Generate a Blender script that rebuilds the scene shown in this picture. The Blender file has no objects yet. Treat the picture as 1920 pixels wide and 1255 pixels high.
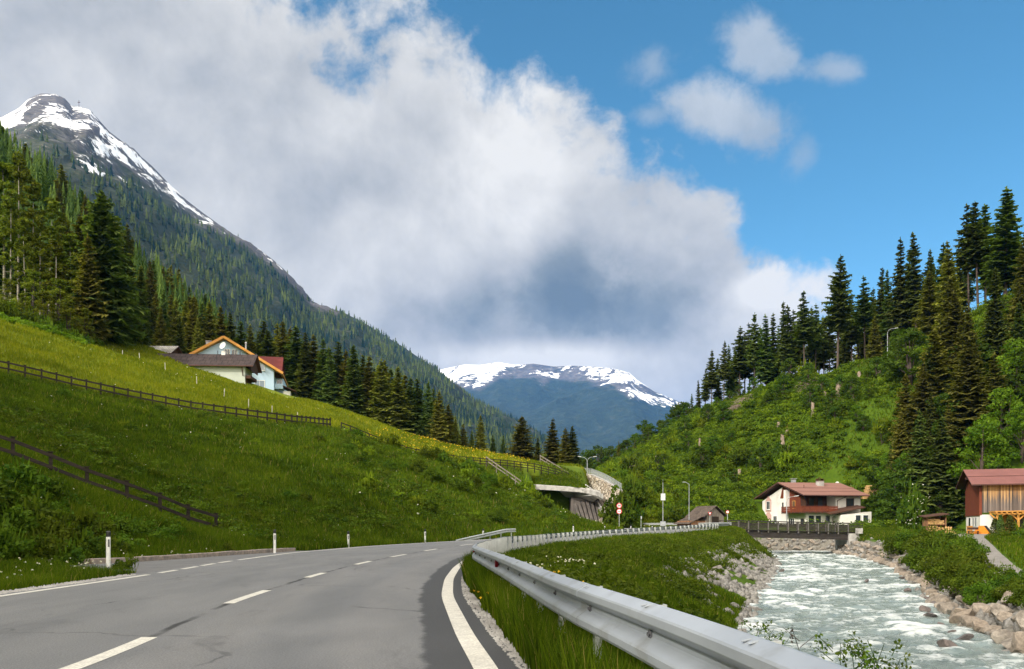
import bpy, bmesh, math, random
import numpy as np
from mathutils import Vector, Matrix, Euler
SC = bpy.context.scene
COL = SC.collection
rng = np.random.default_rng(7)
random.seed(7)
R = math.radians

# ---------------------------------------------------------------- camera
F, CX, HY, CH = 1500.0, 960.0, 990.0, 1.15     # focal length in photo pixels, centre column, horizon row, eye height
def P(px, py, d):
    return Vector(((px - CX) / F * d, d, CH + (HY - py) / F * d))
cam = bpy.data.cameras.new("camera")
cam_o = bpy.data.objects.new("camera", cam); COL.objects.link(cam_o)
cam.sensor_width = 36.0; cam.lens = F / 1920 * 36.0
cam.shift_y = (HY - 627.5) / 1920.0
cam.clip_start = 0.1; cam.clip_end = 30000
cam_o.location = (0, 0, CH); cam_o.rotation_euler = (R(90), 0, 0)
SC.camera = cam_o

# ---------------------------------------------------------------- light and exposure
SUN_EL, SUN_DIR = 35.0, (-0.74, -0.67)
SUN_STRENGTH = 3.6
SC.view_settings.view_transform = 'Standard'; SC.view_settings.look = 'None'
SC.view_settings.exposure = 0.15; SC.view_settings.gamma = 1.0
SC.view_settings.use_curve_mapping = False
_n = math.hypot(*SUN_DIR)
sun_vec = Vector((SUN_DIR[0] / _n * math.cos(R(SUN_EL)), SUN_DIR[1] / _n * math.cos(R(SUN_EL)), math.sin(R(SUN_EL))))
sl = bpy.data.lights.new("sun", 'SUN'); sl.energy = SUN_STRENGTH; sl.angle = R(0.6); sl.color = (1.0, 0.93, 0.82)
sun_o = bpy.data.objects.new("sun", sl); COL.objects.link(sun_o)
sun_o.rotation_euler = (-sun_vec).to_track_quat('-Z', 'Y').to_euler(); sun_o.location = (-50, -30, 60)

class NT:
    """small helper for node trees"""
    def __init__(s, nt): s.nt = nt; s.n = nt.nodes; s.l = nt.links
    def new(s, t, **kw):
        n = s.n.new(t)
        for k, v in kw.items():
            if k == 'inp':
                for kk, vv in v.items():
                    if hasattr(vv, 'is_output') or isinstance(vv, bpy.types.NodeSocket): s.l.new(vv, n.inputs[kk])
                    else: n.inputs[kk].default_value = vv
            else: setattr(n, k, v)
        return n
    def math(s, op, a, b=None, c=None, clamp=False):
        n = s.n.new('ShaderNodeMath'); n.operation = op; n.use_clamp = clamp
        for i, v in enumerate((a, b, c)):
            if v is None: continue
            if isinstance(v, bpy.types.NodeSocket): s.l.new(v, n.inputs[i])
            else: n.inputs[i].default_value = v
        return n.outputs[0]
    def mix(s, fac, a, b, blend='MIX'):
        n = s.n.new('ShaderNodeMix'); n.data_type = 'RGBA'; n.blend_type = blend
        for i, v in ((0, fac), (6, a), (7, b)):
            if isinstance(v, bpy.types.NodeSocket): s.l.new(v, n.inputs[i])
            elif i == 0: n.inputs[0].default_value = v
            else: n.inputs[i].default_value = (*v[:3], 1)
        return n.outputs[2]
    def noise(s, vec, scale, detail=3, rough=.55, dist=0.0):
        n = s.n.new('ShaderNodeTexNoise'); n.inputs['Scale'].default_value = scale
        n.inputs['Detail'].default_value = detail; n.inputs['Roughness'].default_value = rough
        n.inputs['Distortion'].default_value = dist
        if vec is not None: s.l.new(vec, n.inputs['Vector'])
        return n.outputs['Fac']
    def ramp(s, fac, stops, interp='LINEAR'):
        n = s.n.new('ShaderNodeValToRGB'); n.color_ramp.interpolation = interp
        el = n.color_ramp.elements
        while len(el) < len(stops): el.new(0.5)
        for e, (p, c) in zip(el, stops):
            e.position = p; e.color = (*c[:3], 1) if hasattr(c, '__len__') else (c, c, c, 1)
        s.l.new(fac, n.inputs[0]); return n.outputs[0]
    def sstep(s, x, a, b):
        n = s.n.new('ShaderNodeMapRange'); n.interpolation_type = 'SMOOTHSTEP'
        s.l.new(x, n.inputs['Value'])
        n.inputs['From Min'].default_value = a; n.inputs['From Max'].default_value = b
        return n.outputs['Result']

# ---------------------------------------------------------------- sky: Nishita + clouds that live in the sky's own directions
def build_world():
    w = bpy.data.worlds.new("World"); SC.world = w; w.use_nodes = True
    t = NT(w.node_tree); t.n.clear()
    tc = t.new('ShaderNodeTexCoord'); D = tc.outputs['Generated']
    sky = t.new('ShaderNodeTexSky', sky_type='NISHITA'); sky.sun_disc = False
    sky.sun_elevation = R(SUN_EL); sky.sun_rotation = math.atan2(SUN_DIR[0], SUN_DIR[1])
    sky.air_density = 1.0; sky.dust_density = 0.3; sky.ozone_density = 2.0; sky.altitude = 1300
    STR = 0.10
    skyc = t.new('ShaderNodeHueSaturation', inp={'Hue': 0.479, 'Saturation': 1.20, 'Value': 1.50, 'Color': sky.outputs[0]}).outputs[0]
    sep = t.new('ShaderNodeSeparateXYZ', inp={0: D})
    x, y, z = sep.outputs
    az = t.math('ARCTAN2', x, y)                     # 0 straight up the valley, + to the right
    el = t.math('ARCSINE', z)
    # height of the cloud bank's upper edge over each azimuth
    pts = [(300, -300), (470, -50), (540, 0), (620, 42), (720, 48), (800, 40), (860, 95), (960, 185), (1040, 235), (1100, 265), (1180, 320),
           (1260, 338), (1340, 380), (1400, 440), (1470, 500), (1540, 560), (1640, 640), (1900, 800)]
    tab = []
    for px, py in pts:
        u, v = (px - CX) / F, (HY - py) / F
        tab.append((math.atan(u), math.atan(v / math.sqrt(1 + u * u))))
    tab = [(-3.2, 0.50), (-2.4, 0.9), (-1.2, 1.3), (-0.7, 1.05)] + tab + [(0.9, 0.02), (1.6, 0.12), (2.3, 0.45), (3.2, 0.5)]
    cr = t.new('ShaderNodeFloatCurve')
    c = cr.mapping.curves[0]
    def nx(a): return (a + 3.3) / 6.6
    for i, (a, e) in enumerate(tab):
        if i < 2: c.points[i].location = (nx(a), e / 1.6)
        else: c.points.new(nx(a), e / 1.6)
    for p in c.points: p.handle_type = 'AUTO_CLAMPED'
    cr.mapping.update()
    t.l.new(t.math('DIVIDE', t.math('ADD', az, 3.3), 6.6), cr.inputs['Value'])
    top = t.math('MULTIPLY', cr.outputs[0], 1.6)
    # warp
    wn = t.new('ShaderNodeTexNoise'); wn.inputs['Scale'].default_value = 3.5; wn.inputs['Detail'].default_value = 4
    t.l.new(D, wn.inputs['Vector'])
    wv = t.new('ShaderNodeVectorMath', operation='SUBTRACT'); t.l.new(wn.outputs['Color'], wv.inputs[0]); wv.inputs[1].default_value = (.5, .5, .5)
    ws = t.new('ShaderNodeVectorMath', operation='SCALE'); t.l.new(wv.outputs[0], ws.inputs[0]); ws.inputs['Scale'].default_value = 0.085
    wa = t.new('ShaderNodeVectorMath', operation='ADD'); t.l.new(D, wa.inputs[0]); t.l.new(ws.outputs[0], wa.inputs[1])
    DW = wa.outputs[0]
    n1 = t.noise(DW, 5.0, 7, .56)
    n2 = t.noise(DW, 16.0, 6, .6)
    nn = t.math('ADD', t.math('MULTIPLY', t.math('SUBTRACT', n1, .5), .20), t.math('MULTIPLY', t.math('SUBTRACT', n2, .5), .20))
    d = t.math('ADD', t.math('SUBTRACT', top, el), nn)
    bank = t.sstep(d, -0.022, 0.040)
    nn2 = t.math('ADD', t.math('MULTIPLY', t.math('SUBTRACT', t.noise(DW, 11.0, 6, .62), .5), .36), nn)
    # small separate clouds, each a soft patch round its own direction
    def patch(px, py, rx, ry, amp, tilt=0.0):
        u, v = (px - CX) / F, (HY - py) / F
        a0, e0 = math.atan(u), math.atan(v / math.sqrt(1 + u * u))
        da = t.math('SUBTRACT', az, a0); de = t.math('SUBTRACT', el, e0)
        ct, st = math.cos(tilt), math.sin(tilt)
        a = t.math('ADD', t.math('MULTIPLY', da, ct / rx), t.math('MULTIPLY', de, st / rx))
        b = t.math('ADD', t.math('MULTIPLY', da, -st / ry), t.math('MULTIPLY', de, ct / ry))
        q = t.math('SQRT', t.math('ADD', t.math('MULTIPLY', a, a), t.math('MULTIPLY', b, b)))
        q = t.math('SUBTRACT', q, t.math('MULTIPLY', nn2, 8.5))
        return t.math('MULTIPLY', t.sstep(q, 1.30, 0.15), amp)
    sm = None
    for args in ((1225, 122, .036, .026, .34), (1425, 86, .048, .022, .56, -.55), (1555, 130, .042, .013, .46, -.12), (1330, 210, .080, .024, .70, -.36),
                 (1430, 245, .045, .026, .66, -.3), (1500, 288, .022, .022, .34), (1225, 215, .026, .014, .35),
                 (-700, 200, .3, .1, .8), (1460, 545, .066, .026, 1.0, .0)):
        m = patch(*args); sm = m if sm is None else t.math('MAXIMUM', sm, m)
    dens = t.math('MAXIMUM', bank, sm)
    # light and dark in the clouds: relief towards the sun, plus heavy grey bellies low down
    off = t.new('ShaderNodeVectorMath', operation='ADD'); t.l.new(DW, off.inputs[0]); off.inputs[1].default_value = (-0.035, -0.01, 0.05)
    n1b = t.noise(off.outputs[0], 5.0, 4, .5)
    n1a = t.noise(DW, 5.0, 4, .5)
    off2 = t.new('ShaderNodeVectorMath', operation='ADD'); t.l.new(DW, off2.inputs[0]); off2.inputs[1].default_value = (-0.014, -0.005, 0.022)
    rel = t.math('ADD', t.math('SUBTRACT', n1a, n1b), t.math('MULTIPLY', t.math('SUBTRACT', t.noise(DW, 13.0, 5, .6), t.noise(off2.outputs[0], 13.0, 5, .6)), .55))
    big = t.noise(D, 2.3, 3, .5)
    def blob(px, py, rx, ry, s):
        u, v = (px - CX) / F, (HY - py) / F
        a0, e0 = math.atan(u), math.atan(v / math.sqrt(1 + u * u))
        a = t.math('DIVIDE', t.math('SUBTRACT', az, a0), rx); b = t.math('DIVIDE', t.math('SUBTRACT', el, e0), ry)
        q = t.math('SQRT', t.math('ADD', t.math('MULTIPLY', a, a), t.math('MULTIPLY', b, b)))
        q = t.math('SUBTRACT', q, t.math('MULTIPLY', nn, 4.0))
        return t.math('MULTIPLY', t.sstep(q, 1.25, 0.2), s)
    br = t.math('ADD', t.math('MULTIPLY', rel, .80), t.math('ADD', 0.72, t.math('MULTIPLY', t.math('SUBTRACT', big, .5), 0.55)))
    for args in ((1060, 545, .075, .07, -.46), (1230, 570, .10, .06, -.30), (960, 590, .22, .05, -.22), (560, 330, .16, .16, -.10), (90, 60, .20, .10, -.16), (1000, 672, .16, .024, .34), (1480, 535, .07, .03, .50),
                 (820, 130, .10, .06, .12), (980, 330, .10, .10, .22), (60, 130, .07, .05, .12), (260, 240, .08, .06, .10)):
        br = t.math('ADD', br, blob(*args))
    cloud = t.ramp(br, [(0.0, (.28, .345, .385)), (0.28, (.43, .49, .515)), (0.52, (.73, .75, .755)), (0.78, (1.06, 1.05, 1.01)), (1.0, (1.36, 1.33, 1.26))])
    # gain added to unseen cloud overhead, behind and sunward, as fill for the foreground
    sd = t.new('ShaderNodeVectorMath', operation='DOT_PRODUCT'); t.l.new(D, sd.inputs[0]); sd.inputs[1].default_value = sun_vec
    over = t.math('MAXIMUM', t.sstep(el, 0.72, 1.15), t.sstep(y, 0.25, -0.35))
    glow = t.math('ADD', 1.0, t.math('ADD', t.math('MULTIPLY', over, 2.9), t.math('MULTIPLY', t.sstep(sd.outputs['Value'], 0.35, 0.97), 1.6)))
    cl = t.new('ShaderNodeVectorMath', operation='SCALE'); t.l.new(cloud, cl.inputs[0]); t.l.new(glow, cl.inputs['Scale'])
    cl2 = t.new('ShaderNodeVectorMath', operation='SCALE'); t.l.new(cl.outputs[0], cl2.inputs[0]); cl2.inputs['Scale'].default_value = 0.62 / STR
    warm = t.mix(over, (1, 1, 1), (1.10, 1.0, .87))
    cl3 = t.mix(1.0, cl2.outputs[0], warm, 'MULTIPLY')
    dens = t.math('MAXIMUM', dens, t.math('MULTIPLY', t.math('MAXIMUM', t.sstep(el, .85, 1.1), t.sstep(y, .05, -.3)), .85))  # extra cloud cover added out of view for more neutral fill
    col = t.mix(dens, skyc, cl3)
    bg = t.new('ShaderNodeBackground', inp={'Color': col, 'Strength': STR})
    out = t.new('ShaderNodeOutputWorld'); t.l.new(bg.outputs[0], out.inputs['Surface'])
    w.cycles.sampling_method = 'MANUAL'; w.cycles.sample_map_resolution = 512
build_world()
SC.cycles.use_denoising = True
SC.cycles.max_bounces = 6; SC.cycles.diffuse_bounces = 3; SC.cycles.glossy_bounces = 2; SC.cycles.transmission_bounces = 3
SC.cycles.transparent_max_bounces = 8; SC.cycles.volume_bounces = 1
SC.cycles.caustics_reflective = False; SC.cycles.caustics_refractive = False

# ---------------------------------------------------------------- mesh helpers
def tag(o, label=None, cat=None, group=None, kind=None):
    if label: o['label'] = label
    if cat: o['category'] = cat
    if group: o['group'] = group
    if kind: o['kind'] = kind
    return o
def link(o, parent=None):
    COL.objects.link(o)
    if parent is not None: o.parent = parent
    return o
def empty(name, loc=(0, 0, 0), rz=0.0):
    o = bpy.data.objects.new(name, None); COL.objects.link(o)
    o.location = loc; o.rotation_euler = (0, 0, rz); o.empty_display_size = .2
    return o
def mesh_np(name, V, faces_flat, sizes, mats=(), smooth=False, fattr=None, vattr=None, matidx=None):
    me = bpy.data.meshes.new(name)
    V = np.ascontiguousarray(V, dtype=np.float32); L = np.ascontiguousarray(faces_flat, dtype=np.int32).ravel(); S = np.ascontiguousarray(sizes, dtype=np.int32)
    me.vertices.add(len(V)); me.vertices.foreach_set('co', V.ravel())
    me.loops.add(len(L)); me.loops.foreach_set('vertex_index', L)
    me.polygons.add(len(S)); st = np.zeros(len(S), np.int32); st[1:] = np.cumsum(S)[:-1]
    me.polygons.foreach_set('loop_start', st)
    if smooth: me.polygons.foreach_set('use_smooth', np.ones(len(S), dtype=bool))
    for m in (mats if isinstance(mats, (list, tuple)) else [mats]): me.materials.append(m)
    if matidx is not None: me.polygons.foreach_set('material_index', np.ascontiguousarray(matidx, dtype=np.int32))
    me.update(calc_edges=True); me.validate()
    for nm, arr in (fattr or {}).items():
        a = me.attributes.new(nm, 'FLOAT', 'FACE'); a.data.foreach_set('value', np.ascontiguousarray(arr, np.float32))
    for nm, arr in (vattr or {}).items():
        a = me.attributes.new(nm, 'FLOAT', 'POINT'); a.data.foreach_set('value', np.ascontiguousarray(arr, np.float32))
    return me
def grid_mesh(name, V, nx, ny, mats, smooth=True, vattr=None):
    """V in row-major order [ny][nx]"""
    j, i = np.meshgrid(np.arange(ny - 1), np.arange(nx - 1), indexing='ij')
    a = (j * nx + i).ravel()
    Q = np.stack([a, a + 1, a + nx + 1, a + nx], 1)
    return mesh_np(name, V, Q, np.full(len(Q), 4), mats, smooth, vattr=vattr)

class MB:
    """collects simple solids into one mesh"""
    def __init__(s): s.v = []; s.f = []; s.m = []
    def add(s, verts, faces, mi=0):
        b = len(s.v); s.v += [tuple(v) for v in verts]
        for f in faces: s.f.append([b + i for i in f]); s.m.append(mi)
        return s
    def box(s, c, size, mi=0, M=None):
        x, y, z = size[0] / 2, size[1] / 2, size[2] / 2
        vs = [Vector((sx * x, sy * y, sz * z)) for sx in (-1, 1) for sy in (-1, 1) for sz in (-1, 1)]
        if M is not None: vs = [M @ v for v in vs]
        vs = [v + Vector(c) for v in vs]
        return s.add(vs, [(0, 1, 3, 2), (4, 6, 7, 5), (0, 4, 5, 1), (2, 3, 7, 6), (0, 2, 6, 4), (1, 5, 7, 3)], mi)
    def bx(s, a, b, mi=0):
        a, b = Vector(a), Vector(b)
        return s.box((a + b) / 2, (abs(b.x - a.x), abs(b.y - a.y), abs(b.z - a.z)), mi)
    def bar(s, p, q, w, h, mi=0, up=(0, 0, 1)):
        p, q = Vector(p), Vector(q); d = q - p; L = d.length
        d.normalize(); sd = d.cross(Vector(up)); sd.normalize(); u = sd.cross(d)
        M = Matrix((sd, d, u)).transposed()
        return s.box((p + q) / 2, (w, L, h), mi, M)
    def tube(s, pts, r, n=8, mi=0, cap=True):
        pts = [Vector(p) for p in pts]; rs = r if hasattr(r, '__len__') else [r] * len(pts)
        rings = []
        for i, p in enumerate(pts):
            d = (pts[min(i + 1, len(pts) - 1)] - pts[max(i - 1, 0)]).normalized()
            ref = Vector((0, 0, 1)) if abs(d.z) < .9 else Vector((1, 0, 0))
            a = d.cross(ref).normalized(); b = d.cross(a)
            rings.append([p + (a * math.cos(2 * math.pi * k / n) + b * math.sin(2 * math.pi * k / n)) * rs[i] for k in range(n)])
        vs = [v for rg in rings for v in rg]; fs = []
        for i in range(len(pts) - 1):
            for k in range(n):
                k2 = (k + 1) % n
                fs.append((i * n + k, (i + 1) * n + k, (i + 1) * n + k2, i * n + k2))
        if cap: fs += [tuple(range(n)), tuple(range((len(pts) - 1) * n + n - 1, (len(pts) - 1) * n - 1, -1))]
        return s.add(vs, fs, mi)
    def prism(s, poly, off, mi=0):
        """polygon (3-D points) extruded by a vector"""
        poly = [Vector(p) for p in poly]; off = Vector(off); n = len(poly)
        vs = poly + [p + off for p in poly]
        fs = [tuple(range(n)), tuple(range(2 * n - 1, n - 1, -1))] + [(i, i + n, (i + 1) % n + n, (i + 1) % n) for i in range(n)]
        return s.add(vs, fs, mi)
    def mesh(s, name, mats, smooth=False):
        me = bpy.data.meshes.new(name); me.from_pydata(s.v, [], s.f)
        for m in (mats if isinstance(mats, (list, tuple)) else [mats]): me.materials.append(m)
        me.polygons.foreach_set('material_index', s.m)
        bm = bmesh.new(); bm.from_mesh(me); bmesh.ops.recalc_face_normals(bm, faces=bm.faces); bm.to_mesh(me); bm.free()
        if smooth: me.polygons.foreach_set('use_smooth', [True] * len(me.polygons))
        me.update(); return me
    def obj(s, name, mats, parent=None, smooth=False):
        return link(bpy.data.objects.new(name, s.mesh(name, mats, smooth)), parent)

# ---------------------------------------------------------------- noise on arrays
def _h(ix, iy, seed):
    n = (ix.astype(np.int64) * 374761393 + iy.astype(np.int64) * 668265263 + seed * 974711) & 0x7fffffff
    n = ((n ^ (n >> 13)) * 1274126177) & 0x7fffffff
    return ((n ^ (n >> 16)) & 0xffff) / 65535.0
def vnoise(x, y, seed=0):
    ix, iy = np.floor(x), np.floor(y); fx, fy = x - ix, y - iy
    fx = fx * fx * (3 - 2 * fx); fy = fy * fy * (3 - 2 * fy)
    a, b, c, d = _h(ix, iy, seed), _h(ix + 1, iy, seed), _h(ix, iy + 1, seed), _h(ix + 1, iy + 1, seed)
    return (a * (1 - fx) + b * fx) * (1 - fy) + (c * (1 - fx) + d * fx) * fy
def fbm(x, y, oct=4, seed=0, gain=.5):
    s, a, t = 0.0, 1.0, 0.0
    for o in range(oct):
        s = s + a * vnoise(x * 2 ** o + 17.3 * o, y * 2 ** o - 9.1 * o, seed + o); t += a; a *= gain
    return s / t - .5
def sstep(x, a, b):
    u = np.clip((x - a) / (b - a), 0, 1); return u * u * (3 - 2 * u)
# ---------------------------------------------------------------- materials
def _base(name):
    m = bpy.data.materials.new(name); m.use_nodes = True
    t = NT(m.node_tree); t.n.clear()
    out = t.new('ShaderNodeOutputMaterial')
    return m, t, out
def simple(name, c1, c2=None, scale=3.0, rough=.7, bump=0.0, bscale=None, metal=0.0, coord='Object', stretch=None, fine=None, spec=.3, noise2=None):
    """noise-mottled surface: two colours, optional bump, optional stretched grain"""
    m, t, out = _base(name)
    tc = t.new('ShaderNodeTexCoord')
    vec = tc.outputs['Object'] if coord == 'Object' else t.new('ShaderNodeNewGeometry').outputs['Position']
    if stretch:
        mp = t.new('ShaderNodeMapping', inp={'Scale': stretch}); t.l.new(vec, mp.inputs['Vector']); v2 = mp.outputs[0]
    else: v2 = vec
    c2 = c2 or tuple(c * .75 for c in c1)
    f = t.noise(v2, scale, 5, .6)
    col = t.ramp(f, [(.32, c2), (.68, c1)])
    if fine:
        g = t.noise(v2, scale * fine, 2, .5)
        col = t.mix(1.0, col, t.ramp(g, [(.3, (.72,) * 3), (.7, (1.2,) * 3)]), 'MULTIPLY')
    if noise2:   # large stains
        g = t.noise(vec, noise2[0], 4, .6); col = t.mix(t.sstep(g, .52, .7), col, noise2[1])
    b = t.new('ShaderNodeBsdfPrincipled', inp={'Base Color': col, 'Roughness': rough, 'Metallic': metal, 'Specular IOR Level': spec})
    if bump:
        bn = t.new('ShaderNodeBump', inp={'Strength': bump, 'Distance': .02, 'Height': t.noise(v2, bscale or scale * 4, 4, .6)})
        t.l.new(bn.outputs[0], b.inputs['Normal'])
    t.l.new(b.outputs[0], out.inputs['Surface']); return m
def leafy(name, dark, light, obj_var=.35, trans=.32, clump=.6, tscale=.25):
    """leaf surface: per-face 'tint', per-tree variation, slow change through the crown; part of the light passes through"""
    m, t, out = _base(name)
    tint = t.new('ShaderNodeAttribute', attribute_name='tint').outputs['Fac']
    oi = t.new('ShaderNodeObjectInfo')
    tc = t.new('ShaderNodeTexCoord')
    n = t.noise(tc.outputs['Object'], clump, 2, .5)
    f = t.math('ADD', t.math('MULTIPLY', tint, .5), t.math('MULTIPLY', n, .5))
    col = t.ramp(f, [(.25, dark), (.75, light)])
    hs = t.new('ShaderNodeHueSaturation', inp={'Color': col})
    t.l.new(t.math('ADD', .5 - obj_var * .04, t.math('MULTIPLY', oi.outputs['Random'], obj_var * .08)), hs.inputs['Hue'])
    t.l.new(t.math('ADD', 1 - obj_var * .5, t.math('MULTIPLY', oi.outputs['Random'], obj_var)), hs.inputs['Value'])
    d = t.new('ShaderNodeBsdfPrincipled', inp={'Base Color': hs.outputs[0], 'Roughness': .7, 'Specular IOR Level': .07})
    tr = t.new('ShaderNodeBsdfTranslucent')
    trc = t.new('ShaderNodeMix', data_type='RGBA', blend_type='MULTIPLY'); trc.inputs[0].default_value = 1
    t.l.new(hs.outputs[0], trc.inputs[6]); trc.inputs[7].default_value = (1.35, 1.5, .6, 1)
    t.l.new(trc.outputs[2], tr.inputs['Color'])
    mx = t.new('ShaderNodeMixShader', inp={0: trans}); t.l.new(d.outputs[0], mx.inputs[1]); t.l.new(tr.outputs[0], mx.inputs[2])
    t.l.new(mx.outputs[0], out.inputs['Surface']); return m
M = {}
# vegetation (real-world base colours)
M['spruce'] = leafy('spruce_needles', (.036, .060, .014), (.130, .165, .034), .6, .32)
M['spruce_olive'] = leafy('spruce_needles_olive', (.066, .078, .014), (.245, .235, .040), .5, .36)
M['conifer_brown'] = leafy('spruce_needles_brownish', (.052, .054, .012), (.165, .155, .032), .4, .32)
M['larch'] = leafy('larch_needles', (.056, .084, .008), (.185, .205, .020), .4, .35)
M['broadleaf'] = leafy('broad_leaves', (.022, .050, .006), (.095, .150, .016), .35, .38)
M['broadleaf_bright'] = leafy('bright_broad_leaves', (.045, .095, .006), (.145, .225, .015), .25, .42)
M['shrub'] = leafy('shrub_leaves', (.028, .058, .005), (.112, .162, .012), .5, .35)
M['shrub_bright'] = leafy('bright_shrub_leaves', (.058, .098, .006), (.180, .232, .012), .4, .38)
M['forest'] = leafy('far_forest_needles', (.008, .024, .016), (.100, .130, .030), .0, .2, .004)
M['flower_white'] = simple('white_blossom', (.75, .74, .60), (.6, .6, .42), 4, .8)
M['flower_yellow'] = simple('yellow_blossom', (.80, .52, .02), (.7, .38, .01), 4, .8)
M['flower_pink'] = simple('pink_blossom', (.5, .12, .3), (.4, .1, .25), 4, .8)
M['bark'] = simple('spruce_bark', (.115, .088, .070), (.05, .038, .031), 2.2, .9, .6, stretch=(3, 3, .5))
M['bark_pale'] = simple('pale_bark', (.42, .39, .33), (.16, .14, .11), 1.6, .9, .4, stretch=(1, 1, 2.5))
M['bark_dark'] = simple('dark_bark', (.06, .045, .035), (.03, .024, .02), 2.2, .9, .6, stretch=(3, 3, .5))
M['stump'] = simple('cut_stump_wood', (.33, .26, .20), (.15, .115, .09), 3, .9, .4, stretch=(3, 3, .6))
M['deadwood'] = simple('dead_branch_wood', (.30, .24, .19), (.16, .12, .10), 3, .9)

def mat_grass_blade():
    m, t, out = _base('grass_blades')
    tint = t.new('ShaderNodeAttribute', attribute_name='tint').outputs['Fac']
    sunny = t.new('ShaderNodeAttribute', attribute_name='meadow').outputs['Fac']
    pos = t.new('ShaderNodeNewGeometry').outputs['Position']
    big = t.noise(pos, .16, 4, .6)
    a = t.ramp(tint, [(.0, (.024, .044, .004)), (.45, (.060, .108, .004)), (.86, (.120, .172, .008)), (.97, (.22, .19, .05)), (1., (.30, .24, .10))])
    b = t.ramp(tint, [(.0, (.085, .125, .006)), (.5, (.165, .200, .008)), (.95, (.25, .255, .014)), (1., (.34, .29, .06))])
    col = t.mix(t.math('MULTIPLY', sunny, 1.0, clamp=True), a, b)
    col = t.mix(1.0, col, t.ramp(big, [(.3, (.70, .72, .6)), (.7, (1.30, 1.18, 1.2))]), 'MULTIPLY')
    d = t.new('ShaderNodeBsdfPrincipled', inp={'Base Color': col, 'Roughness': .7, 'Specular IOR Level': .06})
    tr = t.new('ShaderNodeBsdfTranslucent', inp={'Color': t.mix(1.0, col, (1.3, 1.4, .6), 'MULTIPLY')})
    mx = t.new('ShaderNodeMixShader', inp={0: .38}); t.l.new(d.outputs[0], mx.inputs[1]); t.l.new(tr.outputs[0], mx.inputs[2])
    t.l.new(mx.outputs[0], out.inputs['Surface']); return m
M['blade'] = mat_grass_blade()

def mat_ground():
    m, t, out = _base('meadow_ground')
    pos = t.new('ShaderNodeNewGeometry').outputs['Position']
    rock = t.new('ShaderNodeAttribute', attribute_name='rock').outputs['Fac']
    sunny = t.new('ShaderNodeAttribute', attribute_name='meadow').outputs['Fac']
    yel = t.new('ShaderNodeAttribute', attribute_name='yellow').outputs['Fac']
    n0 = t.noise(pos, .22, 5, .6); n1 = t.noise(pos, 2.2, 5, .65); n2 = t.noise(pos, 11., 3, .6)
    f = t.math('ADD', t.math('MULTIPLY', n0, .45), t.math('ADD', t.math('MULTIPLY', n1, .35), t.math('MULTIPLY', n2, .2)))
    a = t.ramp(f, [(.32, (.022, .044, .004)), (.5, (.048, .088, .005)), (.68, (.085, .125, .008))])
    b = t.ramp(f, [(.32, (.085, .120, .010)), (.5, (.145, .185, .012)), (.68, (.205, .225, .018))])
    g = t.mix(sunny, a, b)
    g = t.mix(t.math('MULTIPLY', yel, t.sstep(n1, .40, .56)), g, (.27, .27, .014))
    r = t.ramp(n1, [(.3, (.07, .062, .050)), (.55, (.16, .15, .13)), (.75, (.26, .245, .22))])
    rk = t.sstep(t.math('ADD', rock, t.math('MULTIPLY', t.math('SUBTRACT', n1, .5), .9)), .35, .65)
    col = t.mix(rk, g, r)
    b_ = t.new('ShaderNodeBsdfPrincipled', inp={'Base Color': col, 'Roughness': .9, 'Specular IOR Level': .1})
    bn = t.new('ShaderNodeBump', inp={'Strength': .9, 'Distance': .18, 'Height': f}); t.l.new(bn.outputs[0], b_.inputs['Normal'])
    t.l.new(b_.outputs[0], out.inputs['Surface']); return m
M['ground'] = mat_ground()

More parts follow.
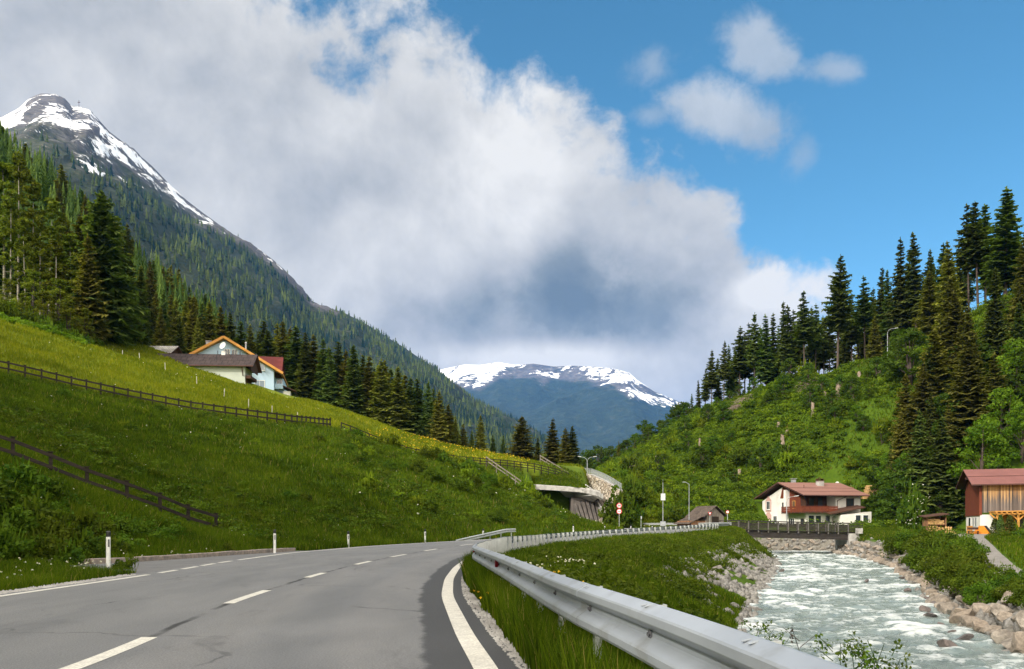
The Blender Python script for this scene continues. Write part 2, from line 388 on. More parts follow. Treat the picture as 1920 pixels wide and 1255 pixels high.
def mat_asphalt():
    m, t, out = _base('worn_asphalt')
    uv = t.new('ShaderNodeUVMap').outputs[0]       # u: metres from the right edge line, v: metres along the road
    pos = t.new('ShaderNodeNewGeometry').outputs['Position']
    sep = t.new('ShaderNodeSeparateXYZ', inp={0: uv}); u, v, _ = sep.outputs
    mp = t.new('ShaderNodeMapping', inp={'Scale': (1.1, .22, 1)}); t.l.new(uv, mp.inputs['Vector'])
    big = t.noise(mp.outputs[0], .8, 5, .6, .4)
    fine = t.noise(pos, 55., 2, .6); mid = t.noise(pos, 3.0, 5, .65); grit = t.noise(pos, 170., 1, .5)
    base = t.ramp(big, [(.3, (.125, .129, .135)), (.7, (.180, .181, .183))])
    wheel = t.math('ADD', t.sstep(t.math('ABSOLUTE', t.math('SUBTRACT', u, 1.05)), .55, .1), t.sstep(t.math('ABSOLUTE', t.math('SUBTRACT', u, 2.65)), .55, .1))
    base = t.mix(t.math('MULTIPLY', wheel, t.math('MULTIPLY', mid, .35)), base, (.225, .216, .206))
    base = t.mix(1., base, t.ramp(fine, [(.25, (.62,) * 3), (.75, (1.34,) * 3)]), 'MULTIPLY')
    base = t.mix(1., base, t.ramp(grit, [(.3, (.70,) * 3), (.7, (1.32,) * 3)]), 'MULTIPLY')
    wv = t.new('ShaderNodeTexNoise', inp={'Scale': 1.3, 'Detail': 5.}); t.l.new(pos, wv.inputs['Vector'])
    cv = t.new('ShaderNodeVectorMath', operation='MULTIPLY_ADD'); t.l.new(wv.outputs['Color'], cv.inputs[0]); cv.inputs[1].default_value = (.9, .9, 0); t.l.new(pos, cv.inputs[2])
    ck = t.new('ShaderNodeTexVoronoi', feature='DISTANCE_TO_EDGE', inp={'Scale': .28}); t.l.new(cv.outputs[0], ck.inputs['Vector'])
    crack = t.math('MULTIPLY', t.sstep(ck.outputs['Distance'], .009, .003), t.sstep(t.noise(pos, .35, 3, .6), .50, .60))
    base = t.mix(t.math('MULTIPLY', crack, .75), base, (.06, .06, .062))
    # dark scuffs stretched along the road
    mp2 = t.new('ShaderNodeMapping', inp={'Scale': (1.25, .50, 1)}); t.l.new(uv, mp2.inputs['Vector'])
    sc = t.noise(mp2.outputs[0], .75, 6, .72, .6)
    base = t.mix(t.math('MULTIPLY', t.sstep(sc, .54, .78), .60), base, (.060, .060, .064))
    # newer, darker strip along the edge line with a ragged inner rim
    wob = t.math('MULTIPLY', t.math('SUBTRACT', t.noise(uv, 1.1, 6, .70), .5), .42)
    strip = t.sstep(t.math('ADD', u, wob), .52, .42)
    base = t.mix(t.math('MULTIPLY', strip, .93), base, t.mix(fine, (.034, .035, .038), (.062, .064, .068)))
    # tar seam along the middle joint
    sw = t.math('MULTIPLY', t.math('SUBTRACT', t.noise(uv, .9, 4, .6), .5), .16)
    um = t.new('ShaderNodeAttribute', attribute_name='fromcentre').outputs['Fac']
    seam = t.sstep(t.math('ABSOLUTE', t.math('ADD', um, sw)), .07, .02)
    base = t.mix(t.math('MULTIPLY', seam, t.sstep(t.noise(uv, .6, 3, .6), .36, .56)), base, (.035, .035, .037))
    b = t.new('ShaderNodeBsdfPrincipled', inp={'Base Color': base, 'Roughness': .78, 'Specular IOR Level': .35})
    bn = t.new('ShaderNodeBump', inp={'Strength': .5, 'Distance': .008, 'Height': t.math('ADD', fine, grit)}); t.l.new(bn.outputs[0], b.inputs['Normal'])
    t.l.new(b.outputs[0], out.inputs['Surface']); return m
M['asphalt'] = mat_asphalt()
M['asphalt_plain'] = simple('plain_asphalt', (.17, .17, .172), (.12, .12, .122), 1.5, .85, .4, 60, coord='w', fine=40)
M['marking'] = simple('road_paint', (.66, .64, .57), (.52, .50, .45), 5, .7, .2, 80, coord='w', fine=9, noise2=(6., (.5, .48, .44)))
M['gravel'] = simple('roadside_gravel', (.36, .35, .33), (.14, .135, .125), 26, .95, 1.0, 30, coord='w')
M['pebble'] = simple('gravel_stone', (.42, .41, .39), (.22, .21, .20), 1.5, .9, .3)
M['granite'] = simple('kerb_granite', (.36, .29, .24), (.17, .15, .14), 6, .9, .9, 10, coord='w')
M['concrete'] = simple('weathered_concrete', (.46, .45, .43), (.30, .29, .275), 1.4, .9, .3, 20, coord='w', noise2=(.8, (.22, .21, .20)))
M['concrete_dark'] = simple('shaded_concrete', (.16, .14, .13), (.075, .068, .062), 1.0, .9, .3, 10, coord='w', stretch=(3, 3, .35))  # dark tone holds the shade inside the gallery mouth
def mat_rock(name, a, b, c, scale=1.3):
    m, t, out = _base(name)
    oi = t.new('ShaderNodeObjectInfo'); tc = t.new('ShaderNodeTexCoord')
    n = t.noise(tc.outputs['Object'], scale, 5, .65); n2 = t.noise(tc.outputs['Object'], scale * 7, 3, .6)
    col = t.ramp(n, [(.3, a), (.6, b)])
    col = t.mix(t.ramp(oi.outputs['Random'], [(.0, 0.), (1., .75)]), col, c)
    col = t.mix(1., col, t.ramp(n2, [(.3, (.7,) * 3), (.7, (1.2,) * 3)]), 'MULTIPLY')
    bs = t.new('ShaderNodeBsdfPrincipled', inp={'Base Color': col, 'Roughness': .88, 'Specular IOR Level': .25})
    bn = t.new('ShaderNodeBump', inp={'Strength': .8, 'Distance': .08, 'Height': n2}); t.l.new(bn.outputs[0], bs.inputs['Normal'])
    t.l.new(bs.outputs[0], out.inputs['Surface']); return m
M['rock'] = mat_rock('river_bank_stone', (.11, .096, .082), (.31, .275, .235), (.25, .20, .155))
M['rock_grey'] = mat_rock('grey_bank_stone', (.09, .087, .080), (.25, .24, .225), (.19, .17, .15))
M['rock_wet'] = mat_rock('wet_river_stone', (.07, .055, .05), (.16, .125, .11), (.13, .12, .12))
def mat_stonewall():
    m, t, out = _base('boulder_masonry')
    pos = t.new('ShaderNodeNewGeometry').outputs['Position']
    v = t.new('ShaderNodeTexVoronoi', inp={'Scale': 1.25}); t.l.new(pos, v.inputs['Vector'])
    e = t.new('ShaderNodeTexVoronoi', feature='DISTANCE_TO_EDGE', inp={'Scale': 1.25}); t.l.new(pos, e.inputs['Vector'])
    sp = t.new('ShaderNodeSeparateColor', inp={0: v.outputs['Color']})
    col = t.ramp(sp.outputs[0], [(0, (.34, .27, .19)), (.4, (.55, .47, .36)), (.7, (.62, .56, .46)), (1, (.42, .35, .27))])
    col = t.mix(t.sstep(e.outputs['Distance'], .09, .02), col, (.16, .13, .095))
    n = t.noise(pos, 5, 4, .6); col = t.mix(1., col, t.ramp(n, [(.3, (.75,) * 3), (.7, (1.15,) * 3)]), 'MULTIPLY')
    b = t.new('ShaderNodeBsdfPrincipled', inp={'Base Color': col, 'Roughness': .9})
    bn = t.new('ShaderNodeBump', inp={'Strength': 1., 'Distance': .3, 'Height': t.sstep(e.outputs['Distance'], .0, .22)}); t.l.new(bn.outputs[0], b.inputs['Normal'])
    t.l.new(b.outputs[0], out.inputs['Surface']); return m
M['stonewall'] = mat_stonewall()
M['zinc'] = simple('galvanised_steel', (.37, .405, .45), (.31, .34, .38), 1.7, .40, 0, 12, metal=.35, coord='w', spec=.5, noise2=(2.6, (.26, .275, .285)))
M['zinc_light'] = simple('pale_galvanised_steel', (.48, .50, .50), (.34, .36, .36), 3, .5, .05, metal=.25, coord='w', spec=.5)
M['steel_grey'] = simple('grey_painted_steel', (.40, .43, .45), (.30, .32, .34), 3, .5, metal=.3)
M['white_plastic'] = simple('white_plastic', (.80, .80, .78), (.66, .66, .63), 4, .5, spec=.4)
M['black_plastic'] = simple('black_plastic', (.020, .020, .022), (.012, .012, .013), 4, .45, spec=.4)
M['reflector_grey'] = simple('grey_reflector', (.12, .12, .13), (.07, .07, .08), 30, .25, spec=.6)
M['reflector_red'] = simple('red_reflector', (.30, .012, .018), (.18, .008, .012), 30, .3, spec=.6)
M['red_paint'] = simple('red_sign_paint', (.55, .02, .03), (.42, .015, .025), 5, .45)
M['wood_dark'] = simple('dark_fence_wood', (.040, .029, .021), (.016, .012, .010), 1.2, .85, .5, 6, coord='w', stretch=(.6, .6, 5), fine=6)
M['wood_grey'] = simple('grey_weathered_wood', (.27, .235, .20), (.13, .11, .095), 1.2, .9, .5, 6, stretch=(5, 5, .6), fine=6)
M['wood_stake'] = simple('pale_stake_wood', (.60, .56, .48), (.44, .40, .34), 2, .85)
M['bridge_wood'] = simple('dark_bridge_timber', (.042, .035, .030), (.020, .017, .016), 1.4, .8, .4, 6, stretch=(.5, 3, 3), fine=5)
M['bridge_post'] = simple('grey_bridge_post', (.13, .12, .11), (.08, .074, .068), 2, .8)
M['plaster'] = simple('white_plaster', (.80, .78, .74), (.72, .70, .66), .8, .9, .15, 30, noise2=(.5, (.66, .64, .60)))
M['plaster_blue'] = simple('pale_blue_plaster', (.46, .60, .74), (.41, .55, .69), .6, .9, .15, 30)
M['plaster_green'] = simple('grey_green_plaster', (.50, .54, .48), (.41, .45, .40), .6, .9, .15, 30)
M['wood_red'] = simple('red_brown_cladding', (.20, .050, .022), (.13, .032, .016), 1.4, .75, .3, 8, stretch=(6, 6, .5), fine=4)
M['wood_brown'] = simple('dark_brown_boards', (.085, .038, .022), (.045, .022, .014), 1.4, .8, .3, 8, stretch=(6, 6, .5), fine=4)
M['wood_orange'] = simple('fresh_orange_timber', (.62, .30, .065), (.46, .21, .045), 1.2, .7, .2, 8, stretch=(.7, 4, 4))
M['wood_hut'] = simple('old_hut_boards', (.30, .15, .075), (.14, .075, .045), 1.2, .85, .4, 6, stretch=(6, 6, .5), fine=4)
M['mural'] = simple('pink_wall_painting', (.62, .40, .36), (.50, .30, .27), 9, .9)
M['roof_red'] = simple('red_brown_sheet_roof', (.235, .118, .094), (.185, .092, .074), .7, .55, .1, 6, stretch=(.3, 1, 1), spec=.4)
M['roof_barn'] = simple('red_sheet_roof', (.195, .078, .068), (.155, .062, .055), .7, .5, .1, 6, spec=.4)
M['roof_dark_red'] = simple('dark_red_tile_roof', (.135, .016, .013), (.09, .011, .010), 8, .7, .3, 20)
M['roof_edge'] = simple('roof_edge_boards', (.10, .045, .035), (.07, .03, .025), 2, .7)
M['dish'] = simple('dish_enamel', (.60, .62, .62), (.5, .52, .52), 4, .5)
M['sign_ink'] = simple('black_sign_ink', (.03, .03, .035), (.02, .02, .025), 5, .5)
M['orange_paint'] = simple('orange_machine_paint', (.75, .25, .02), (.6, .19, .015), 3, .5)
M['log_end'] = simple('split_firewood', (.62, .40, .18), (.40, .23, .09), 2, .85)
M['path'] = simple('gravel_path', (.23, .215, .20), (.15, .14, .13), 2, .95, .5, 20, coord='w', fine=12)
def mat_glass(name, c=(.035, .045, .055)):
    m, t, out = _base(name)
    b = t.new('ShaderNodeBsdfPrincipled', inp={'Base Color': (*c, 1), 'Roughness': .06, 'Specular IOR Level': .7})
    t.l.new(b.outputs[0], out.inputs['Surface']); return m
M['glass'] = mat_glass('dark_window_glass'); M['glass_pale'] = mat_glass('curtained_window_glass', (.25, .30, .36))
def mat_planks():
    """vertical weathered boards: honey-coloured above, silvered and blackened towards their wetted lower ends"""
    m, t, out = _base('weathered_planks')
    tc = t.new('ShaderNodeTexCoord'); sep = t.new('ShaderNodeSeparateXYZ', inp={0: tc.outputs['Object']}); x, y, z = sep.outputs
    bw = .17
    bi = t.math('FLOOR', t.math('DIVIDE', x, bw))
    wn = t.new('ShaderNodeTexWhiteNoise', noise_dimensions='1D'); t.l.new(bi, wn.inputs['W']); rb = wn.outputs['Value']
    mp = t.new('ShaderNodeMapping', inp={'Scale': (9, 9, .5)}); t.l.new(tc.outputs['Object'], mp.inputs['Vector'])
    g = t.noise(mp.outputs[0], 1.2, 4, .65)
    top = t.ramp(t.math('ADD', t.math('MULTIPLY', rb, .6), t.math('MULTIPLY', g, .4)), [(.2, (.16, .085, .04)), (.5, (.34, .19, .08)), (.8, (.50, .32, .15))])
    low = t.ramp(t.math('ADD', t.math('MULTIPLY', rb, .5), t.math('MULTIPLY', g, .5)), [(.25, (.055, .046, .042)), (.6, (.14, .12, .11)), (.85, (.25, .215, .19))])
    hz = t.math('ADD', z, t.math('ADD', t.math('MULTIPLY', t.math('SUBTRACT', rb, .5), 1.2), t.math('MULTIPLY', t.math('SUBTRACT', g, .5), 2.2)))
    col = t.mix(t.sstep(hz, 3.9, 5.4), low, top)
    fr = t.math('FRACT', t.math('DIVIDE', x, bw)); gap = t.sstep(t.math('ABSOLUTE', t.math('SUBTRACT', fr, .5)), .43, .49)
    col = t.mix(gap, col, (.02, .015, .012))
    b = t.new('ShaderNodeBsdfPrincipled', inp={'Base Color': col, 'Roughness': .85})
    t.l.new(b.outputs[0], out.inputs['Surface']); return m
M['planks'] = mat_planks()
def mat_sheets(name, a, b, sx, sz, line):
    """roofing laid in courses: offset rectangles with dark joints (object x along the eave, z/y up the slope)"""
    m, t, out = _base(name)
    tc = t.new('ShaderNodeTexCoord')
    br = t.new('ShaderNodeTexBrick'); uvn = t.new('ShaderNodeUVMap')
    t.l.new(uvn.outputs[0], br.inputs['Vector'])
    br.inputs['Color1'].default_value = (*a, 1); br.inputs['Color2'].default_value = (*b, 1); br.inputs['Mortar'].default_value = (*line, 1)
    br.inputs['Scale'].default_value = 1; br.inputs['Mortar Size'].default_value = .035; br.inputs['Brick Width'].default_value = sx; br.inputs['Row Height'].default_value = sz
    n = t.noise(tc.outputs['Object'], 1.3, 5, .6)
    col = t.mix(1., br.outputs['Color'], t.ramp(n, [(.3, (.72,) * 3), (.7, (1.25,) * 3)]), 'MULTIPLY')
    bs = t.new('ShaderNodeBsdfPrincipled', inp={'Base Color': col, 'Roughness': .85, 'Specular IOR Level': .15}); t.l.new(bs.outputs[0], out.inputs['Surface']); return m
M['roof_brown'] = mat_sheets('brown_sheet_roof', (.058, .044, .043), (.044, .034, .034), .9, 1.3, (.015, .012, .012))
M['roof_shingle'] = mat_sheets('grey_shingle_roof', (.30, .285, .26), (.21, .20, .185), .45, .35, (.09, .085, .08))
M['roof_hut'] = mat_sheets('brown_shingle_roof', (.135, .105, .085), (.085, .066, .055), .3, .28, (.035, .028, .024))

def mat_water():
    m, t, out = _base('white_water')
    foam = t.new('ShaderNodeAttribute', attribute_name='foam').outputs['Fac']
    pos = t.new('ShaderNodeNewGeometry').outputs['Position']
    n1 = t.noise(pos, 1.4, 6, .68, .5); n2 = t.noise(pos, 6., 5, .7, .4)
    f = t.math('ADD', foam, t.math('ADD', t.math('MULTIPLY', t.math('SUBTRACT', n1, .5), 1.25), t.math('MULTIPLY', t.math('SUBTRACT', n2, .5), .9)))
    fo = t.sstep(f, .38, .84)
    wat = t.ramp(n1, [(.3, (.15, .19, .183)), (.7, (.245, .29, .275))])
    col = t.mix(fo, wat, (.56, .59, .585))
    b = t.new('ShaderNodeBsdfPrincipled', inp={'Base Color': col, 'Specular IOR Level': .45})
    t.l.new(t.math('ADD', .14, t.math('MULTIPLY', fo, .6)), b.inputs['Roughness'])
    bn = t.new('ShaderNodeBump', inp={'Strength': .8, 'Distance': .12, 'Height': t.math('ADD', n1, t.math('MULTIPLY', n2, .5))}); t.l.new(bn.outputs[0], b.inputs['Normal'])
    t.l.new(b.outputs[0], out.inputs['Surface']); return m
M['water'] = mat_water()
def mat_mountain(name, far=False):
    """rock, forest floor and snow lying in patches above the tree line"""
    m, t, out = _base(name)
    pos = t.new('ShaderNodeNewGeometry').outputs['Position']
    snow = t.new('ShaderNodeAttribute', attribute_name='snow').outputs['Fac']
    sc = .0016 if far else .006
    mp = t.new('ShaderNodeMapping', inp={'Scale': (1, 1, 1)}); t.l.new(pos, mp.inputs['Vector'])
    n1 = t.noise(pos, sc * 2, 7, .68); n2 = t.noise(pos, sc * 9, 5, .7)
    rock = t.ramp(n2, [(.3, (.030, .030, .033)), (.55, (.10, .095, .095)), (.75, (.19, .175, .165))])
    wood = t.ramp(n2, [(.3, (.008, .016, .010)), (.55, (.018, .032, .016)), (.75, (.045, .052, .030))] if far else [(.3, (.010, .018, .008)), (.55, (.022, .034, .010)), (.72, (.075, .068, .042))])
    hi = t.new('ShaderNodeAttribute', attribute_name='bare').outputs['Fac']
    col = t.mix(t.sstep(t.math('ADD', hi, t.math('MULTIPLY', t.math('SUBTRACT', n1, .5), .8)), .35, .65), wood, rock)
    s = t.math('ADD', snow, t.math('ADD', t.math('MULTIPLY', t.math('SUBTRACT', n1, .5), 1.15), t.math('MULTIPLY', t.math('SUBTRACT', n2, .5), 1.0)))
    col = t.mix(t.sstep(s, .50, .60), col, (.86, .88, .91))
    b = t.new('ShaderNodeBsdfPrincipled', inp={'Base Color': col, 'Roughness': .85, 'Specular IOR Level': .2})
    bn = t.new('ShaderNodeBump', inp={'Strength': .9, 'Distance': 60. if far else 18., 'Height': t.math('ADD', n1, t.math('MULTIPLY', n2, .5))}); t.l.new(bn.outputs[0], b.inputs['Normal'])
    t.l.new(b.outputs[0], out.inputs['Surface']); return m
M['mountain'] = mat_mountain('mountain_side'); M['mountain_far'] = mat_mountain('far_mountain_side', True)
# ---------------------------------------------------------------- the valley: plan lines as functions of the distance y up the valley
def curve(ys, vs, sm=2.0):
    yy = np.arange(-80, 480, .5); v = np.interp(yy, ys, vs)
    k = int(sm * 4) | 1; w = np.hanning(k + 2)[1:-1]; w /= w.sum()
    v = np.convolve(np.pad(v, k // 2, mode='edge'), w, 'valid')
    return lambda y: np.interp(y, yy, v)
XL = curve([-60, 6, 13.5, 19.8, 26.5, 36, 47, 55, 62, 75, 82, 95, 105, 120, 138, 160, 400], [-7.6, -8.4, -8.6, -8.9, -9.6, -9.9, -8.2, -5.9, -2.9, 3.8, 8.2, 14.5, 14.6, 10.5, 6.5, 2, -40], 3)
XR = curve([-60, 0, 6.5, 8.2, 13.5, 18, 23, 30, 35, 47, 55, 62, 72, 79, 90, 100, 105, 115, 125, 138, 160, 400], [1.5, .55, -.2, -.46, -1.1, -1.42, -1.6, -1.65, -1.3, .9, 3.2, 5.6, 11.2, 15.5, 21.6, 25.6, 24.5, 20.8, 17.3, 14.0, 10, -30], 1.6)
XC = curve([-60, 6.5, 8.4, 12.15, 14.7, 18.5, 20.3, 25, 27.4, 31.4, 34.5, 39.2, 43, 49, 52, 62, 75, 95, 138, 160], [-3.2, -3.55, -3.8, -4.34, -4.5, -4.75, -4.8, -4.9, -4.85, -4.75, -4.55, -4.3, -3.95, -3.2, -2.6, 1.2, 7.6, 19.6, 10.3, 6], 2)
XA = curve([-60, 0, 2.3, 3.4, 4.65, 6.1, 10.7, 17.6, 20.5, 24, 35, 47, 55, 62, 72, 79, 90, 100, 105], [2.3, 1.04, .95, .84, .68, .46, -.02, -.80, -.9, -.83, -.37, 1.88, 4.2, 6.6, 12.2, 16.6, 22.7, 27.2, 27.5], 1.4)
ZL = curve([-60, 20, 36, 47, 55, 62, 75, 85, 95, 140, 400], [0, 0, .03, .08, .12, .2, .38, .75, 1.0, 1.2, 1.2], 4)
ZR = curve([-60, 45, 62, 72, 80, 90, 100, 140, 400], [0, 0, .18, .42, .62, .85, 1.0, 1.2, 1.2], 4)

# left hillside: thin-plate surface through seen points and made-up unseen ones
LP = [(0, 1045, 22), (0, 870, 31), (24, 876, 33), (95, 901, 34), (163, 928, 35), (238, 953, 36.5), (300, 979, 38), (353, 998, 39.5), (405, 1008, 41),
      (200, 1030, 28), (130, 1040, 26), (0, 775, 49), (150, 850, 48), (300, 850, 58), (450, 900, 58), (450, 810, 75), (550, 900, 61), (650, 900, 66), (750, 920, 72),
      (850, 900, 88), (950, 935, 90), (950, 905, 108), (1020, 955, 100), (1080, 977, 108),
      (0, 702, 75), (100, 724, 76), (200, 745, 78), (300, 765, 80), (400, 782, 83), (544, 798, 89), (619, 803, 99), (650, 812, 104), (700, 832, 110), (770, 852, 118), (860, 868, 128), (950, 877, 136), (1000, 898, 138), (1060, 890, 145),
      (0, 602, 105), (100, 625, 108), (150, 655, 112), (210, 647, 127), (300, 690, 108), (222, 651, 128), (260, 663, 129), (300, 670, 129), (353, 690, 127), (400, 702, 128), (440, 717, 128), (512, 736, 132), (548, 744, 138), (470, 740, 115),
      (650, 772, 140), (750, 810, 142), (850, 840, 148), (950, 857, 152), (1050, 873, 156), (990, 912, 134.5),
      (545, 762, 175), (650, 785, 190), (750, 826, 190), (850, 847, 200), (950, 862, 200), (1050, 882, 200), (440, 735, 170), (300, 680, 165), (200, 640, 160),
      (0, 560, 132), (100, 575, 135), (0, 345, 300), (200, 500, 300), (420, 690, 300), (560, 760, 300), (100, 430, 230), (300, 620, 230), (800, 835, 300), (1050, 890, 300)]
LPT = [tuple(P(*p)) for p in LP]
LPT += [(x, y, z) for x, y, z in ((-300, 0, 150), (-300, 300, 215), (-300, 150, 200), (-200, 400, 118), (-262, 400, 165), (-110, 400, 62), (-60, 400, 36), (20, 400, 12), (-420, 480, 280), (-250, 480, 150), (-100, 480, 55), (-420, -60, 190),
        (-13, 0, .6), (-20, 0, 4), (-32, 0, 12), (-60, 0, 30), (-95, 10, 58), (-13, -40, .6), (-20, -40, 4), (-32, -40, 20), (-60, -40, 50), (-95, -40, 80), (-160, -40, 95), (-160, 20, 92),  # unseen rise behind left, heights made up to shade the road
        (-12.5, 18, .35), (-10.6, 15, .08), (-13, 14, .45), (-22, 18, 5), (-35, 25, 11), (-13.6, 25, .38), (-14.5, 30, .55), (-60, 45, 24), (-95, 60, 44), (-90, 90, 42))]
for yy in (40, 50, 60, 70, 80, 90, 100, 110, 120, 130): LPT.append((float(XL(yy)) - 1.8, yy, float(ZL(yy)) + .12))
LPT = np.array(LPT)
def _tps_k(r2): return np.where(r2 > 1e-9, r2 * np.log(np.maximum(r2, 1e-9)) * .5, 0)
def tps_fit(pts, lam):
    n = len(pts); xy = pts[:, :2] / 100.0
    K = _tps_k(((xy[:, None] - xy[None]) ** 2).sum(-1)) + lam * np.eye(n)
    Pm = np.hstack([np.ones((n, 1)), xy])
    A = np.zeros((n + 3, n + 3)); A[:n, :n] = K; A[:n, n:] = Pm; A[n:, :n] = Pm.T
    w = np.linalg.solve(A, np.concatenate([pts[:, 2], np.zeros(3)]))
    def ev(x, y):
        q = np.stack([x, y], -1) / 100.0; out = np.empty(len(q))
        for s in range(0, len(q), 20000):
            k = _tps_k(((q[s:s + 20000, None] - xy[None]) ** 2).sum(-1))
            out[s:s + 20000] = k @ w[:n] + w[n] + q[s:s + 20000] @ w[n + 1:]
        return out
    return ev
left_z = tps_fit(LPT, 2e-5)

# right side: cross-sections (x, z) from the road's right shoulder over the river to the hill top
HI = [(260, 90)]
ST = {
 -60: [(2, 0), (3, -.1), (5, -.9), (7, -3), (11, -3.9), (15, -3), (18, -1.6), (28, -1.2), (60, 1), (90, 22), (125, 45)],
 0:   [(1.0, -.05), (1.7, -.15), (3, -.9), (5.0, -3), (9.5, -3.9), (13.5, -3), (16, -1.6), (28, -1.2), (60, 1), (90, 22), (125, 45)],
 20:  [(-.95, -.02), (-.3, -.12), (2.7, -.5), (5.8, -3.0), (10, -3.8), (14.6, -3.0), (17, -1.55), (26, -1.1), (62, 1), (90, 22), (122, 45)],
 35:  [(-.9, 0), (.3, -.1), (5.2, -.65), (10.2, -2.95), (14.5, -3.7), (19.3, -2.95), (21.8, -1.4), (28, -.95), (62, .8), (88, 22), (120, 45)],
 53:  [(3.0, .08), (4.3, 0), (10.5, -.5), (16.7, -2.8), (21.5, -3.5), (27, -2.8), (29.5, -1.2), (34, -.55), (63, .5), (86, 22), (115, 45)],
 76:  [(13.8, .48), (15.4, .4), (20.5, -.1), (25.2, -2.55), (30, -3.2), (35.7, -2.55), (38.5, -.8), (42, 0), (64, .4), (84, 21), (112, 45)],
 90:  [(22.0, .85), (23.5, .78), (26.2, .35), (29.7, -2.4), (34, -3), (39.5, -2.4), (42.5, -.5), (47, .2), (66, .45), (84, 20), (108, 44)],
 100: [(26.2, 1), (28, .95), (29, .55), (31, -2.35), (36, -3), (41.5, -2.35), (44.5, -.3), (48, .35), (68, .5), (86, 20), (106, 44)],
 105: [(25.2, 1), (27, 1.0), (28.6, .9), (31, -2.3), (36, -3), (42, -2.3), (44.5, 0), (48, .5), (68, .6), (85, 20), (105, 44)],
 112: [(22.5, 1.1), (26, 1.1), (29, .8), (31, -2.3), (38, -2.9), (46, -2.3), (48, 0), (50, .7), (66, .8), (84, 20), (104, 44)],
 116: [(21.2, 1.15), (25, 1.1), (29, .8), (31, -2.25), (36, -2.8), (42.5, -2.25), (45.5, .1), (49, .85), (65, 1), (82, 20), (103, 44)],
 119.5: [(20, 1.2), (24, 1.1), (28, .9), (29.5, -2), (32, -2.5), (36.2, -2.2), (39.5, 0.1), (43, .9), (64, 1.1), (81, 20), (102, 44)],
 123: [(18.8, 1.2), (22, 1.2), (25, 1.1), (26, .8), (27, .6), (28, .6), (31, .8), (38, 1), (63, 1.2), (80, 20), (101, 44)],
 130: [(16.4, 1.2), (18.2, 5.5), (20, 5.5), (22, 4.8), (24, 3.6), (26, 2.4), (30, 1.4), (40, 1.05), (58, 1.4), (78, 21), (99, 44)],
 140: [(14.9, 1.2), (17.0, 9.3), (19, 9.3), (21, 8.7), (24, 7.6), (28, 6), (34, 3.4), (44, 2), (55, 3), (75, 22), (97, 44)],
 150: [(14.9, 1.2), (16.6, 10.8), (19, 11), (22, 11), (25, 10.6), (29, 10), (34, 9.6), (40, 9.4), (50, 11), (66, 25), (93, 44.5)],
 158: [(14.8, 11), (16.0, 11.3), (18.4, 11.6), (22, 12), (26, 12.4), (31, 12.8), (36, 13.5), (43, 14.6), (53, 19), (67, 29), (89, 43)],
 165: [(14.2, 11.6), (15.5, 11.8), (18, 12), (22, 13), (27, 14), (32, 15), (38, 16.5), (45, 19.5), (55, 25), (68, 33), (84, 41)],
 177: [(13, 12), (15, 12), (18, 12.3), (21, 13), (25, 14), (30, 16), (35, 18.5), (40, 20), (50, 26), (60, 32), (74, 37.5)],
 190: [(12, 12), (15, 12.2), (18, 13), (21, 14), (24, 15.5), (28, 17), (32, 19), (36, 21), (45, 26.5), (53, 31), (62, 34.5)],
 205: [(11, 12), (14, 12.4), (17, 13), (20, 14), (23, 16), (27, 18), (30, 19.5), (34, 22), (41, 26.5), (47, 30), (54, 33)],
 220: [(11, 12), (14, 12.4), (17, 13), (19, 14), (22, 15.5), (25, 17), (28, 18.5), (31, 20.5), (37, 24.5), (43, 28.5), (49, 31)],
 260: [(11, 12), (14, 12.4), (16, 13), (18, 13.5), (20, 14.5), (22, 15.5), (25, 17), (28, 18.5), (33, 21.5), (38, 24), (43, 26)],
 320: [(11, 10), (14, 11), (16, 11.5), (18, 12), (20, 12.6), (22, 13.2), (25, 14.5), (28, 16), (33, 19), (38, 21), (43, 23)],
 480: [(11, 8), (14, 9), (16, 9.5), (18, 10), (20, 10.6), (22, 11.2), (25, 12.5), (28, 14), (33, 17), (38, 19), (43, 20)],
}
_ys = np.array(sorted(ST)); _kx = np.array([[p[0] for p in ST[y]] + [260] for y in _ys], float); _kz = np.array([[p[1] for p in ST[y]] + [88 if y < 200 else 60] for y in _ys], float)
def knots(y): return np.stack([np.interp(y, _ys, _kx[:, k]) for k in range(_kx.shape[1])], -1), np.stack([np.interp(y, _ys, _kz[:, k]) for k in range(_kz.shape[1])], -1)
def right_z(x, y):
    kx, kz = knots(y); n = kx.shape[1]
    z = kz[:, 0].copy()
    for k in range(n - 1):
        a, b = kx[:, k], kx[:, k + 1]
        t = np.clip((x - a) / np.maximum(b - a, 1e-3), 0, 1)
        if k >= 7: t = t * .7 + .3 * t * t * (3 - 2 * t)
        m = x >= a
        z = np.where(m, kz[:, k] + (kz[:, k + 1] - kz[:, k]) * t, z)
    return z
WATER_Z = curve([-60, 0, 20, 35, 53, 76, 90, 105, 118, 130], [-3.0, -2.98, -2.9, -2.85, -2.7, -2.45, -2.3, -2.2, -2.15, -2.1], 3)
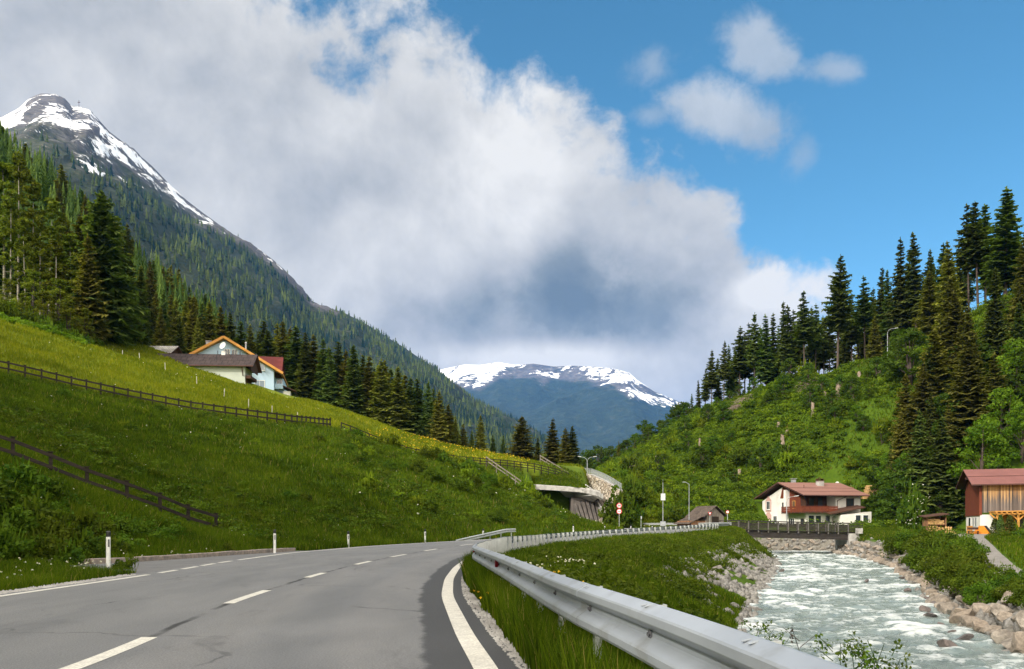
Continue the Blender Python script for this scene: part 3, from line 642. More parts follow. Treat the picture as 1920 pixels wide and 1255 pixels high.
# second driveway bay at the left of the road, with its kerb
KERB = [(-14.6, 24.6), (-13.3, 25.4), (-12.7, 27), (-12.2, 30), (-11.75, 34), (-11.2, 37), (-10.7, 39.6)]
kb = np.array(KERB)
def kerb_x(y): return np.interp(y, kb[:, 1], kb[:, 0])
def H(x, y, noise=True):
    x = np.atleast_1d(np.asarray(x, float)); y = np.atleast_1d(np.asarray(y, float))
    xl, xr, zl, zr = XL(y), XR(y), ZL(y), ZR(y)
    tunnel = sstep(y, 141, 144)                                     # beyond the portal the hill lies over the road
    lz = left_z(x, y); rz = right_z(x, y)
    roadz = zl + (zr - zl) * np.clip((x - xl) / (xr - xl), 0, 1) - .06
    w = sstep(xl - .7 - x, 0, 2.6)                                  # verge to hillside
    bay = (y > 19.5) & (y < 40)
    w = np.where(bay, sstep(kerb_x(y) - .1 - x, 0, 1.2), w)
    w = np.where(y > 141, 1, w)
    left = roadz * (1 - w) + np.maximum(lz, np.where(y < 141, zl + .02, -9)) * w
    z = np.where(x < xl - .3, left, np.where(x < xr + .35, roadz, rz))
    over = left_z(np.minimum(x, xr + .35), y)
    tz = np.where(x < 13, np.where(x < xr, lz, over), over * (1 - sstep(x, 13, 17)) + rz * sstep(x, 13, 17))
    z = z * (1 - tunnel) + np.where(y > 141, tz, z) * tunnel
    # blend the right shoulder
    if noise:
        far = sstep(np.maximum(xl - 1.2 - x, x - (xr + 1.6)), 0, 3)
        amp = np.where(x > xr, np.where(y < 118, sstep(x, 48, 75) * .9 + .06, .9), np.clip((y - 10) / 90, .12, .45))
        amp = amp * (1 - sstep(np.abs(x - 9), 8, 4) * sstep(y, 128, 131) * sstep(y, 150, 146))
        z = z + sstep(y, 143, 156) * sstep(x, 22, 34) * fbm(x * .055, y * .045, 3, 19) * 6.0
        z = z + far * amp * (fbm(x * .22, y * .22, 4, 3) * 1.6 + fbm(x * .9, y * .9, 3, 8) * .5)
    return z
def H1(x, y): return float(H([x], [y])[0])

def axis(segs):
    out = [segs[0][0]]
    for a, b, st in segs:
        n = max(1, int(round((b - a) / st))); out += list(np.linspace(a, b, n + 1)[1:])
    return np.array(out)
gx = axis([(-430, -130, 7.5), (-130, -60, 2.2), (-60, -22, .9), (-22, 32, .45), (32, 60, .7), (60, 125, 1.6), (125, 260, 8)])
gy = axis([(-60, 0, 2.5), (0, 45, .45), (45, 125, .6), (125, 160, .5), (160, 230, 1.4), (230, 480, 6)])
GX, GY = np.meshgrid(gx, gy); X, Y = GX.ravel(), GY.ravel()
Z = H(X, Y)
kx, kz = knots(Y)
bank_l = sstep(X, kx[:, 2] + .6, kx[:, 2] + 2.6) * sstep(kx[:, 3] + 4 - X, 0, 1)
bank_r = sstep(X, kx[:, 5] - 4, kx[:, 5] - 1) * sstep(kx[:, 6] + .3 - X, 0, .8)
lpatch = np.clip(sstep(Y, 33, 40) * sstep(90, Y, 0) if False else sstep(Y, 32, 40) * sstep(84 - Y, 0, 8), 0, 1) * sstep(fbm(X * .22, Y * .22, 3, 45), -.10, .06)
rockm = np.where(Y < 124, np.maximum(bank_l * .85 * np.maximum(lpatch, sstep(X, kx[:, 3] - .7, kx[:, 3])), bank_r), 0) * sstep(-.25 - Z, -.5, .5)
scars = [(1390, 760, 196, 5.5, .8), (1520, 725, 180, 7, .55), (1178, 905, 138, 2.6, .9), (1750, 640, 165, 4, .3)]
for px, py, d, rr, am in scars:
    c = P(px, py, d); rockm = np.maximum(rockm, am * np.exp(-(((X - c.x) / rr) ** 2 + ((Y - c.y) / (rr * 1.6)) ** 2) * 1.2))
# meadow: the mown, sun-yellow grass above the upper fence; 'yellow': buttercups near the gallery roof
FU = [P(0, 702, 75), P(100, 724, 76), P(200, 745, 78), P(300, 765, 80), P(400, 782, 83), P(544, 798, 89), P(619, 803, 99), P(650, 812, 104), P(700, 832, 110), P(770, 852, 118), P(860, 868, 128), P(950, 877, 136), P(1060, 890, 145)]
fux, fuy = np.array([p.x for p in FU]), np.array([p.y for p in FU])
def above_fence(x, y):
    yf = np.interp(x, fux, fuy); yf = np.where(x < fux[0], fuy[0] + (fux[0] - x) * -.1, yf)
    return np.where((x < 14), y - yf, -99)
def meadow(x, y):
    m = sstep(above_fence(x, y), -2, 4) * .95 * (1 - .75 * sstep(x, 2, 8))
    r = sstep(x, 34, 39) * sstep(50 - y, -10, 4) * .8                 # meadow below the barn
    r = np.maximum(r, sstep(x - XR(y), 1, 3) * sstep(y, 100, 108) * sstep(33 - x, 0, 6) * .6)
    return np.clip(np.maximum(m, np.where(x > 10, r, 0)) + (.18 if False else 0), 0, 1)
def yellow(x, y):
    d = above_fence(x, y)
    return sstep(d, 1.5, 5) * sstep(x, -26, -16) * sstep(30 - d, 0, 10) * sstep(6 - x, 0, 6) * .8
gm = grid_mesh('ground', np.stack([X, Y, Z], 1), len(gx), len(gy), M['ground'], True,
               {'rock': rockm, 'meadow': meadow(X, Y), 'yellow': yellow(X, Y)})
tag(link(bpy.data.objects.new('ground', gm)), kind='structure')
# valley floor out to the horizon under everything
vf = mesh_np('valley_floor', [(-5200, -1500, -8), (5200, -1500, -8), (5200, 12200, -8), (-5200, 12200, -8)], [0, 1, 2, 3], [4], M['ground'])
tag(link(bpy.data.objects.new('valley_floor', vf)), kind='structure')

# ---------------------------------------------------------------- road
def ribbon(name, ys, fa, fb, m, n=2, dz=0.0, kind='structure', uv=False):
    """strip between the plan lines x=fa(y) and x=fb(y), lying on the road plane"""
    ys = np.asarray(ys, float); k = n + 1; V = []; U = []; C = []
    s = np.concatenate([[0], np.cumsum(np.hypot(np.diff(ys), np.diff(XC(ys))))])
    for i, y in enumerate(ys):
        a, b = fa(y), fb(y)
        for j in range(k):
            x = a + (b - a) * j / n; xl, xr = XL(y), XR(y)
            V.append((x, y, ZL(y) + (ZR(y) - ZL(y)) * (x - xl) / (xr - xl) + dz)); U.append((XR(y) - x, s[i])); C.append(x - XC(y))
    me = grid_mesh(name, np.array(V), k, len(ys), m, True, {'fromcentre': np.array(C)})
    if uv:
        l = me.uv_layers.new(name='UVMap'); idx = np.empty(len(me.loops), np.int32); me.loops.foreach_get('vertex_index', idx)
        l.data.foreach_set('uv', np.array(U, np.float32)[idx].ravel())
    o = link(bpy.data.objects.new(name, me)); tag(o, kind=kind); return o
ys_r = np.concatenate([np.arange(-30, 60, .5), np.arange(60, 146, 1.0)])
ribbon('road', ys_r, lambda y: XL(y) - .32, lambda y: XR(y) + .34, M['asphalt'], 28, 0, uv=True)
ribbon('road_marking', np.concatenate([np.arange(-30, 40, .35), np.arange(40, 140, 1)]), lambda y: XR(y) - .10, lambda y: XR(y) + .10, M['marking'], 1, .004)
ribbon('road_marking', np.arange(-30, 19.9, .4), lambda y: XL(y) - .08, lambda y: XL(y) + .08, M['marking'], 1, .004)
ribbon('road_marking', np.arange(28.2, 140, .5), lambda y: XL(y) - .08, lambda y: XL(y) + .08, M['marking'], 1, .004)
for a, b in ((20.35, 21.7), (22.2, 23.6), (24.1, 25.5), (26.0, 27.4)): ribbon('road_marking', np.linspace(a, b, 4), lambda y: XL(y) - .08, lambda y: XL(y) + .08, M['marking'], 1, .004)
for a, b in ((0.4, 2.4), (6.3, 8.4), (12.15, 14.7), (18.5, 20.4), (25, 27.4), (31.4, 34.3), (39.2, 42.4), (49, 52), (58, 61), (67, 70), (76, 79), (85, 88)):
    ribbon('road_marking', np.linspace(a, b, 6), lambda y: XC(y) - .085, lambda y: XC(y) + .085, M['marking'], 1, .004)
ribbon('gravel_shoulder', np.arange(-30, 60, .4), lambda y: XR(y) + .30, lambda y: XR(y) + .30 + .42 * (0.75 + .5 * vnoise(np.array([y * 1.3]), np.array([2.0]), 5)[0]), M['gravel'], 2, -.012)
ribbon('gravel_shoulder', np.arange(-30, 19.5, .4), lambda y: XL(y) - .36 - .28 * (.6 + .9 * vnoise(np.array([y * .9]), np.array([4.0]), 5)[0]), lambda y: XL(y) - .26, M['gravel'], 2, -.012)
# the bay behind the dashed line, and its granite kerb
bayv = [(XL(y) - .3, y, .001) for y in np.arange(19.6, 40.2, .6)]; bayk = [(kerb_x(max(y, 24.6)) + .02 if y > 24.6 else XL(y) - .3 - (y - 19.6) * .95, y, .001) for y in np.arange(19.6, 40.2, .6)]
V = [v for p in zip(bayk, bayv) for v in p]
tag(link(bpy.data.objects.new('pavement', grid_mesh('pavement', np.array(V), 2, len(bayv), M['asphalt_plain'], True))), kind='structure')
kmb = MB()
for (x0, y0), (x1, y1) in zip(KERB, KERB[1:]):
    n = max(1, int(math.hypot(x1 - x0, y1 - y0) / 1.05))
    for i in range(n):
        a = Vector((x0 + (x1 - x0) * i / n, y0 + (y1 - y0) * i / n, .07)); b = Vector((x0 + (x1 - x0) * (i + 1) / n, y0 + (y1 - y0) * (i + 1) / n, .07))
        d = (b - a).normalized() * .012
        kmb.bar(a + d + Vector((-.1, 0, random.uniform(-.012, .012))), b - d + Vector((-.1, 0, random.uniform(-.012, .012))), .22, .20)
ko = kmb.obj('kerb', M['granite']); tag(ko, kind='structure')
bv = ko.modifiers.new('bevel', 'BEVEL'); bv.width = .018; bv.segments = 1

# ---------------------------------------------------------------- river
def build_river():
    ys = np.arange(-40, 124, .22); n = 56; V = []; Fm = []
    kx, _ = knots(ys)
    u = np.linspace(0, 1, n)
    Xw = kx[:, 3:4] - 1.0 + (kx[:, 5:6] + 1.0 - (kx[:, 3:4] - 1.0)) * u[None]
    Yw = np.repeat(ys[:, None], n, 1)
    sk = Xw * .75 + Yw * .35
    a = fbm(Xw * .42 + 3, Yw * .50, 4, 21, .58); b = fbm(Xw * 1.35, Yw * 1.5 + 7, 4, 33, .6); c = np.abs(fbm(Xw * .55, Yw * .75, 4, 55, .6))
    hgt = (a * .62 + b * .30 + (.13 - c) * .55) * np.clip((120 - Yw) / 10, 0.05, 1)
    Zw = WATER_Z(Yw) + hgt * .72
    foam = .36 + a * .9 + b * .7 + (.12 - c) * 2.2
    me = grid_mesh('river', np.stack([Xw.ravel(), Yw.ravel(), Zw.ravel()], 1), n, len(ys), M['water'], True, {'foam': foam.ravel()})
    tag(link(bpy.data.objects.new('river', me)), kind='structure')
build_river()

# ---------------------------------------------------------------- mountains
def interp_list(lst, u):
    t = np.linspace(0, 1, len(lst)); a = np.array(lst, float)
    return np.stack([np.interp(u, t, a[:, k]) for k in range(a.shape[1])], -1)
def build_mountain():
    crest = [(-330, 420, 2300), (-120, 300, 2350), (-20, 232, 2400), (12, 216, 2420), (34, 204, 2430), (55, 184, 2440), (75, 175, 2450), (105, 176, 2455), (122, 184, 2460), (136, 200, 2465), (150, 200, 2470), (168, 204, 2475), (184, 222, 2480),
             (205, 246, 2490), (250, 282, 2510), (285, 312, 2520), (310, 338, 2530), (350, 376, 2550), (395, 410, 2570), (430, 436, 2590), (470, 458, 2600), (515, 490, 2620), (550, 526, 2640), (585, 568, 2660), (640, 585, 2690),
             (690, 610, 2720), (760, 652, 2750), (815, 690, 2780), (850, 724, 2800), (920, 768, 2830), (990, 806, 2860), (1060, 845, 2900), (1130, 890, 2930)]
    pts = np.array([tuple(P(*c)) for c in crest])
    d = np.concatenate([[0], np.cumsum(np.linalg.norm(np.diff(pts, axis=0), axis=1))]); d /= d[-1]
    nu, nv = 420, 150
    u = np.linspace(0, 1, nu)
    top = np.stack([np.interp(u, d, pts[:, k]) for k in range(3)], -1)
    pxs = np.interp(u, d, [c[0] for c in crest])
    bpy_ = np.interp(pxs, [-330, 0, 200, 420, 560, 700, 850, 1000, 1130], [700, 560, 690, 800, 850, 900, 920, 930, 935]); bd = np.interp(pxs, [-330, 0, 420, 850, 1130], [620, 640, 720, 1000, 1600])
    bot = np.stack([(pxs - 40 - CX) / F * bd, bd, CH + (HY - bpy_) / F * bd], -1)
    v = np.linspace(-.35, 1, nv)
    Vv, Uu = np.meshgrid(v, u, indexing='ij')
    T = top[None]; B = bot[None]; vv = np.clip(Vv, 0, 1)[..., None]
    prof = vv ** 1.08
    Pm = T + (B - T) * prof
    Pm[..., 2] += np.where(Vv < 0, Vv * 900, 0); Pm[..., 1] += np.where(Vv < 0, -Vv * 1400, 0)        # back side
    L = u * d.shape[0] * 0 + u * 3200
    lu = np.repeat((u * 3200)[None], nv, 0); lv = Vv * 2200
    spur = (1 - np.abs(fbm((lu + lv * .35) / 330., lv / 1500., 4, 61)) * 3.2)
    rough = fbm(lu / 110., lv / 140., 5, 62)
    amp = np.clip(np.abs(Vv) * 5, .05, 1) * (1 - np.clip((vv[..., 0] - .85) / .15, 0, 1))
    crag = fbm(lu / 38., lv / 60., 4, 64)
    Pm[..., 2] += amp * (spur * 62 + rough * 60 + crag * 22) - amp * 26
    Pm[..., 1] += amp * (rough * 90 + crag * 40)
    pyv = HY - (Pm[..., 2] - CH) / Pm[..., 1] * F; pxv = CX + Pm[..., 0] / Pm[..., 1] * F
    # snow near the crest, reaching lowest right of the summit; bare rock round it
    low = np.interp(pxv, [0, 60, 150, 200, 250, 330, 380, 410, 440, 470, 520, 560, 620, 700], [58, 98, 140, 105, 66, 42, 27, 12, 3, 12, 13, 2, 3, -10])
    crest_py = np.interp(pxv, [c[0] for c in crest], [c[1] for c in crest])
    below = pyv - crest_py
    snow = .78 - np.clip(below / np.maximum(low, 6), 0, 2) * .55 + fbm(lu / 60. + lv / 160., lv / 420., 4, 65) * 1.05 - np.where(np.abs(rough) > .14, .22, 0) - (spur < .35) * .2
    snow = np.where((pxv > 50) & (pxv < 135) & (below < 16) & (below > 4), snow - .42, snow)             # the dark rock cap
    snow = snow + .07 * (pxv < 195)
    snow = np.where((pxv > 185) & (below < 5 + fbm(lu / 45., lu / 45., 2, 66) * 12), snow - .4, snow)
    snow = np.where((Vv < 0) | (low <= 0), 0, snow)
    bare = .72 - np.clip(below / np.maximum(low + 12, 10), 0, 2) * .42 + np.where(low < 0, -.3, 0)
    me = grid_mesh('mountain', Pm.reshape(-1, 3), nu, nv, M['mountain'], True, {'snow': np.clip(snow, 0, 1).ravel(), 'bare': np.clip(bare, 0, 1).ravel()})
    tag(link(bpy.data.objects.new('mountain', me)), kind='structure')
    return Pm, Vv, bare, snow, below, pxv, pyv
MT = build_mountain()
def build_far_mountain():
    crest = [(560, 780, 9000), (640, 735, 9000), (720, 700, 8900), (800, 700, 8800), (838, 690, 8700), (870, 683, 8600), (900, 684, 8500), (935, 679, 8400), (965, 684, 8350), (1000, 681, 8300), (1040, 687, 8250), (1075, 685, 8200), (1110, 687, 8000), (1150, 690, 7900), (1180, 698, 7800), (1195, 712, 7750),
             (1225, 733, 7700), (1262, 748, 7650), (1290, 760, 7600), (1340, 778, 7500), (1420, 800, 7400), (1560, 840, 7300), (1750, 880, 7200)]
    pts = np.array([tuple(P(*c)) for c in crest]); nu, nv = 360, 130
    u = np.linspace(0, 1, nu); d = np.concatenate([[0], np.cumsum(np.hypot(np.diff(pts[:, 0]), np.diff(pts[:, 2])))]); d /= d[-1]
    top = np.stack([np.interp(u, d, pts[:, k]) for k in range(3)], -1)
    bot = top.copy(); bot[:, 1] = 4200; bot[:, 0] *= .62; bot[:, 2] = 30
    v = np.linspace(-.3, 1, nv); Vv, Uu = np.meshgrid(v, u, indexing='ij'); vv = np.clip(Vv, 0, 1)[..., None]
    Pm = top[None] + (bot[None] - top[None]) * np.concatenate([vv, vv, vv ** .92], -1)
    Pm[..., 2] += np.where(Vv < 0, Vv * 1800, 0); Pm[..., 1] += np.where(Vv < 0, -Vv * 4000, 0)
    lu = np.repeat((u * 6500)[None], nv, 0); lv = Vv * 4500
    spur = 1 - np.abs(fbm((lu + lv * .5) / 900., lv / 3800., 4, 81)) * 3.4; rough = fbm(lu / 330., lv / 420., 5, 82)
    amp = np.clip(np.abs(Vv) * 6, .03, 1) * (1 - np.clip((vv[..., 0] - .8) / .2, 0, 1))
    Pm[..., 2] += amp * (spur * 120 + rough * 110) - amp * 60
    pyv = HY - (Pm[..., 2] - CH) / Pm[..., 1] * F; pxv = CX + Pm[..., 0] / Pm[..., 1] * F
    line = np.interp(pxv, [800, 850, 900, 930, 960, 1000, 1020, 1040, 1090, 1150, 1180, 1230, 1290], [718, 722, 726, 708, 698, 704, 716, 704, 712, 720, 740, 748, 756])
    snow = .40 + np.clip((line - pyv) / 30.0, -1.5, .35) * .45 + fbm(lu / 300. + lv / 700., lv / 3400., 5, 83) * 1.0 - np.where(spur < .3, .25, 0)
    bare = .62 - np.clip((pyv - line) / 26, 0, 1) * .6
    me = grid_mesh('far_mountain', Pm.reshape(-1, 3), nu, nv, M['mountain_far'], True, {'snow': np.clip(snow, 0, 1).ravel(), 'bare': np.clip(bare, 0, 1).ravel()})
    tag(link(bpy.data.objects.new('far_mountain', me)), kind='structure')
build_far_mountain()
# ---------------------------------------------------------------- plants: meshes
def quads_mesh(name, A, B, C, D, m, tint, tri=False):
    n = len(A); k = 3 if tri else 4
    V = np.stack([A, B, C] if tri else [A, B, C, D], 1).reshape(-1, 3)
    return mesh_np(name, V, np.arange(n * k), np.full(n, k), m, fattr={'tint': tint})
def spruce_crown(seed, h=20., rad=3.0, base=.12, whorls=30, nb=6, droop=.35, taper=.85, m=None, twigs=6, ragged=.35, clump=0.0):
    r = np.random.default_rng(seed); A, B, C, T = [], [], [], []
    for w in range(whorls):
        f = (w + r.uniform(-.3, .3)) / whorls
        z = h * (base + (1 - base) * min(max(f, 0), .985))
        env = rad * r.uniform(.82, 1.12) * ((1 - f) ** taper) * (1.0 if f > .12 else .55 + f * 3.6)
        n = max(3, int(nb * (.55 + .6 * (1 - f)) + r.uniform(0, 1)))
        a0 = r.uniform(0, 6.28)
        for b in range(n):
            if r.random() < .06 + clump * (1 - f): continue
            az = a0 + 6.283 * b / n + r.uniform(-.35, .35)
            L = max(.28, env * r.uniform(1 - ragged, 1 + ragged * .45)); th = r.uniform(.25, 1.0)
            dx, dy = math.cos(az), math.sin(az); px, py = -dy, dx
            dr = droop * r.uniform(.6, 1.4) * (1.15 - .8 * f)
            tk = np.linspace(.12, 1, twigs)
            z_ = z + r.uniform(-.55, .55) * h * (1 - base) / whorls
            ax = np.stack([dx * L * tk, dy * L * tk, z_ - dr * L * tk ** 1.4 + .16 * L * tk ** 4 + (.25 * L * f * tk)], 1)
            for s in (-1, 1):
                l = (.50 * L * (1.05 - .75 * tk) + .20) * r.uniform(.65, 1.25, twigs)
                fw = r.uniform(.35, .9, twigs)[:, None]
                dirv = np.array([px, py, 0])[None] * s + np.array([dx, dy, 0])[None] * fw
                dirv /= np.linalg.norm(dirv, axis=1)[:, None]
                tip = ax + dirv * l[:, None]; tip[:, 2] -= l * (r.uniform(.15, .65, twigs) + r.normal(0, .22, twigs))
                wd = (.24 * l + .13)[:, None]
                axn = np.array([dx, dy, -dr * .6])[None]
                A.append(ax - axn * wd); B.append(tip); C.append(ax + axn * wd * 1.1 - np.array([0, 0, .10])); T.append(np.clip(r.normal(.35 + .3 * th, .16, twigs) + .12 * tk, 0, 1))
            # hanging sprays under the branch
            hg = ax.copy(); hg[:, 2] -= r.uniform(.4, 1.0, twigs) * (.30 * L * (1.1 - tk) + .28)
            hg[:, :2] += r.normal(0, .1, (twigs, 2))
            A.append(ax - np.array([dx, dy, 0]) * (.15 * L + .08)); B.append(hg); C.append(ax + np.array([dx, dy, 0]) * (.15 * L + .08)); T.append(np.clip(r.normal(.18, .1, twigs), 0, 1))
    # leader
    for k in range(6):
        az = r.uniform(0, 6.28); zz = h * (.95 + .05 * k / 6)
        A.append(np.array([[0, 0, zz]])); B.append(np.array([[math.cos(az) * .25, math.sin(az) * .25, zz + .15]])); C.append(np.array([[0, 0, zz + .5]])); T.append(np.array([.5]))
    A, B, C, T = map(np.concatenate, (A, B, C, T))
    return quads_mesh('crown', A, B, C, None, m, T, True)
def trunk_mesh(seed, h, r0, m, dead=0, lean=.0, top=.97):
    r = random.Random(seed); mb = MB()
    pts = [(lean * h * (t ** 1.5) + r.uniform(-.03, .03) * h * .06, r.uniform(-.03, .03) * h * .05, h * t * top - .6 * (1 - t)) for t in (0, .04, .25, .5, .75, 1)]
    mb.tube(pts, [r0 * 1.5, r0, r0 * .82, r0 * .6, r0 * .34, r0 * .06], 8)
    for k in range(dead):
        z = h * r.uniform(.10, .5); a = r.uniform(0, 6.28); L = r.uniform(.5, 1.7)
        mb.tube([(0, 0, z), (math.cos(a) * L, math.sin(a) * L, z - .25 * L)], [.035, .012], 4, cap=False)
    return mb.mesh('trunk', m, True)
def leaf_cloud(r, centres, radii, per, size, flat=.6, up=.35):
    """leaf quads spread over and inside a set of ellipsoid clumps"""
    n = len(centres) * per
    c = np.repeat(centres, per, 0); rr = np.repeat(radii, per, 0)
    d = r.normal(size=(n, 3)); d /= np.linalg.norm(d, axis=1)[:, None]
    p = c + d * rr * (r.uniform(.35, 1.0, n) ** .45)[:, None]
    nrm = d * .6 + r.normal(0, .55, (n, 3)) + np.array([0, 0, up]); nrm /= np.linalg.norm(nrm, axis=1)[:, None]
    t = np.cross(nrm, r.normal(size=(n, 3))); t /= np.linalg.norm(t, axis=1)[:, None]; b = np.cross(nrm, t)
    s = (size * r.uniform(.6, 1.35, n))[:, None]
    A, B_, C, D_ = p - t * s, p - b * s * flat, p + t * s, p + b * s * flat
    tint = np.clip(np.repeat(r.uniform(.15, .75, len(centres)), per) + r.normal(0, .14, n), 0, 1)
    return A, B_, C, D_, tint
def broadleaf(seed, h=12., w=8., m=None, bark=None, leaf=.26, clumps=46, per=70, base=.22, airy=False, stems=1, trunk_r=.2):
    r = np.random.default_rng(seed); rr = random.Random(seed)
    cs, rad = [], []
    mb = MB()
    for s in range(stems):
        lx, ly = (rr.uniform(-.12, .12) * w, rr.uniform(-.12, .12) * w) if stems > 1 else (0, 0)
        mb.tube([(lx * .2, ly * .2, -.5), (lx * .6 + rr.uniform(-.1, .1), ly * .6, h * .3), (lx, ly, h * .62), (lx * 1.2, ly * 1.2, h * .93)], [trunk_r * 1.3, trunk_r, trunk_r * .55, .03], 7)
    for k in range(clumps):
        f = r.uniform(0, 1) ** .9; z = h * (base + (1 - base) * f)
        env = w / 2 * (math.sin(math.pi * min(.98, .22 + .76 * f)) ** .8 if not airy else (1 - f) ** .5 * .8 + .12)
        a = r.uniform(0, 6.283); q = env * math.sqrt(r.uniform(.12, 1))
        c = (q * math.cos(a), q * math.sin(a), z); cs.append(c)
        k_ = (.12 if airy else .155) * w * r.uniform(.6, 1.25); rad.append((k_, k_, k_ * (.55 if not airy else .8)))
        if k % 2 == 0:
            z0 = max(h * .12, z - q * .9 - .5)
            mb.tube([(0, 0, z0), (c[0] * .55, c[1] * .55, (z0 + z) / 2 + .2), (c[0], c[1], z)], [trunk_r * .35, trunk_r * .2, .015], 5, cap=False)
    A, B_, C, D_, T = leaf_cloud(r, np.array(cs), np.array(rad), per, leaf)
    crown = quads_mesh('crown', A, B_, C, D_, m, T)
    return mb.mesh('trunk', bark, True), crown
def shrub_mesh(seed, h=2.2, w=3.0, m=None, leaf=.13, clumps=20, per=60):
    r = np.random.default_rng(seed); cs, rad = [], []
    for k in range(clumps):
        a = r.uniform(0, 6.283); q = math.sqrt(r.uniform(0, 1)) * w * .42; z = h * r.uniform(.15, .9) * (1 - .55 * (q / (w * .45)) ** 2)
        cs.append((q * math.cos(a), q * math.sin(a), z)); k_ = w * r.uniform(.10, .2); rad.append((k_, k_, k_ * .8))
    A, B_, C, D_, T = leaf_cloud(r, np.array(cs), np.array(rad), per, leaf)
    # shoots that break the outline
    n = 40; a = r.uniform(0, 6.283, n); q = r.uniform(.1, .5, n) * w; z = h * r.uniform(.6, 1.2, n) * (1 - .5 * (q / (w * .5)) ** 2)
    p = np.stack([q * np.cos(a), q * np.sin(a), z], 1); t = np.stack([np.cos(a) * .3, np.sin(a) * .3, np.ones(n)], 1) * leaf * 2.2; b = np.stack([-np.sin(a), np.cos(a), np.zeros(n)], 1) * leaf * .5
    A = np.concatenate([A, p - t]); B_ = np.concatenate([B_, p - b]); C = np.concatenate([C, p + t]); D_ = np.concatenate([D_, p + b]); T = np.concatenate([T, r.uniform(.3, .9, n)])
    return quads_mesh('foliage', A, B_, C, D_, m, T)
SP = {}
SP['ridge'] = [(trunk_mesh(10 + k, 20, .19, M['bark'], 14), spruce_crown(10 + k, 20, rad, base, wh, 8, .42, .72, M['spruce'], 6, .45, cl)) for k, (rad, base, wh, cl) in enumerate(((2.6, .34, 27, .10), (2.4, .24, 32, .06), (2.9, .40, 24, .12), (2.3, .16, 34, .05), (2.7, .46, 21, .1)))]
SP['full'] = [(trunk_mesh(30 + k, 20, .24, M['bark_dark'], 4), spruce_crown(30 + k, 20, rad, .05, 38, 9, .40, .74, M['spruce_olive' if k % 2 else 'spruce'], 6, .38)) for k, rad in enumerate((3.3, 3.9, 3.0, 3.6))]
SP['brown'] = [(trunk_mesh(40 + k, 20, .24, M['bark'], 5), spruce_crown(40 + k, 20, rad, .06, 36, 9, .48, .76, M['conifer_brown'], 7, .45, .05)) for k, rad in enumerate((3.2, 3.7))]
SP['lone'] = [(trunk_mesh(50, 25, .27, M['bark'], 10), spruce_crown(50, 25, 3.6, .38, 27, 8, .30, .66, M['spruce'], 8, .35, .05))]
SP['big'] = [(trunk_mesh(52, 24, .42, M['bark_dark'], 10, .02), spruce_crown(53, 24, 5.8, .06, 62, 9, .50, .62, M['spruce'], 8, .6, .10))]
SP['larch'] = [(trunk_mesh(60 + k, 20, .17, M['bark_pale'], 8), broadleaf(60 + k, 20, 4.6, M['larch'], M['bark_pale'], .24, 60, 55, .32, True, 1, .15)[1]) for k in range(3)]
BL = {'bright': [broadleaf(70 + k, 12, 9, M['broadleaf_bright'], M['bark'], .24, 60, 80, .10, False, 2, .2) for k in range(2)],
      'green': [broadleaf(75 + k, 8, 7, M['broadleaf'], M['bark'], .22, 46, 75, .08, False, 3, .14) for k in range(3)],
      'thin': [broadleaf(80, 15, 6.5, M['larch'], M['bark_dark'], .22, 50, 60, .15, True, 2, .16)]}
SH = {'willow': [shrub_mesh(190 + k, 2.2, 3.4, M['shrub'], .085, 34, 130) for k in range(2)], 'green': [shrub_mesh(90 + k, 2.0, 3.2, M['shrub'], .15) for k in range(3)], 'bright': [shrub_mesh(95 + k, 1.8, 3.0, M['shrub_bright'], .16) for k in range(2)]}
count = {}
def place_tree(kind, x, y, h, label, group, name='spruce_tree', cat='spruce', z=None, wide=1.0, k=None, pool=SP, base_h=20.):
    lst = pool[kind]; i = random.randrange(len(lst)) if k is None else k
    z = H1(x, y) if z is None else z
    e = empty(name, (x, y, z - .15), random.uniform(0, 6.28)); tag(e, label, cat, group); e.rotation_euler[0] = random.gauss(0, .018); e.rotation_euler[1] = random.gauss(0, .018)
    s = h / base_h; w = s * wide * random.uniform(.82, 1.24); e.scale = (w, w, s)
    for nm, me in zip(('trunk', 'crown'), lst[i]): link(bpy.data.objects.new(nm, me), e)
    return e
def place_shrub(kind, x, y, s, label, group=None, hs=1.0, z=None, name='shrub', cat='bush', k=None):
    me = random.choice(SH[kind]) if k is None else SH[kind][k]
    o = link(bpy.data.objects.new(name, me)); o.location = (x, y, (H1(x, y) if z is None else z) - .12); o.rotation_euler = (0, 0, random.uniform(0, 6.28)); o.scale = (s, s, s * hs)
    return tag(o, label, cat, group)
def at(px, py, d):
    p = P(px, py, d); return p.x, p.y, p.z
def on_ground(px, py, d0=60., d1=330.):
    """where the sight line through a point of the slope meets the ground"""
    d = np.arange(d0, d1, .4); x = (px - CX) / F * d; z = CH + (HY - py) / F * d
    k = int(np.argmax(H(x, d) > z)); return x[k], d[k]
def tree_px(kind, px, top, d, label, group, **kw):
    """tree standing at column px and distance d, as tall as it shows in the place"""
    x, y, zt = at(px, top, d); z = H1(x, y)
    return place_tree(kind, x, y, max(3, zt - z), label, group, z=z, **kw)

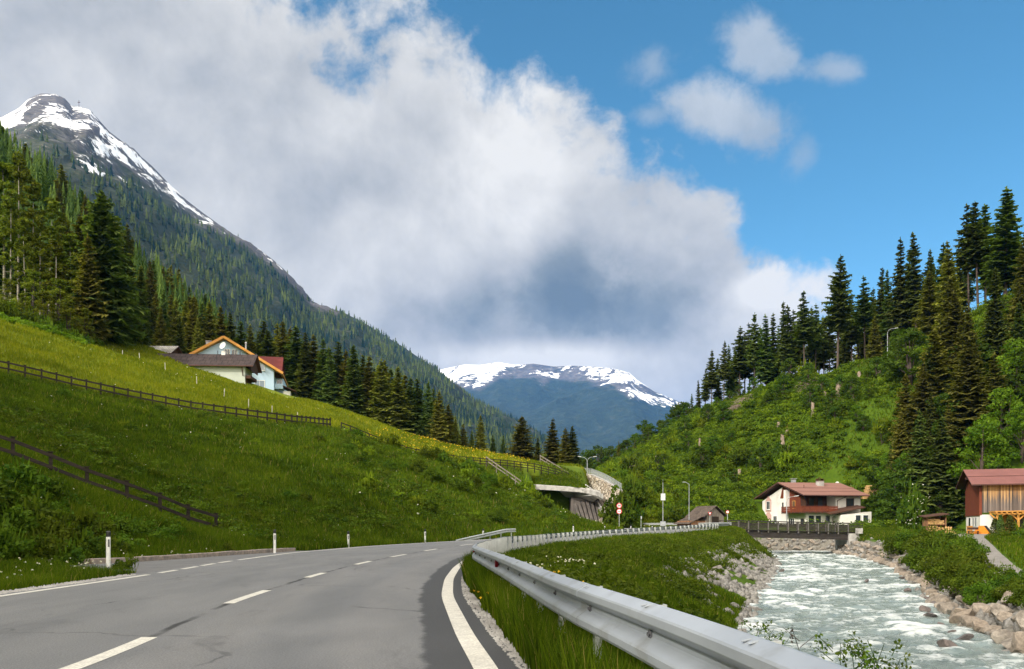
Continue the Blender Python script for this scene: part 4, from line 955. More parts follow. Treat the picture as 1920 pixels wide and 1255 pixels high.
# ---------------------------------------------------------------- trees on the right
gR = 'spruces in the row along the hilltop'
lR = 'dark spruce with bare lower trunk in the row along the hilltop above the chalet'
for px, top, d in ((1297, 738, 222), (1310, 712, 215), (1322, 690, 210), (1334, 655, 208), (1346, 672, 212), (1357, 640, 203), (1368, 645, 206), (1376, 650, 214), (1386, 612, 200), (1396, 622, 206), (1406, 606, 210), (1415, 586, 195), (1427, 610, 204), (1437, 588, 192), (1447, 586, 196),
               (1458, 612, 204), (1470, 565, 188), (1480, 572, 190), (1492, 580, 198), (1508, 546, 184), (1519, 575, 192), (1529, 570, 188), (1545, 592, 194), (1556, 572, 198), (1588, 560, 188), (1597, 548, 184), (1609, 562, 192), (1622, 517, 180), (1637, 540, 188), (1652, 500, 176), (1668, 505, 172), (1678, 520, 184),
               (1687, 448, 168), (1704, 470, 174), (1719, 437, 166), (1738, 468, 170), (1752, 480, 174), (1768, 456, 164), (1785, 480, 168), (1800, 470, 172), (1817, 383, 157), (1834, 375, 155), (1848, 380, 158), (1905, 430, 158), (1868, 440, 168), (1915, 480, 160), (1860, 470, 176),
               (1612, 580, 200), (1660, 560, 196), (1700, 520, 190), (1730, 520, 186), (1575, 590, 206), (1535, 600, 206), (1500, 600, 208), (1775, 500, 182), (1810, 450, 180), (1648, 570, 204)):
    tree_px('ridge', px, top, d, lR, gR, wide=1.05)
for px, top, d in ((1640, 560, 196), (1655, 540, 192), (1672, 550, 190), (1690, 540, 186), (1712, 520, 184), (1732, 530, 184), (1750, 520, 180), (1775, 540, 176), (1625, 570, 194)):
    tree_px('full', px, top, d, lR, gR)
tree_px('lone', 1570, 478, 174, 'tall spruce with a long bare trunk standing clear at the front edge of the hilltop', None, base_h=25., k=0, wide=1.05)
tree_px('ridge', 1885, 352, 150, 'highest reaching spruce, broad and dark, at the top end of the hilltop row', None, k=3, wide=1.55)
tree_px('full', 1640, 592, 168, 'small bushy green spruce beside the street lamp high on the slope', None, k=1)
gF = 'conifers on the steep slope behind the barn'
lF = 'brownish green conifer on the steep wooded slope between the chalet and the barn'
for px, top, d in ((1740, 650, 143), (1765, 612, 146), (1800, 600, 142), (1850, 590, 144), (1820, 660, 136), (1700, 700, 138), (1725, 690, 133), (1780, 690, 134), (1690, 770, 131), (1755, 760, 129), (1805, 740, 128), (1840, 700, 130), (1870, 640, 138), (1900, 560, 146), (1672, 830, 132), (1715, 800, 127), (1890, 700, 132), (1735, 850, 124), (1780, 830, 124)):
    tree_px('brown' if px % 2 else 'full', px, top, d, lF, gF, wide=1.15)
r_ = random.Random(8)
for i in range(34):
    px, d = r_.uniform(1685, 1945), r_.uniform(119, 160); x = (px - CX) / F * d; z = H1(x, d)
    py = HY - (z - CH) / d * F
    if py < 600 or (px < 1740 and py < 700): continue
    if i % 3 == 2: place_tree('green', x, d, r_.uniform(7, 11), 'low green broadleaf tree on the wooded foot of the hill behind the chalet', 'low broadleaf trees at the foot of the hill', name='broadleaf_tree', cat='tree', pool=BL, base_h=8., z=z)
    else: place_tree('brown' if i % 2 else 'full', x, d, r_.uniform(13, 18), lF, gF, z=z, wide=1.25)
lB = 'bright green broadleaf tree rising behind the barn roof'
for px, top, d, k in ((1905, 640, 124, 0), (1880, 730, 120, 1), (1840, 790, 117, 0), (1915, 760, 116, 1)):
    tree_px('bright', px, top, d, lB, 'bright broadleaf trees behind the barn', name='broadleaf_tree', cat='tree', pool=BL, base_h=12., k=k, wide=.95)
tree_px('bright', 1890, 500, 152, 'light green broadleaf tree among the dark spruces high on the slope', None, name='broadleaf_tree', cat='tree', pool=BL, base_h=12., k=0, wide=.7)
lG = 'low green broadleaf tree on the wooded foot of the hill behind the chalet'
for px, top, d in ((1640, 860, 138), (1690, 870, 126), (1660, 900, 130), (1745, 880, 122), (1790, 880, 120), (1620, 880, 146), (1600, 850, 152), (1580, 870, 150), (1700, 840, 132), (1560, 860, 156), (1765, 920, 118), (1680, 930, 124), (1640, 920, 134)):
    tree_px('green', px, top, d, lG, 'low broadleaf trees at the foot of the hill', name='broadleaf_tree', cat='tree', pool=BL, base_h=8., wide=1.0)
for px, top, d, k in ((1605, 800, 148, 0), (1630, 770, 150, 1), (1655, 790, 142, 0), (1690, 760, 144, 1), (1610, 860, 142, 1), (1700, 850, 128, 0), (1580, 820, 152, 1), (1665, 850, 134, 1), (1625, 720, 158, 0)):
    tree_px('bright', px, top, d, 'fresh green broadleaf tree on the slope right above the chalet', 'broadleaf trees above the chalet', name='broadleaf_tree', cat='tree', pool=BL, base_h=12., k=k, wide=.9)
r_ = random.Random(17); n = 0
while n < 46:
    y = r_.uniform(150, 225); px = r_.uniform(1190, 1690); x = (px - CX) / F * y; kx_ = knots(np.array([y]))[0][0]
    if not (kx_[3] < x < kx_[10] - 2): continue
    place_tree('green', x, y, r_.uniform(2.2, 5.0), 'young round leafy tree among the bushes of the cleared hillside', 'young trees on the cleared hillside', name='broadleaf_tree', cat='tree', pool=BL, base_h=8.); n += 1
# trees where the hill runs out beyond the gallery
lE = 'small dark tree on the far shoulder of the hill beyond the stone wall'
for px, top, d in ((1208, 790, 262), (1222, 795, 250), (1240, 788, 252), (1258, 770, 240), (1272, 760, 236), (1190, 815, 275), (1175, 825, 262), (1282, 755, 230), (1200, 820, 240), (1165, 832, 285), (1148, 838, 300), (1135, 842, 310), (1120, 838, 300), (1250, 800, 225), (1105, 845, 320), (1155, 850, 230), (1180, 848, 215), (1215, 830, 215), (1100, 860, 210), (1120, 866, 220), (1138, 866, 205)):
    tree_px('green' if px % 3 else 'green', px, top, d, lE, 'trees on the far shoulder of the hill', name='broadleaf_tree', cat='tree', pool=BL, base_h=8., wide=.9)
for px, top, d in ((1127, 838, 290), (1190, 838, 240), (1160, 826, 270)):
    tree_px('full', px, top, d, 'small spruce among the round trees beyond the stone wall', 'small spruces beyond the stone wall')

# ---------------------------------------------------------------- trees on the left
gE = 'spruces along the upper edge of the meadow'
lE = 'olive green spruce in the row along the upper edge of the sunny meadow'
for px, top, d in ((495, 600, 188), (507, 618, 180), (517, 607, 186), (529, 602, 184), (543, 612, 192), (557, 610, 182), (572, 622, 178), (589, 627, 180), (606, 634, 178), (620, 652, 176), (634, 640, 182), (648, 655, 178), (663, 646, 172), (678, 665, 182), (692, 667, 174), (705, 684, 180), (712, 672, 172), (722, 675, 176), (735, 690, 182),
               (747, 687, 172), (758, 702, 180), (769, 707, 174), (784, 708, 176), (799, 715, 174), (811, 728, 182), (822, 731, 172), (837, 757, 178), (854, 779, 176), (869, 793, 180), (885, 806, 190), (901, 776, 178), (924, 813, 182), (943, 816, 184), (578, 640, 200), (615, 650, 200), (655, 670, 205), (700, 690, 205), (745, 705, 205), (790, 730, 205), (830, 760, 205), (505, 640, 195), (550, 632, 200), (600, 655, 198), (640, 668, 195), (685, 690, 192), (728, 705, 190), (772, 728, 190), (815, 748, 192), (846, 775, 190), (535, 625, 205)):
    tree_px('full', px, top, d, lE, gE, wide=1.3)
tree_px('full', 978, 779, 186, 'wide shaggy spruce behind the gallery meadow, broadest of the small group there', None, k=1, wide=2.1)
tree_px('brown', 1036, 783, 182, 'tall pointed spruce at the end of the gallery meadow', None, k=0, wide=1.75)
tree_px('full', 1008, 820, 190, 'lowest spruce, standing in the gap between two taller ones past the gallery meadow', None, k=2, wide=1.5)
for px, top in ((1062, 801), (1073, 798)): tree_px('full', px, top, 178, 'one of two close set twin spruces above the gallery roof corner', 'twin spruces above the gallery roof', wide=1.5)
# hillside forest behind the houses
lH = 'spruce in the dark forest climbing the slope behind the farm houses'
gH = 'spruces of the forest behind the houses'
for px, top, d in ((280, 532, 176), (292, 545, 180), (305, 540, 172), (318, 552, 180), (330, 558, 172), (345, 562, 178), (360, 552, 170), (378, 566, 178), (395, 562, 172), (410, 575, 180), (430, 585, 184), (450, 600, 182), (470, 606, 186), (268, 545, 184), (255, 530, 190), (482, 618, 190), (300, 575, 165), (338, 590, 163), (372, 596, 162)):
    tree_px('full', px, top, d, lH, gH, wide=1.05)
r_ = random.Random(5); n = 0
while n < 72:
    y = r_.uniform(140, 330); px = r_.uniform(-60, 470); x = (px - CX) / F * y; z = H1(x, y)
    py = HY - (z - CH) / y * F
    if py > 700 - max(0, (px - 200)) * .0 or (px > 230 and y < 190): continue
    place_tree('full' if r_.random() < .7 else 'brown', x, y, r_.uniform(15, 21), lH, gH, z=z, wide=r_.uniform(.9, 1.2)); n += 1
tree_px('big', 190, 352, 126, 'huge dark spruce with sweeping limbs at the edge of the meadow beside the grey shed', None, base_h=24., k=0, wide=1.08)
for px, top, d in ((148, 405, 132), (235, 440, 134), (262, 500, 138), (222, 410, 140), (170, 440, 122)): tree_px('full', px, top, d, 'dark spruce crowding round the huge spruce at the meadow edge', 'spruces round the huge spruce', wide=1.25)
lL = 'slender pale trunked larch with light green foliage among the trees beside the meadow'
for px, top, d, hh in ((8, 300, 128, 1), (34, 292, 126, 1), (62, 335, 130, 1), (92, 372, 128, 1), (118, 400, 131, 1), (20, 360, 122, 1), (75, 400, 124, 1), (-25, 320, 126, 1), (135, 440, 128, 1), (48, 410, 121, 1), (105, 450, 122, 1)):
    tree_px('larch', px, top, d, lL, 'larches beside the meadow', name='larch_tree', cat='larch', wide=1.15)
for px, top, d in ((15, 520, 117), (60, 505, 118), (110, 520, 119), (150, 470, 124), (-20, 500, 117), (85, 545, 115), (40, 548, 114), (130, 560, 117), (160, 575, 119)):
    tree_px('thin', px, top, d, 'leafy young tree filling the edge of the wood below the larches', 'young trees at the wood edge', name='broadleaf_tree', cat='tree', pool=BL, base_h=15., wide=1.3)
# trees further up that hill, one mass
def conifer_mass(name, pts, hts, m, seed, seg=9, lay=7, tvar=.13, upf=.05):
    """many small conifers in one mesh: tiers of ragged drooping triangles"""
    r = np.random.default_rng(seed); n = len(pts)
    A, B, C, T = [], [], [], []
    tb = np.clip(r.beta(.7, 1.1, n) * .9 + fbm(pts[:, 0] / 90., pts[:, 2] / 90., 3, 5) * .9, 0, 1)
    for l in range(lay):
        f = l / lay; z0 = hts * (.06 + .90 * f); rd = hts * .19 * (1 - f) ** .8 + hts * .012
        for s in range(seg):
            a = 6.283 * (s + r.uniform(-.4, .4, n)) / seg + l
            q = rd * r.uniform(.55, 1.2, n)
            tip = pts + np.stack([np.cos(a) * q, np.sin(a) * q, z0 - hts * .03 * r.uniform(0, 2, n)], 1)
            a1, a2 = a - .5, a + .5; k = rd * .30; up = z0 + hts * upf
            A.append(pts + np.stack([np.cos(a1) * k, np.sin(a1) * k, up], 1)); B.append(tip); C.append(pts + np.stack([np.cos(a2) * k, np.sin(a2) * k, up * 1.0], 1))
            T.append(np.clip(tb + r.normal(0, tvar, n), 0, 1))
    A.append(pts + np.stack([-.03 * hts, 0 * hts, hts * .8], 1)); B.append(pts + np.stack([0 * hts, 0 * hts, hts * 1.05], 1)); C.append(pts + np.stack([.03 * hts, 0 * hts, hts * .8], 1)); T.append(tb)
    A, B, C, T = map(np.concatenate, (A, B, C, T))
    o = link(bpy.data.objects.new(name, quads_mesh(name, A, B, C, None, m, T, True))); tag(o, kind='stuff'); return o
q = np.random.default_rng(31); yy = q.uniform(150, 440, 5200); xx = (q.uniform(-330, 560, 5200) - CX) / F * yy
zz = H(xx, yy); py = HY - (zz - CH) / yy * F; pxx = CX + xx / yy * F
keep = (py < 690) & ~((pxx > 230) & (yy < 200)) & (xx < -70 - 0 * yy)
pts = np.stack([xx, yy, zz - .3], 1)[keep][:1500]
conifer_mass('forest', pts, q.uniform(13, 20, len(pts)), M['spruce'], 3, 8, 17)
# trees added on the unseen hill behind left, helping it shade the road
xs = q.uniform(-170, -62, 420); ys_ = q.uniform(-58, 40, 420); ok = (xs / np.maximum(ys_, 1) < -1.0) | (ys_ < 5)
pts = np.stack([xs, ys_, H(xs, ys_) - .3], 1)[ok]; conifer_mass('forest', pts, q.uniform(13, 20, len(pts)), M['spruce'], 4, 7, 12)
# forest on the big mountain: at that distance each tree is three ragged stacked cones
def cone_mass(name, pts, hts, m, seed, seg=7):
    r = np.random.default_rng(seed); n = len(pts)
    tb = np.clip(r.beta(.7, 1.0, n) * .95 + fbm(pts[:, 0] / 90., pts[:, 2] / 90., 3, 5) * .9, 0, 1)
    w = r.uniform(.13, .22, n); A, B, C, T = [], [], [], []
    for z0, z1, k in ((.04, .52, 1.0), (.28, .78, .74), (.58, 1.0, .46)):
        rj = hts[:, None] * w[:, None] * k * r.uniform(.65, 1.3, (n, seg)); a0 = r.uniform(0, 6.28, n); zj = hts[:, None] * (z0 + r.uniform(-.05, .05, (n, seg)))
        top = pts + np.stack([hts * r.normal(0, .012, n), hts * r.normal(0, .012, n), hts * z1], 1)
        ring = []
        for s in range(seg):
            a = a0 + 6.2832 * s / seg; ring.append(pts + np.stack([np.cos(a) * rj[:, s], np.sin(a) * rj[:, s], zj[:, s]], 1))
        for s in range(seg):
            A.append(ring[s]); B.append(ring[(s + 1) % seg]); C.append(top); T.append(np.clip(tb + r.normal(0, .05, n), 0, 1))
    A, B, C, T = map(np.concatenate, (A, B, C, T))
    o = link(bpy.data.objects.new(name, quads_mesh(name, A, B, C, None, m, T, True))); tag(o, kind='stuff'); return o
# where it grows
def mountain_forest():
    Pm, Vv, bare, snow, below, pxv, pyv = MT
    ny, nx = Vv.shape; r = np.random.default_rng(12); N = 15000
    fi = r.uniform(0, ny - 1.01, N); fj = r.uniform(0, nx - 1.01, N); i, j = fi.astype(int), fj.astype(int); a, b = (fi - i)[:, None], (fj - j)[:, None]
    p = Pm[i, j] * (1 - a) * (1 - b) + Pm[i + 1, j] * a * (1 - b) + Pm[i, j + 1] * (1 - a) * b + Pm[i + 1, j + 1] * a * b
    v = Vv[i, j]; be = below[i, j]; px, py = pxv[i, j], pyv[i, j]
    low = np.interp(px, [0, 60, 150, 200, 250, 330, 380, 410, 440, 470, 520, 560, 620, 700], [50, 90, 128, 100, 64, 42, 25, 10, 2, 9, 10, 1, 1, -10])
    dens = np.clip((be - low * .8) / (10 + low * .5), 0.0, 1) * (.42 + 1.1 * np.clip(fbm(px / 26., py / 34., 4, 14) + .42, 0, 1))
    k = (r.random(N) < dens) & (v > -.02) & (px > -60) & (px < 1150) & (be > -6)
    pts = p[k]
    h = r.uniform(20, 34, len(pts)) * np.clip(pts[:, 1] / 2000., .45, 1.1) * np.clip(.55 + be[k] / 160, .55, 1.0); pts[:, 2] -= 1.0
    cone_mass('forest', pts, h, M['forest'], 9)
mountain_forest()

# ---------------------------------------------------------------- bushes
r_ = random.Random(11)
gS, lS = 'bushes on the cleared hillside', 'leafy bush on the cleared hillside above the road and the chalet'
n = 0
while n < 110:
    y = r_.uniform(122, 230); px = r_.uniform(1130, 1720); x = (px - CX) / F * y
    kx_, _ = knots(np.array([y])); kx_ = kx_[0]
    if not (kx_[1] + 2 < x < kx_[9] + 1): continue
    if 42 < x < 60 and y < 147: continue
    z = H1(x, y)
    if y < 165 and x < kx_[7]: pass
    place_shrub('bright' if r_.random() < .55 else 'green', x, y, r_.choice((.35, .5, .7, .9, 1.2, 1.5)) * r_.uniform(.85, 1.15), lS, gS, r_.uniform(.7, 1.5), z); n += 1
for i in range(26):                     # foot of the hill, past the hut and along the far side of the road
    y = r_.uniform(124, 146); x = float(XR(y)) + r_.uniform(4.5, 14)
    place_shrub('green' if i % 3 else 'bright', x, y, r_.uniform(.7, 1.3), 'dense green bush at the foot of the hill beside the round traffic signs', 'bushes beside the traffic signs')
gW, lW = 'willow bushes on the river bank', 'willow bush overhanging the boulders on the river bank below the barn'
for px, py, d, s in ((1708, 1008, 86, .6), (1715, 1020, 78, 1.0), (1745, 1018, 76, 1.0), (1770, 1030, 68, .95), (1800, 1040, 60, .9), (1740, 1050, 64, .8), (1780, 1060, 56, .85), (1815, 1070, 51, .8), (1840, 1055, 52, .7), (1830, 1095, 45, .75), (1865, 1090, 43, .7), (1855, 1115, 40, .6), (1890, 1110, 38, .62), (1905, 1135, 34.5, .5), (1875, 1140, 36, .45)):
    x, y, z = at(px, py, d); kx_, _ = knots(np.array([y])); x = max(x, kx_[0][6] + .2); x -= 1.25; place_shrub('willow', x, y, s * 1.2, lW, gW, .9)
for px, py, d, s in ((1760, 1018, 72, .8), (1790, 1030, 64, .8), (1812, 1045, 58, .75), (1918, 1135, 33.5, .45), (1900, 1145, 33, .4), (1930, 1150, 31, .45), (1885, 1130, 36, .45), (1925, 1168, 29.5, .35)):
    x, y, z = at(px, py, d); kx_, _ = knots(np.array([y])); x = max(x, kx_[0][6] - .5); place_shrub('willow', x, y, s * 1.1, lW, gW, .95)
gD, lD = 'bushes on the bank under the lower fence', 'dark bush on the steep bank below the lower wooden fence'
for px, py, d, s in ((20, 985, 25.5, .5), (60, 960, 27, .62), (-30, 960, 26, .7), (110, 985, 26.5, .55), (150, 960, 29, .5), (40, 920, 29.5, .55), (100, 930, 30.5, .5), (190, 985, 29, .42), (10, 1015, 24, .5), (85, 1010, 25, .5), (160, 1010, 26.5, .42), (230, 985, 31, .38), (260, 995, 32, .32), (-20, 1010, 23.5, .5), (130, 1030, 25, .4), (215, 1012, 28, .3), (-60, 930, 27, .7)):
    x, y, z = at(px, py, d); place_shrub('green', x, y, s, lD, gD, 1.0)
x, y, z = at(238, 1066, 22.5); place_shrub('green', x, y, .24, 'small dark weed bush at the kerb corner beside the closest white marker post', None, 1.2)
x, y, z = at(428, 1030, 34.5); place_shrub('green', x, y, .22, 'small round dark bush just behind the granite kerb', None, 1.3)
gB_, lB_ = 'scrub on the road embankment', 'low scrubby bush on the grassy road embankment'
n = 0
while n < 46:
    px, d = r_.uniform(60, 1080), r_.uniform(44, 118); x = (px - CX) / F * d
    if x > XL(d) - 4 or above_fence(np.array([x]), np.array([d]))[0] > -3: continue
    place_shrub('bright' if r_.random() < .4 else 'green', x, d, r_.uniform(.22, .5) * (1 if px < 650 else 1.5), lB_, gB_, r_.uniform(.7, 1.2)); n += 1
n = 0
while n < 64:
    px, d = r_.uniform(640, 1075), r_.uniform(62, 126); x = (px - CX) / F * d
    if x > XL(d) - 4 or above_fence(np.array([x]), np.array([d]))[0] > -4: continue
    place_shrub('bright' if r_.random() < .35 else 'willow', x, d, r_.uniform(.3, .8), lB_, gB_, r_.uniform(.8, 1.3)); n += 1
for px, py, d, s in ((880, 935, 92, .8), (940, 940, 100, .9), (985, 935, 108, .95), (1020, 930, 116, 1.0), (1045, 935, 120, 1.0), (1000, 950, 104, .8), (910, 905, 112, .8), (720, 845, 98, .7), (735, 835, 101, .9), (860, 890, 110, .8), (1060, 950, 118, .8)):
    x, y, z = at(px, py, d); place_shrub('bright', x, y, s, 'feathery light green bush on the embankment below the concrete canopy', 'bushes below the concrete canopy', 1.2)
gM, lM = 'bushes along the wood edge', 'dense bush along the wood edge above the meadow'
for px, py, d, s in ((10, 588, 113, 1.2), (50, 595, 112, 1.1), (95, 600, 112, 1.2), (125, 610, 114, 1.0), (150, 625, 116, 1.1), (170, 640, 119, .9), (-30, 585, 112, 1.2), (70, 580, 115, 1.3), (30, 575, 116, 1.3), (120, 590, 118, 1.2), (185, 650, 121, .6)):
    x, y, z = at(px, py, d); place_shrub('green', x, y, s, lM, gM, 1.1)
for px, py, d, s in ((1000, 938, 124, 1.0), (1018, 945, 124, 1.1), (1035, 948, 125, 1.1), (1052, 950, 125, 1.0), (1068, 955, 126, .8), (985, 930, 125, .9), (965, 925, 122, .9), (1030, 962, 118, .8), (945, 915, 120, .9)):
    x, y, z = at(px, py, d); place_shrub('green', x, y, s, 'feathery light green bush on the embankment below the concrete canopy', 'bushes below the concrete canopy', 1.25)
for px, d, s in ((1160, 124, 1.9), (1151, 123.5, 1.15), (1172, 123, 1.5), (1152, 127, 1.1), (1160, 128, 1.5), (1170, 127, 1.5), (1182, 126, 1.3), (1146, 125.5, .7), (1176, 130, 1.6), (1190, 129, 1.4)):
    x, y, z = at(px, 985, d); place_shrub('green', x, y, s, 'dense green bush at the foot of the hill beside the round traffic signs', 'bushes beside the traffic signs', 1.5)
x, y, z = at(1712, 985, 112); place_shrub('green', x, y, 1.5, 'tall bush dotted with white blossom between the chalet and the woodshed', None, 2.1, k=0)
# leafy carpet between the bushes
def leaf_carpet(name, xs, ys, zs, per, rad, size, m, seed, hgt):
    r = np.random.default_rng(seed); n = len(xs)
    rr = rad * np.exp(r.normal(-.15, .5, n)).clip(.25, 2.2)
    A, B_, C, D_, T = leaf_cloud(r, np.stack([xs, ys, zs + hgt * r.uniform(.2, 1, n)], 1), np.stack([rr, rr, rr * .55], 1), per, size)
    o = link(bpy.data.objects.new(name, quads_mesh(name, A, B_, C, D_, m, T))); tag(o, kind='stuff'); return o
q = np.random.default_rng(77)
yy = q.uniform(118, 240, 16000); px = q.uniform(1120, 1960, 16000); xx = (px - CX) / F * yy; kk, _ = knots(yy)
ok = (xx > kk[:, 1] + 1.5) & (xx < kk[:, 10] + 4) & ~((xx > 43) & (xx < 59) & (yy > 124) & (yy < 146)) & ~((xx > 54) & (yy < 122)) & ~((xx < 44) & (yy < 126))
for px_, py_, d_, rr_, am in scars[:3]: c = P(px_, py_, d_); ok &= np.hypot(xx - c.x, (yy - c.y) / 1.6) > rr_ * .9
ok &= q.random(len(xx)) < np.clip(fbm(xx * .09, yy * .09, 4, 91) * 3.0 + .62, .12, 1)
xx, yy = xx[ok][:6000], yy[ok][:6000]; zz = H(xx, yy); h_ = len(xx) // 2
leaf_carpet('undergrowth', xx[h_:], yy[h_:], zz[h_:], 92, .85, .18, M['shrub'], 5, .55)
leaf_carpet('undergrowth', xx[:h_], yy[:h_], zz[:h_], 92, .85, .18, M['shrub_bright'], 6, .5)
# big-leaved ground cover below the wood edge on the left, and leafy cover on the bank under the lower fence
yy = q.uniform(103, 116, 420); px = q.uniform(-60, 155, 420); xx = (px - CX) / F * yy; zz = H(xx, yy); py = HY - (zz - CH) / yy * F
ok = (py > 585) & (py < 668 + px * .12)
leaf_carpet('undergrowth', xx[ok], yy[ok], zz[ok], 60, .6, .26, M['broadleaf_bright'], 8, .3)
yy = q.uniform(23.5, 36, 420); px = q.uniform(-80, 330, 420); xx = (px - CX) / F * yy; zz = H(xx, yy)
ok = (xx < XL(yy) - 4.2) & (HY - (zz - CH) / yy * F > 905 + .28 * (px - 0)) & ~((yy < 40) & (xx > kerb_x(yy) - 1.3))
leaf_carpet('undergrowth', xx[ok], yy[ok], zz[ok], 90, .34, .06, M['shrub'], 9, .25)
# herbs and low scrub over the embankment, in patches
yy = q.uniform(40, 132, 9000); px = q.uniform(-40, 1080, 9000); xx = (px - CX) / F * yy
ok = (xx < XL(yy) - 3) & (above_fence(xx, yy) < -1.5) & (q.random(9000) < np.clip(fbm(xx * .12, yy * .12, 4, 93) * 3.4 + np.where(px > 620, .42, -.06), .02, 1))
xx, yy, px = xx[ok][:2600], yy[ok][:2600], px[ok][:2600]; h_ = len(xx) // 2
leaf_carpet('undergrowth', xx[:h_], yy[:h_], H(xx[:h_], yy[:h_]), 56, .50, .085, M['shrub'], 13, .35)
leaf_carpet('undergrowth', xx[h_:], yy[h_:], H(xx[h_:], yy[h_:]), 56, .50, .09, M['shrub'], 14, .4)
# left river bank: scrubby cover between the rail and the stones
yy = q.uniform(14, 92, 3400); t_ = q.uniform(0, 1, 3400); kk, _ = knots(yy); xx = kk[:, 1] + .8 + (kk[:, 2] + 2.6 - kk[:, 1]) * t_
ok = q.random(3400) < np.clip(fbm(xx * .3, yy * .3, 3, 44) * 2.4 + .30, .04, .9)
xx, yy = xx[ok][:1500], yy[ok][:1500]
leaf_carpet('undergrowth', xx, yy, H(xx, yy), 60, .38, .075, M['shrub'], 10, .3)

# ---------------------------------------------------------------- grass
def grass(name, xs, ys, hgt, wid, seed, mat=None, bend=.45, zs=None):
    r = np.random.default_rng(seed); n = len(xs)
    zs = H(xs, ys) - .02 if zs is None else zs
    a = r.uniform(0, 6.283, n); b = r.uniform(0, 6.283, n)
    h = hgt * r.uniform(.55, 1.35, n); w = wid * r.uniform(.6, 1.3, n); bd = bend * h * r.uniform(.2, 1.2, n)
    o = np.stack([xs, ys, zs], 1); s = np.stack([np.cos(a), np.sin(a), 0 * a], 1) * w[:, None]; d = np.stack([np.cos(b), np.sin(b), 0 * b], 1)
    up = np.array([0, 0, 1.0])
    m1 = o + d * (bd * .3)[:, None] + up * (h * .55)[:, None]; tp = o + d * bd[:, None] + up * h[:, None]
    V = np.stack([o - s, o + s, m1 + s * .7, m1 - s * .7, tp], 1).reshape(-1, 3)
    base = np.arange(n) * 5
    Fq = np.stack([base, base + 1, base + 2, base + 3, base + 3, base + 2, base + 4], 1)
    sizes = np.tile([4, 3], n)
    t = np.clip(r.beta(2.2, 2.6, n) * .92 + fbm(xs * .5, ys * .5, 3, 15) * .5, 0, 1); t = np.where(r.random(n) < .035, r.uniform(.93, 1, n), np.minimum(t, .9))
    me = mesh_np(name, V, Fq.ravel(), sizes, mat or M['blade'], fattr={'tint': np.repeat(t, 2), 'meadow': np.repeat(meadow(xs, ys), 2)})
    ob = link(bpy.data.objects.new(name, me)); return tag(ob, kind='stuff')
def scatter(n, y0, y1, xlo, xhi, seed, power=1.0):
    r = np.random.default_rng(seed); y = y0 + (y1 - y0) * r.uniform(0, 1, n) ** power
    a, b = xlo(y), xhi(y); x = a + (b - a) * r.uniform(0, 1, n); return x, y
def dens(x, y, seed, sc=.35, lo=.35): return np.random.default_rng(seed).random(len(x)) < np.clip(fbm(x * sc, y * sc, 3, seed) * 2.0 + .62, lo, 1)
# between the edge line and the rail, and just behind it
x, y = scatter(125000, 2.2, 24, lambda y: XR(y) + .52 + .12 * np.sin(y * 2.1), lambda y: XA(y) + 1.2, 1, 1.25); k = dens(x, y, 2, .8); grass('grass', x[k], y[k], .20, .0042 + .0003 * y[k], 3)
x, y = scatter(150000, 5, 42, lambda y: XA(y) + .25, lambda y: knots(y)[0][:, 3] - .3, 4, 1.3); k = dens(x, y, 5, .6); grass('grass', x[k], y[k], .30, .006 + .0004 * y[k], 6)
x, y = scatter(80000, 42, 98, lambda y: XA(y) + .3, lambda y: knots(y)[0][:, 2] + 2.6, 7, 1.2); k = dens(x, y, 8, .4); grass('grass', x[k], y[k], .34, .013 + .0003 * y[k], 9)
# left verge
x, y = scatter(85000, 11.5, 20.5, lambda y: XL(y) - 7, lambda y: XL(y) - .52 - .25 * vnoise(y * .9, y * 0 + 4.0, 5), 10, 1.0); k = (x / y > -.70) & dens(x, y, 11, .7); grass('grass', x[k], y[k], .24, .0075, 12)
x, y = scatter(60000, 20, 41, lambda y: kerb_x(y) - 6 + 0 * y, lambda y: np.where(y < 24.6, XL(y) - .35 - (y - 19.6) * .95 - .2, kerb_x(y) - .25), 13); k = (x / y > -.70); grass('grass', x[k], y[k], .26, .011, 14)
# embankment and meadows, thinner with distance
x, y = scatter(150000, 30, 62, lambda y: -.66 * y, lambda y: np.where(y < 40, kerb_x(y) - 3, XL(y) - 1.0), 15, .9); grass('grass', x, y, .34, .021, 16)
x, y = scatter(120000, 60, 100, lambda y: -.66 * y, lambda y: XL(y) - 1.0, 17, .9); grass('grass', x, y, .42, .038, 18)
x, y = scatter(90000, 100, 150, lambda y: -.62 * y, lambda y: np.where(y > 142.5, 13 + 0 * y, np.minimum(XL(y) - 1.0, 2 + 0 * y)), 19, .9); k = ~((x < -36) & (x > -52) & (y > 128.5)); grass('grass', x[k], y[k], .40, .06, 20)
# right meadows
x, y = scatter(70000, 26, 100, lambda y: knots(y)[0][:, 6] + .2, lambda y: knots(y)[0][:, 8] - 1, 21, .8); k = x / y < .70; X_, Y_ = x[k], y[k]
PATHC = [at(1925, 1092, 34), at(1895, 1065, 41), at(1868, 1045, 50), at(1845, 1028, 62), at(1828, 1018, 76), at(1815, 1010, 88), at(1812, 1003, 97)]
pcx, pcy = np.array([p[0] for p in PATHC]), np.array([p[1] for p in PATHC])
def path_half(y): return np.interp(y, [30, 60, 80, 90, 99], [.65, .75, 1.1, 2.4, 5.0])
k = (np.abs(X_ - np.interp(Y_, pcy, pcx)) > path_half(Y_) + .1) & ~((Y_ > 88) & (np.abs(X_ - 58) < 5)); grass('grass', X_[k], Y_[k], .30, .03, 22)
x, y = scatter(46000, 100, 124, lambda y: np.where(y < 108, 44 + 0 * y, np.maximum(44, knots(y)[0][:, 6])), lambda y: 64 + 0 * y, 23); k = ~((x > 38) & (x < 57) & (y > 121)) & ~((x > 52.5)&(y<106)); grass('grass', x[k], y[k], .3, .05, 24)
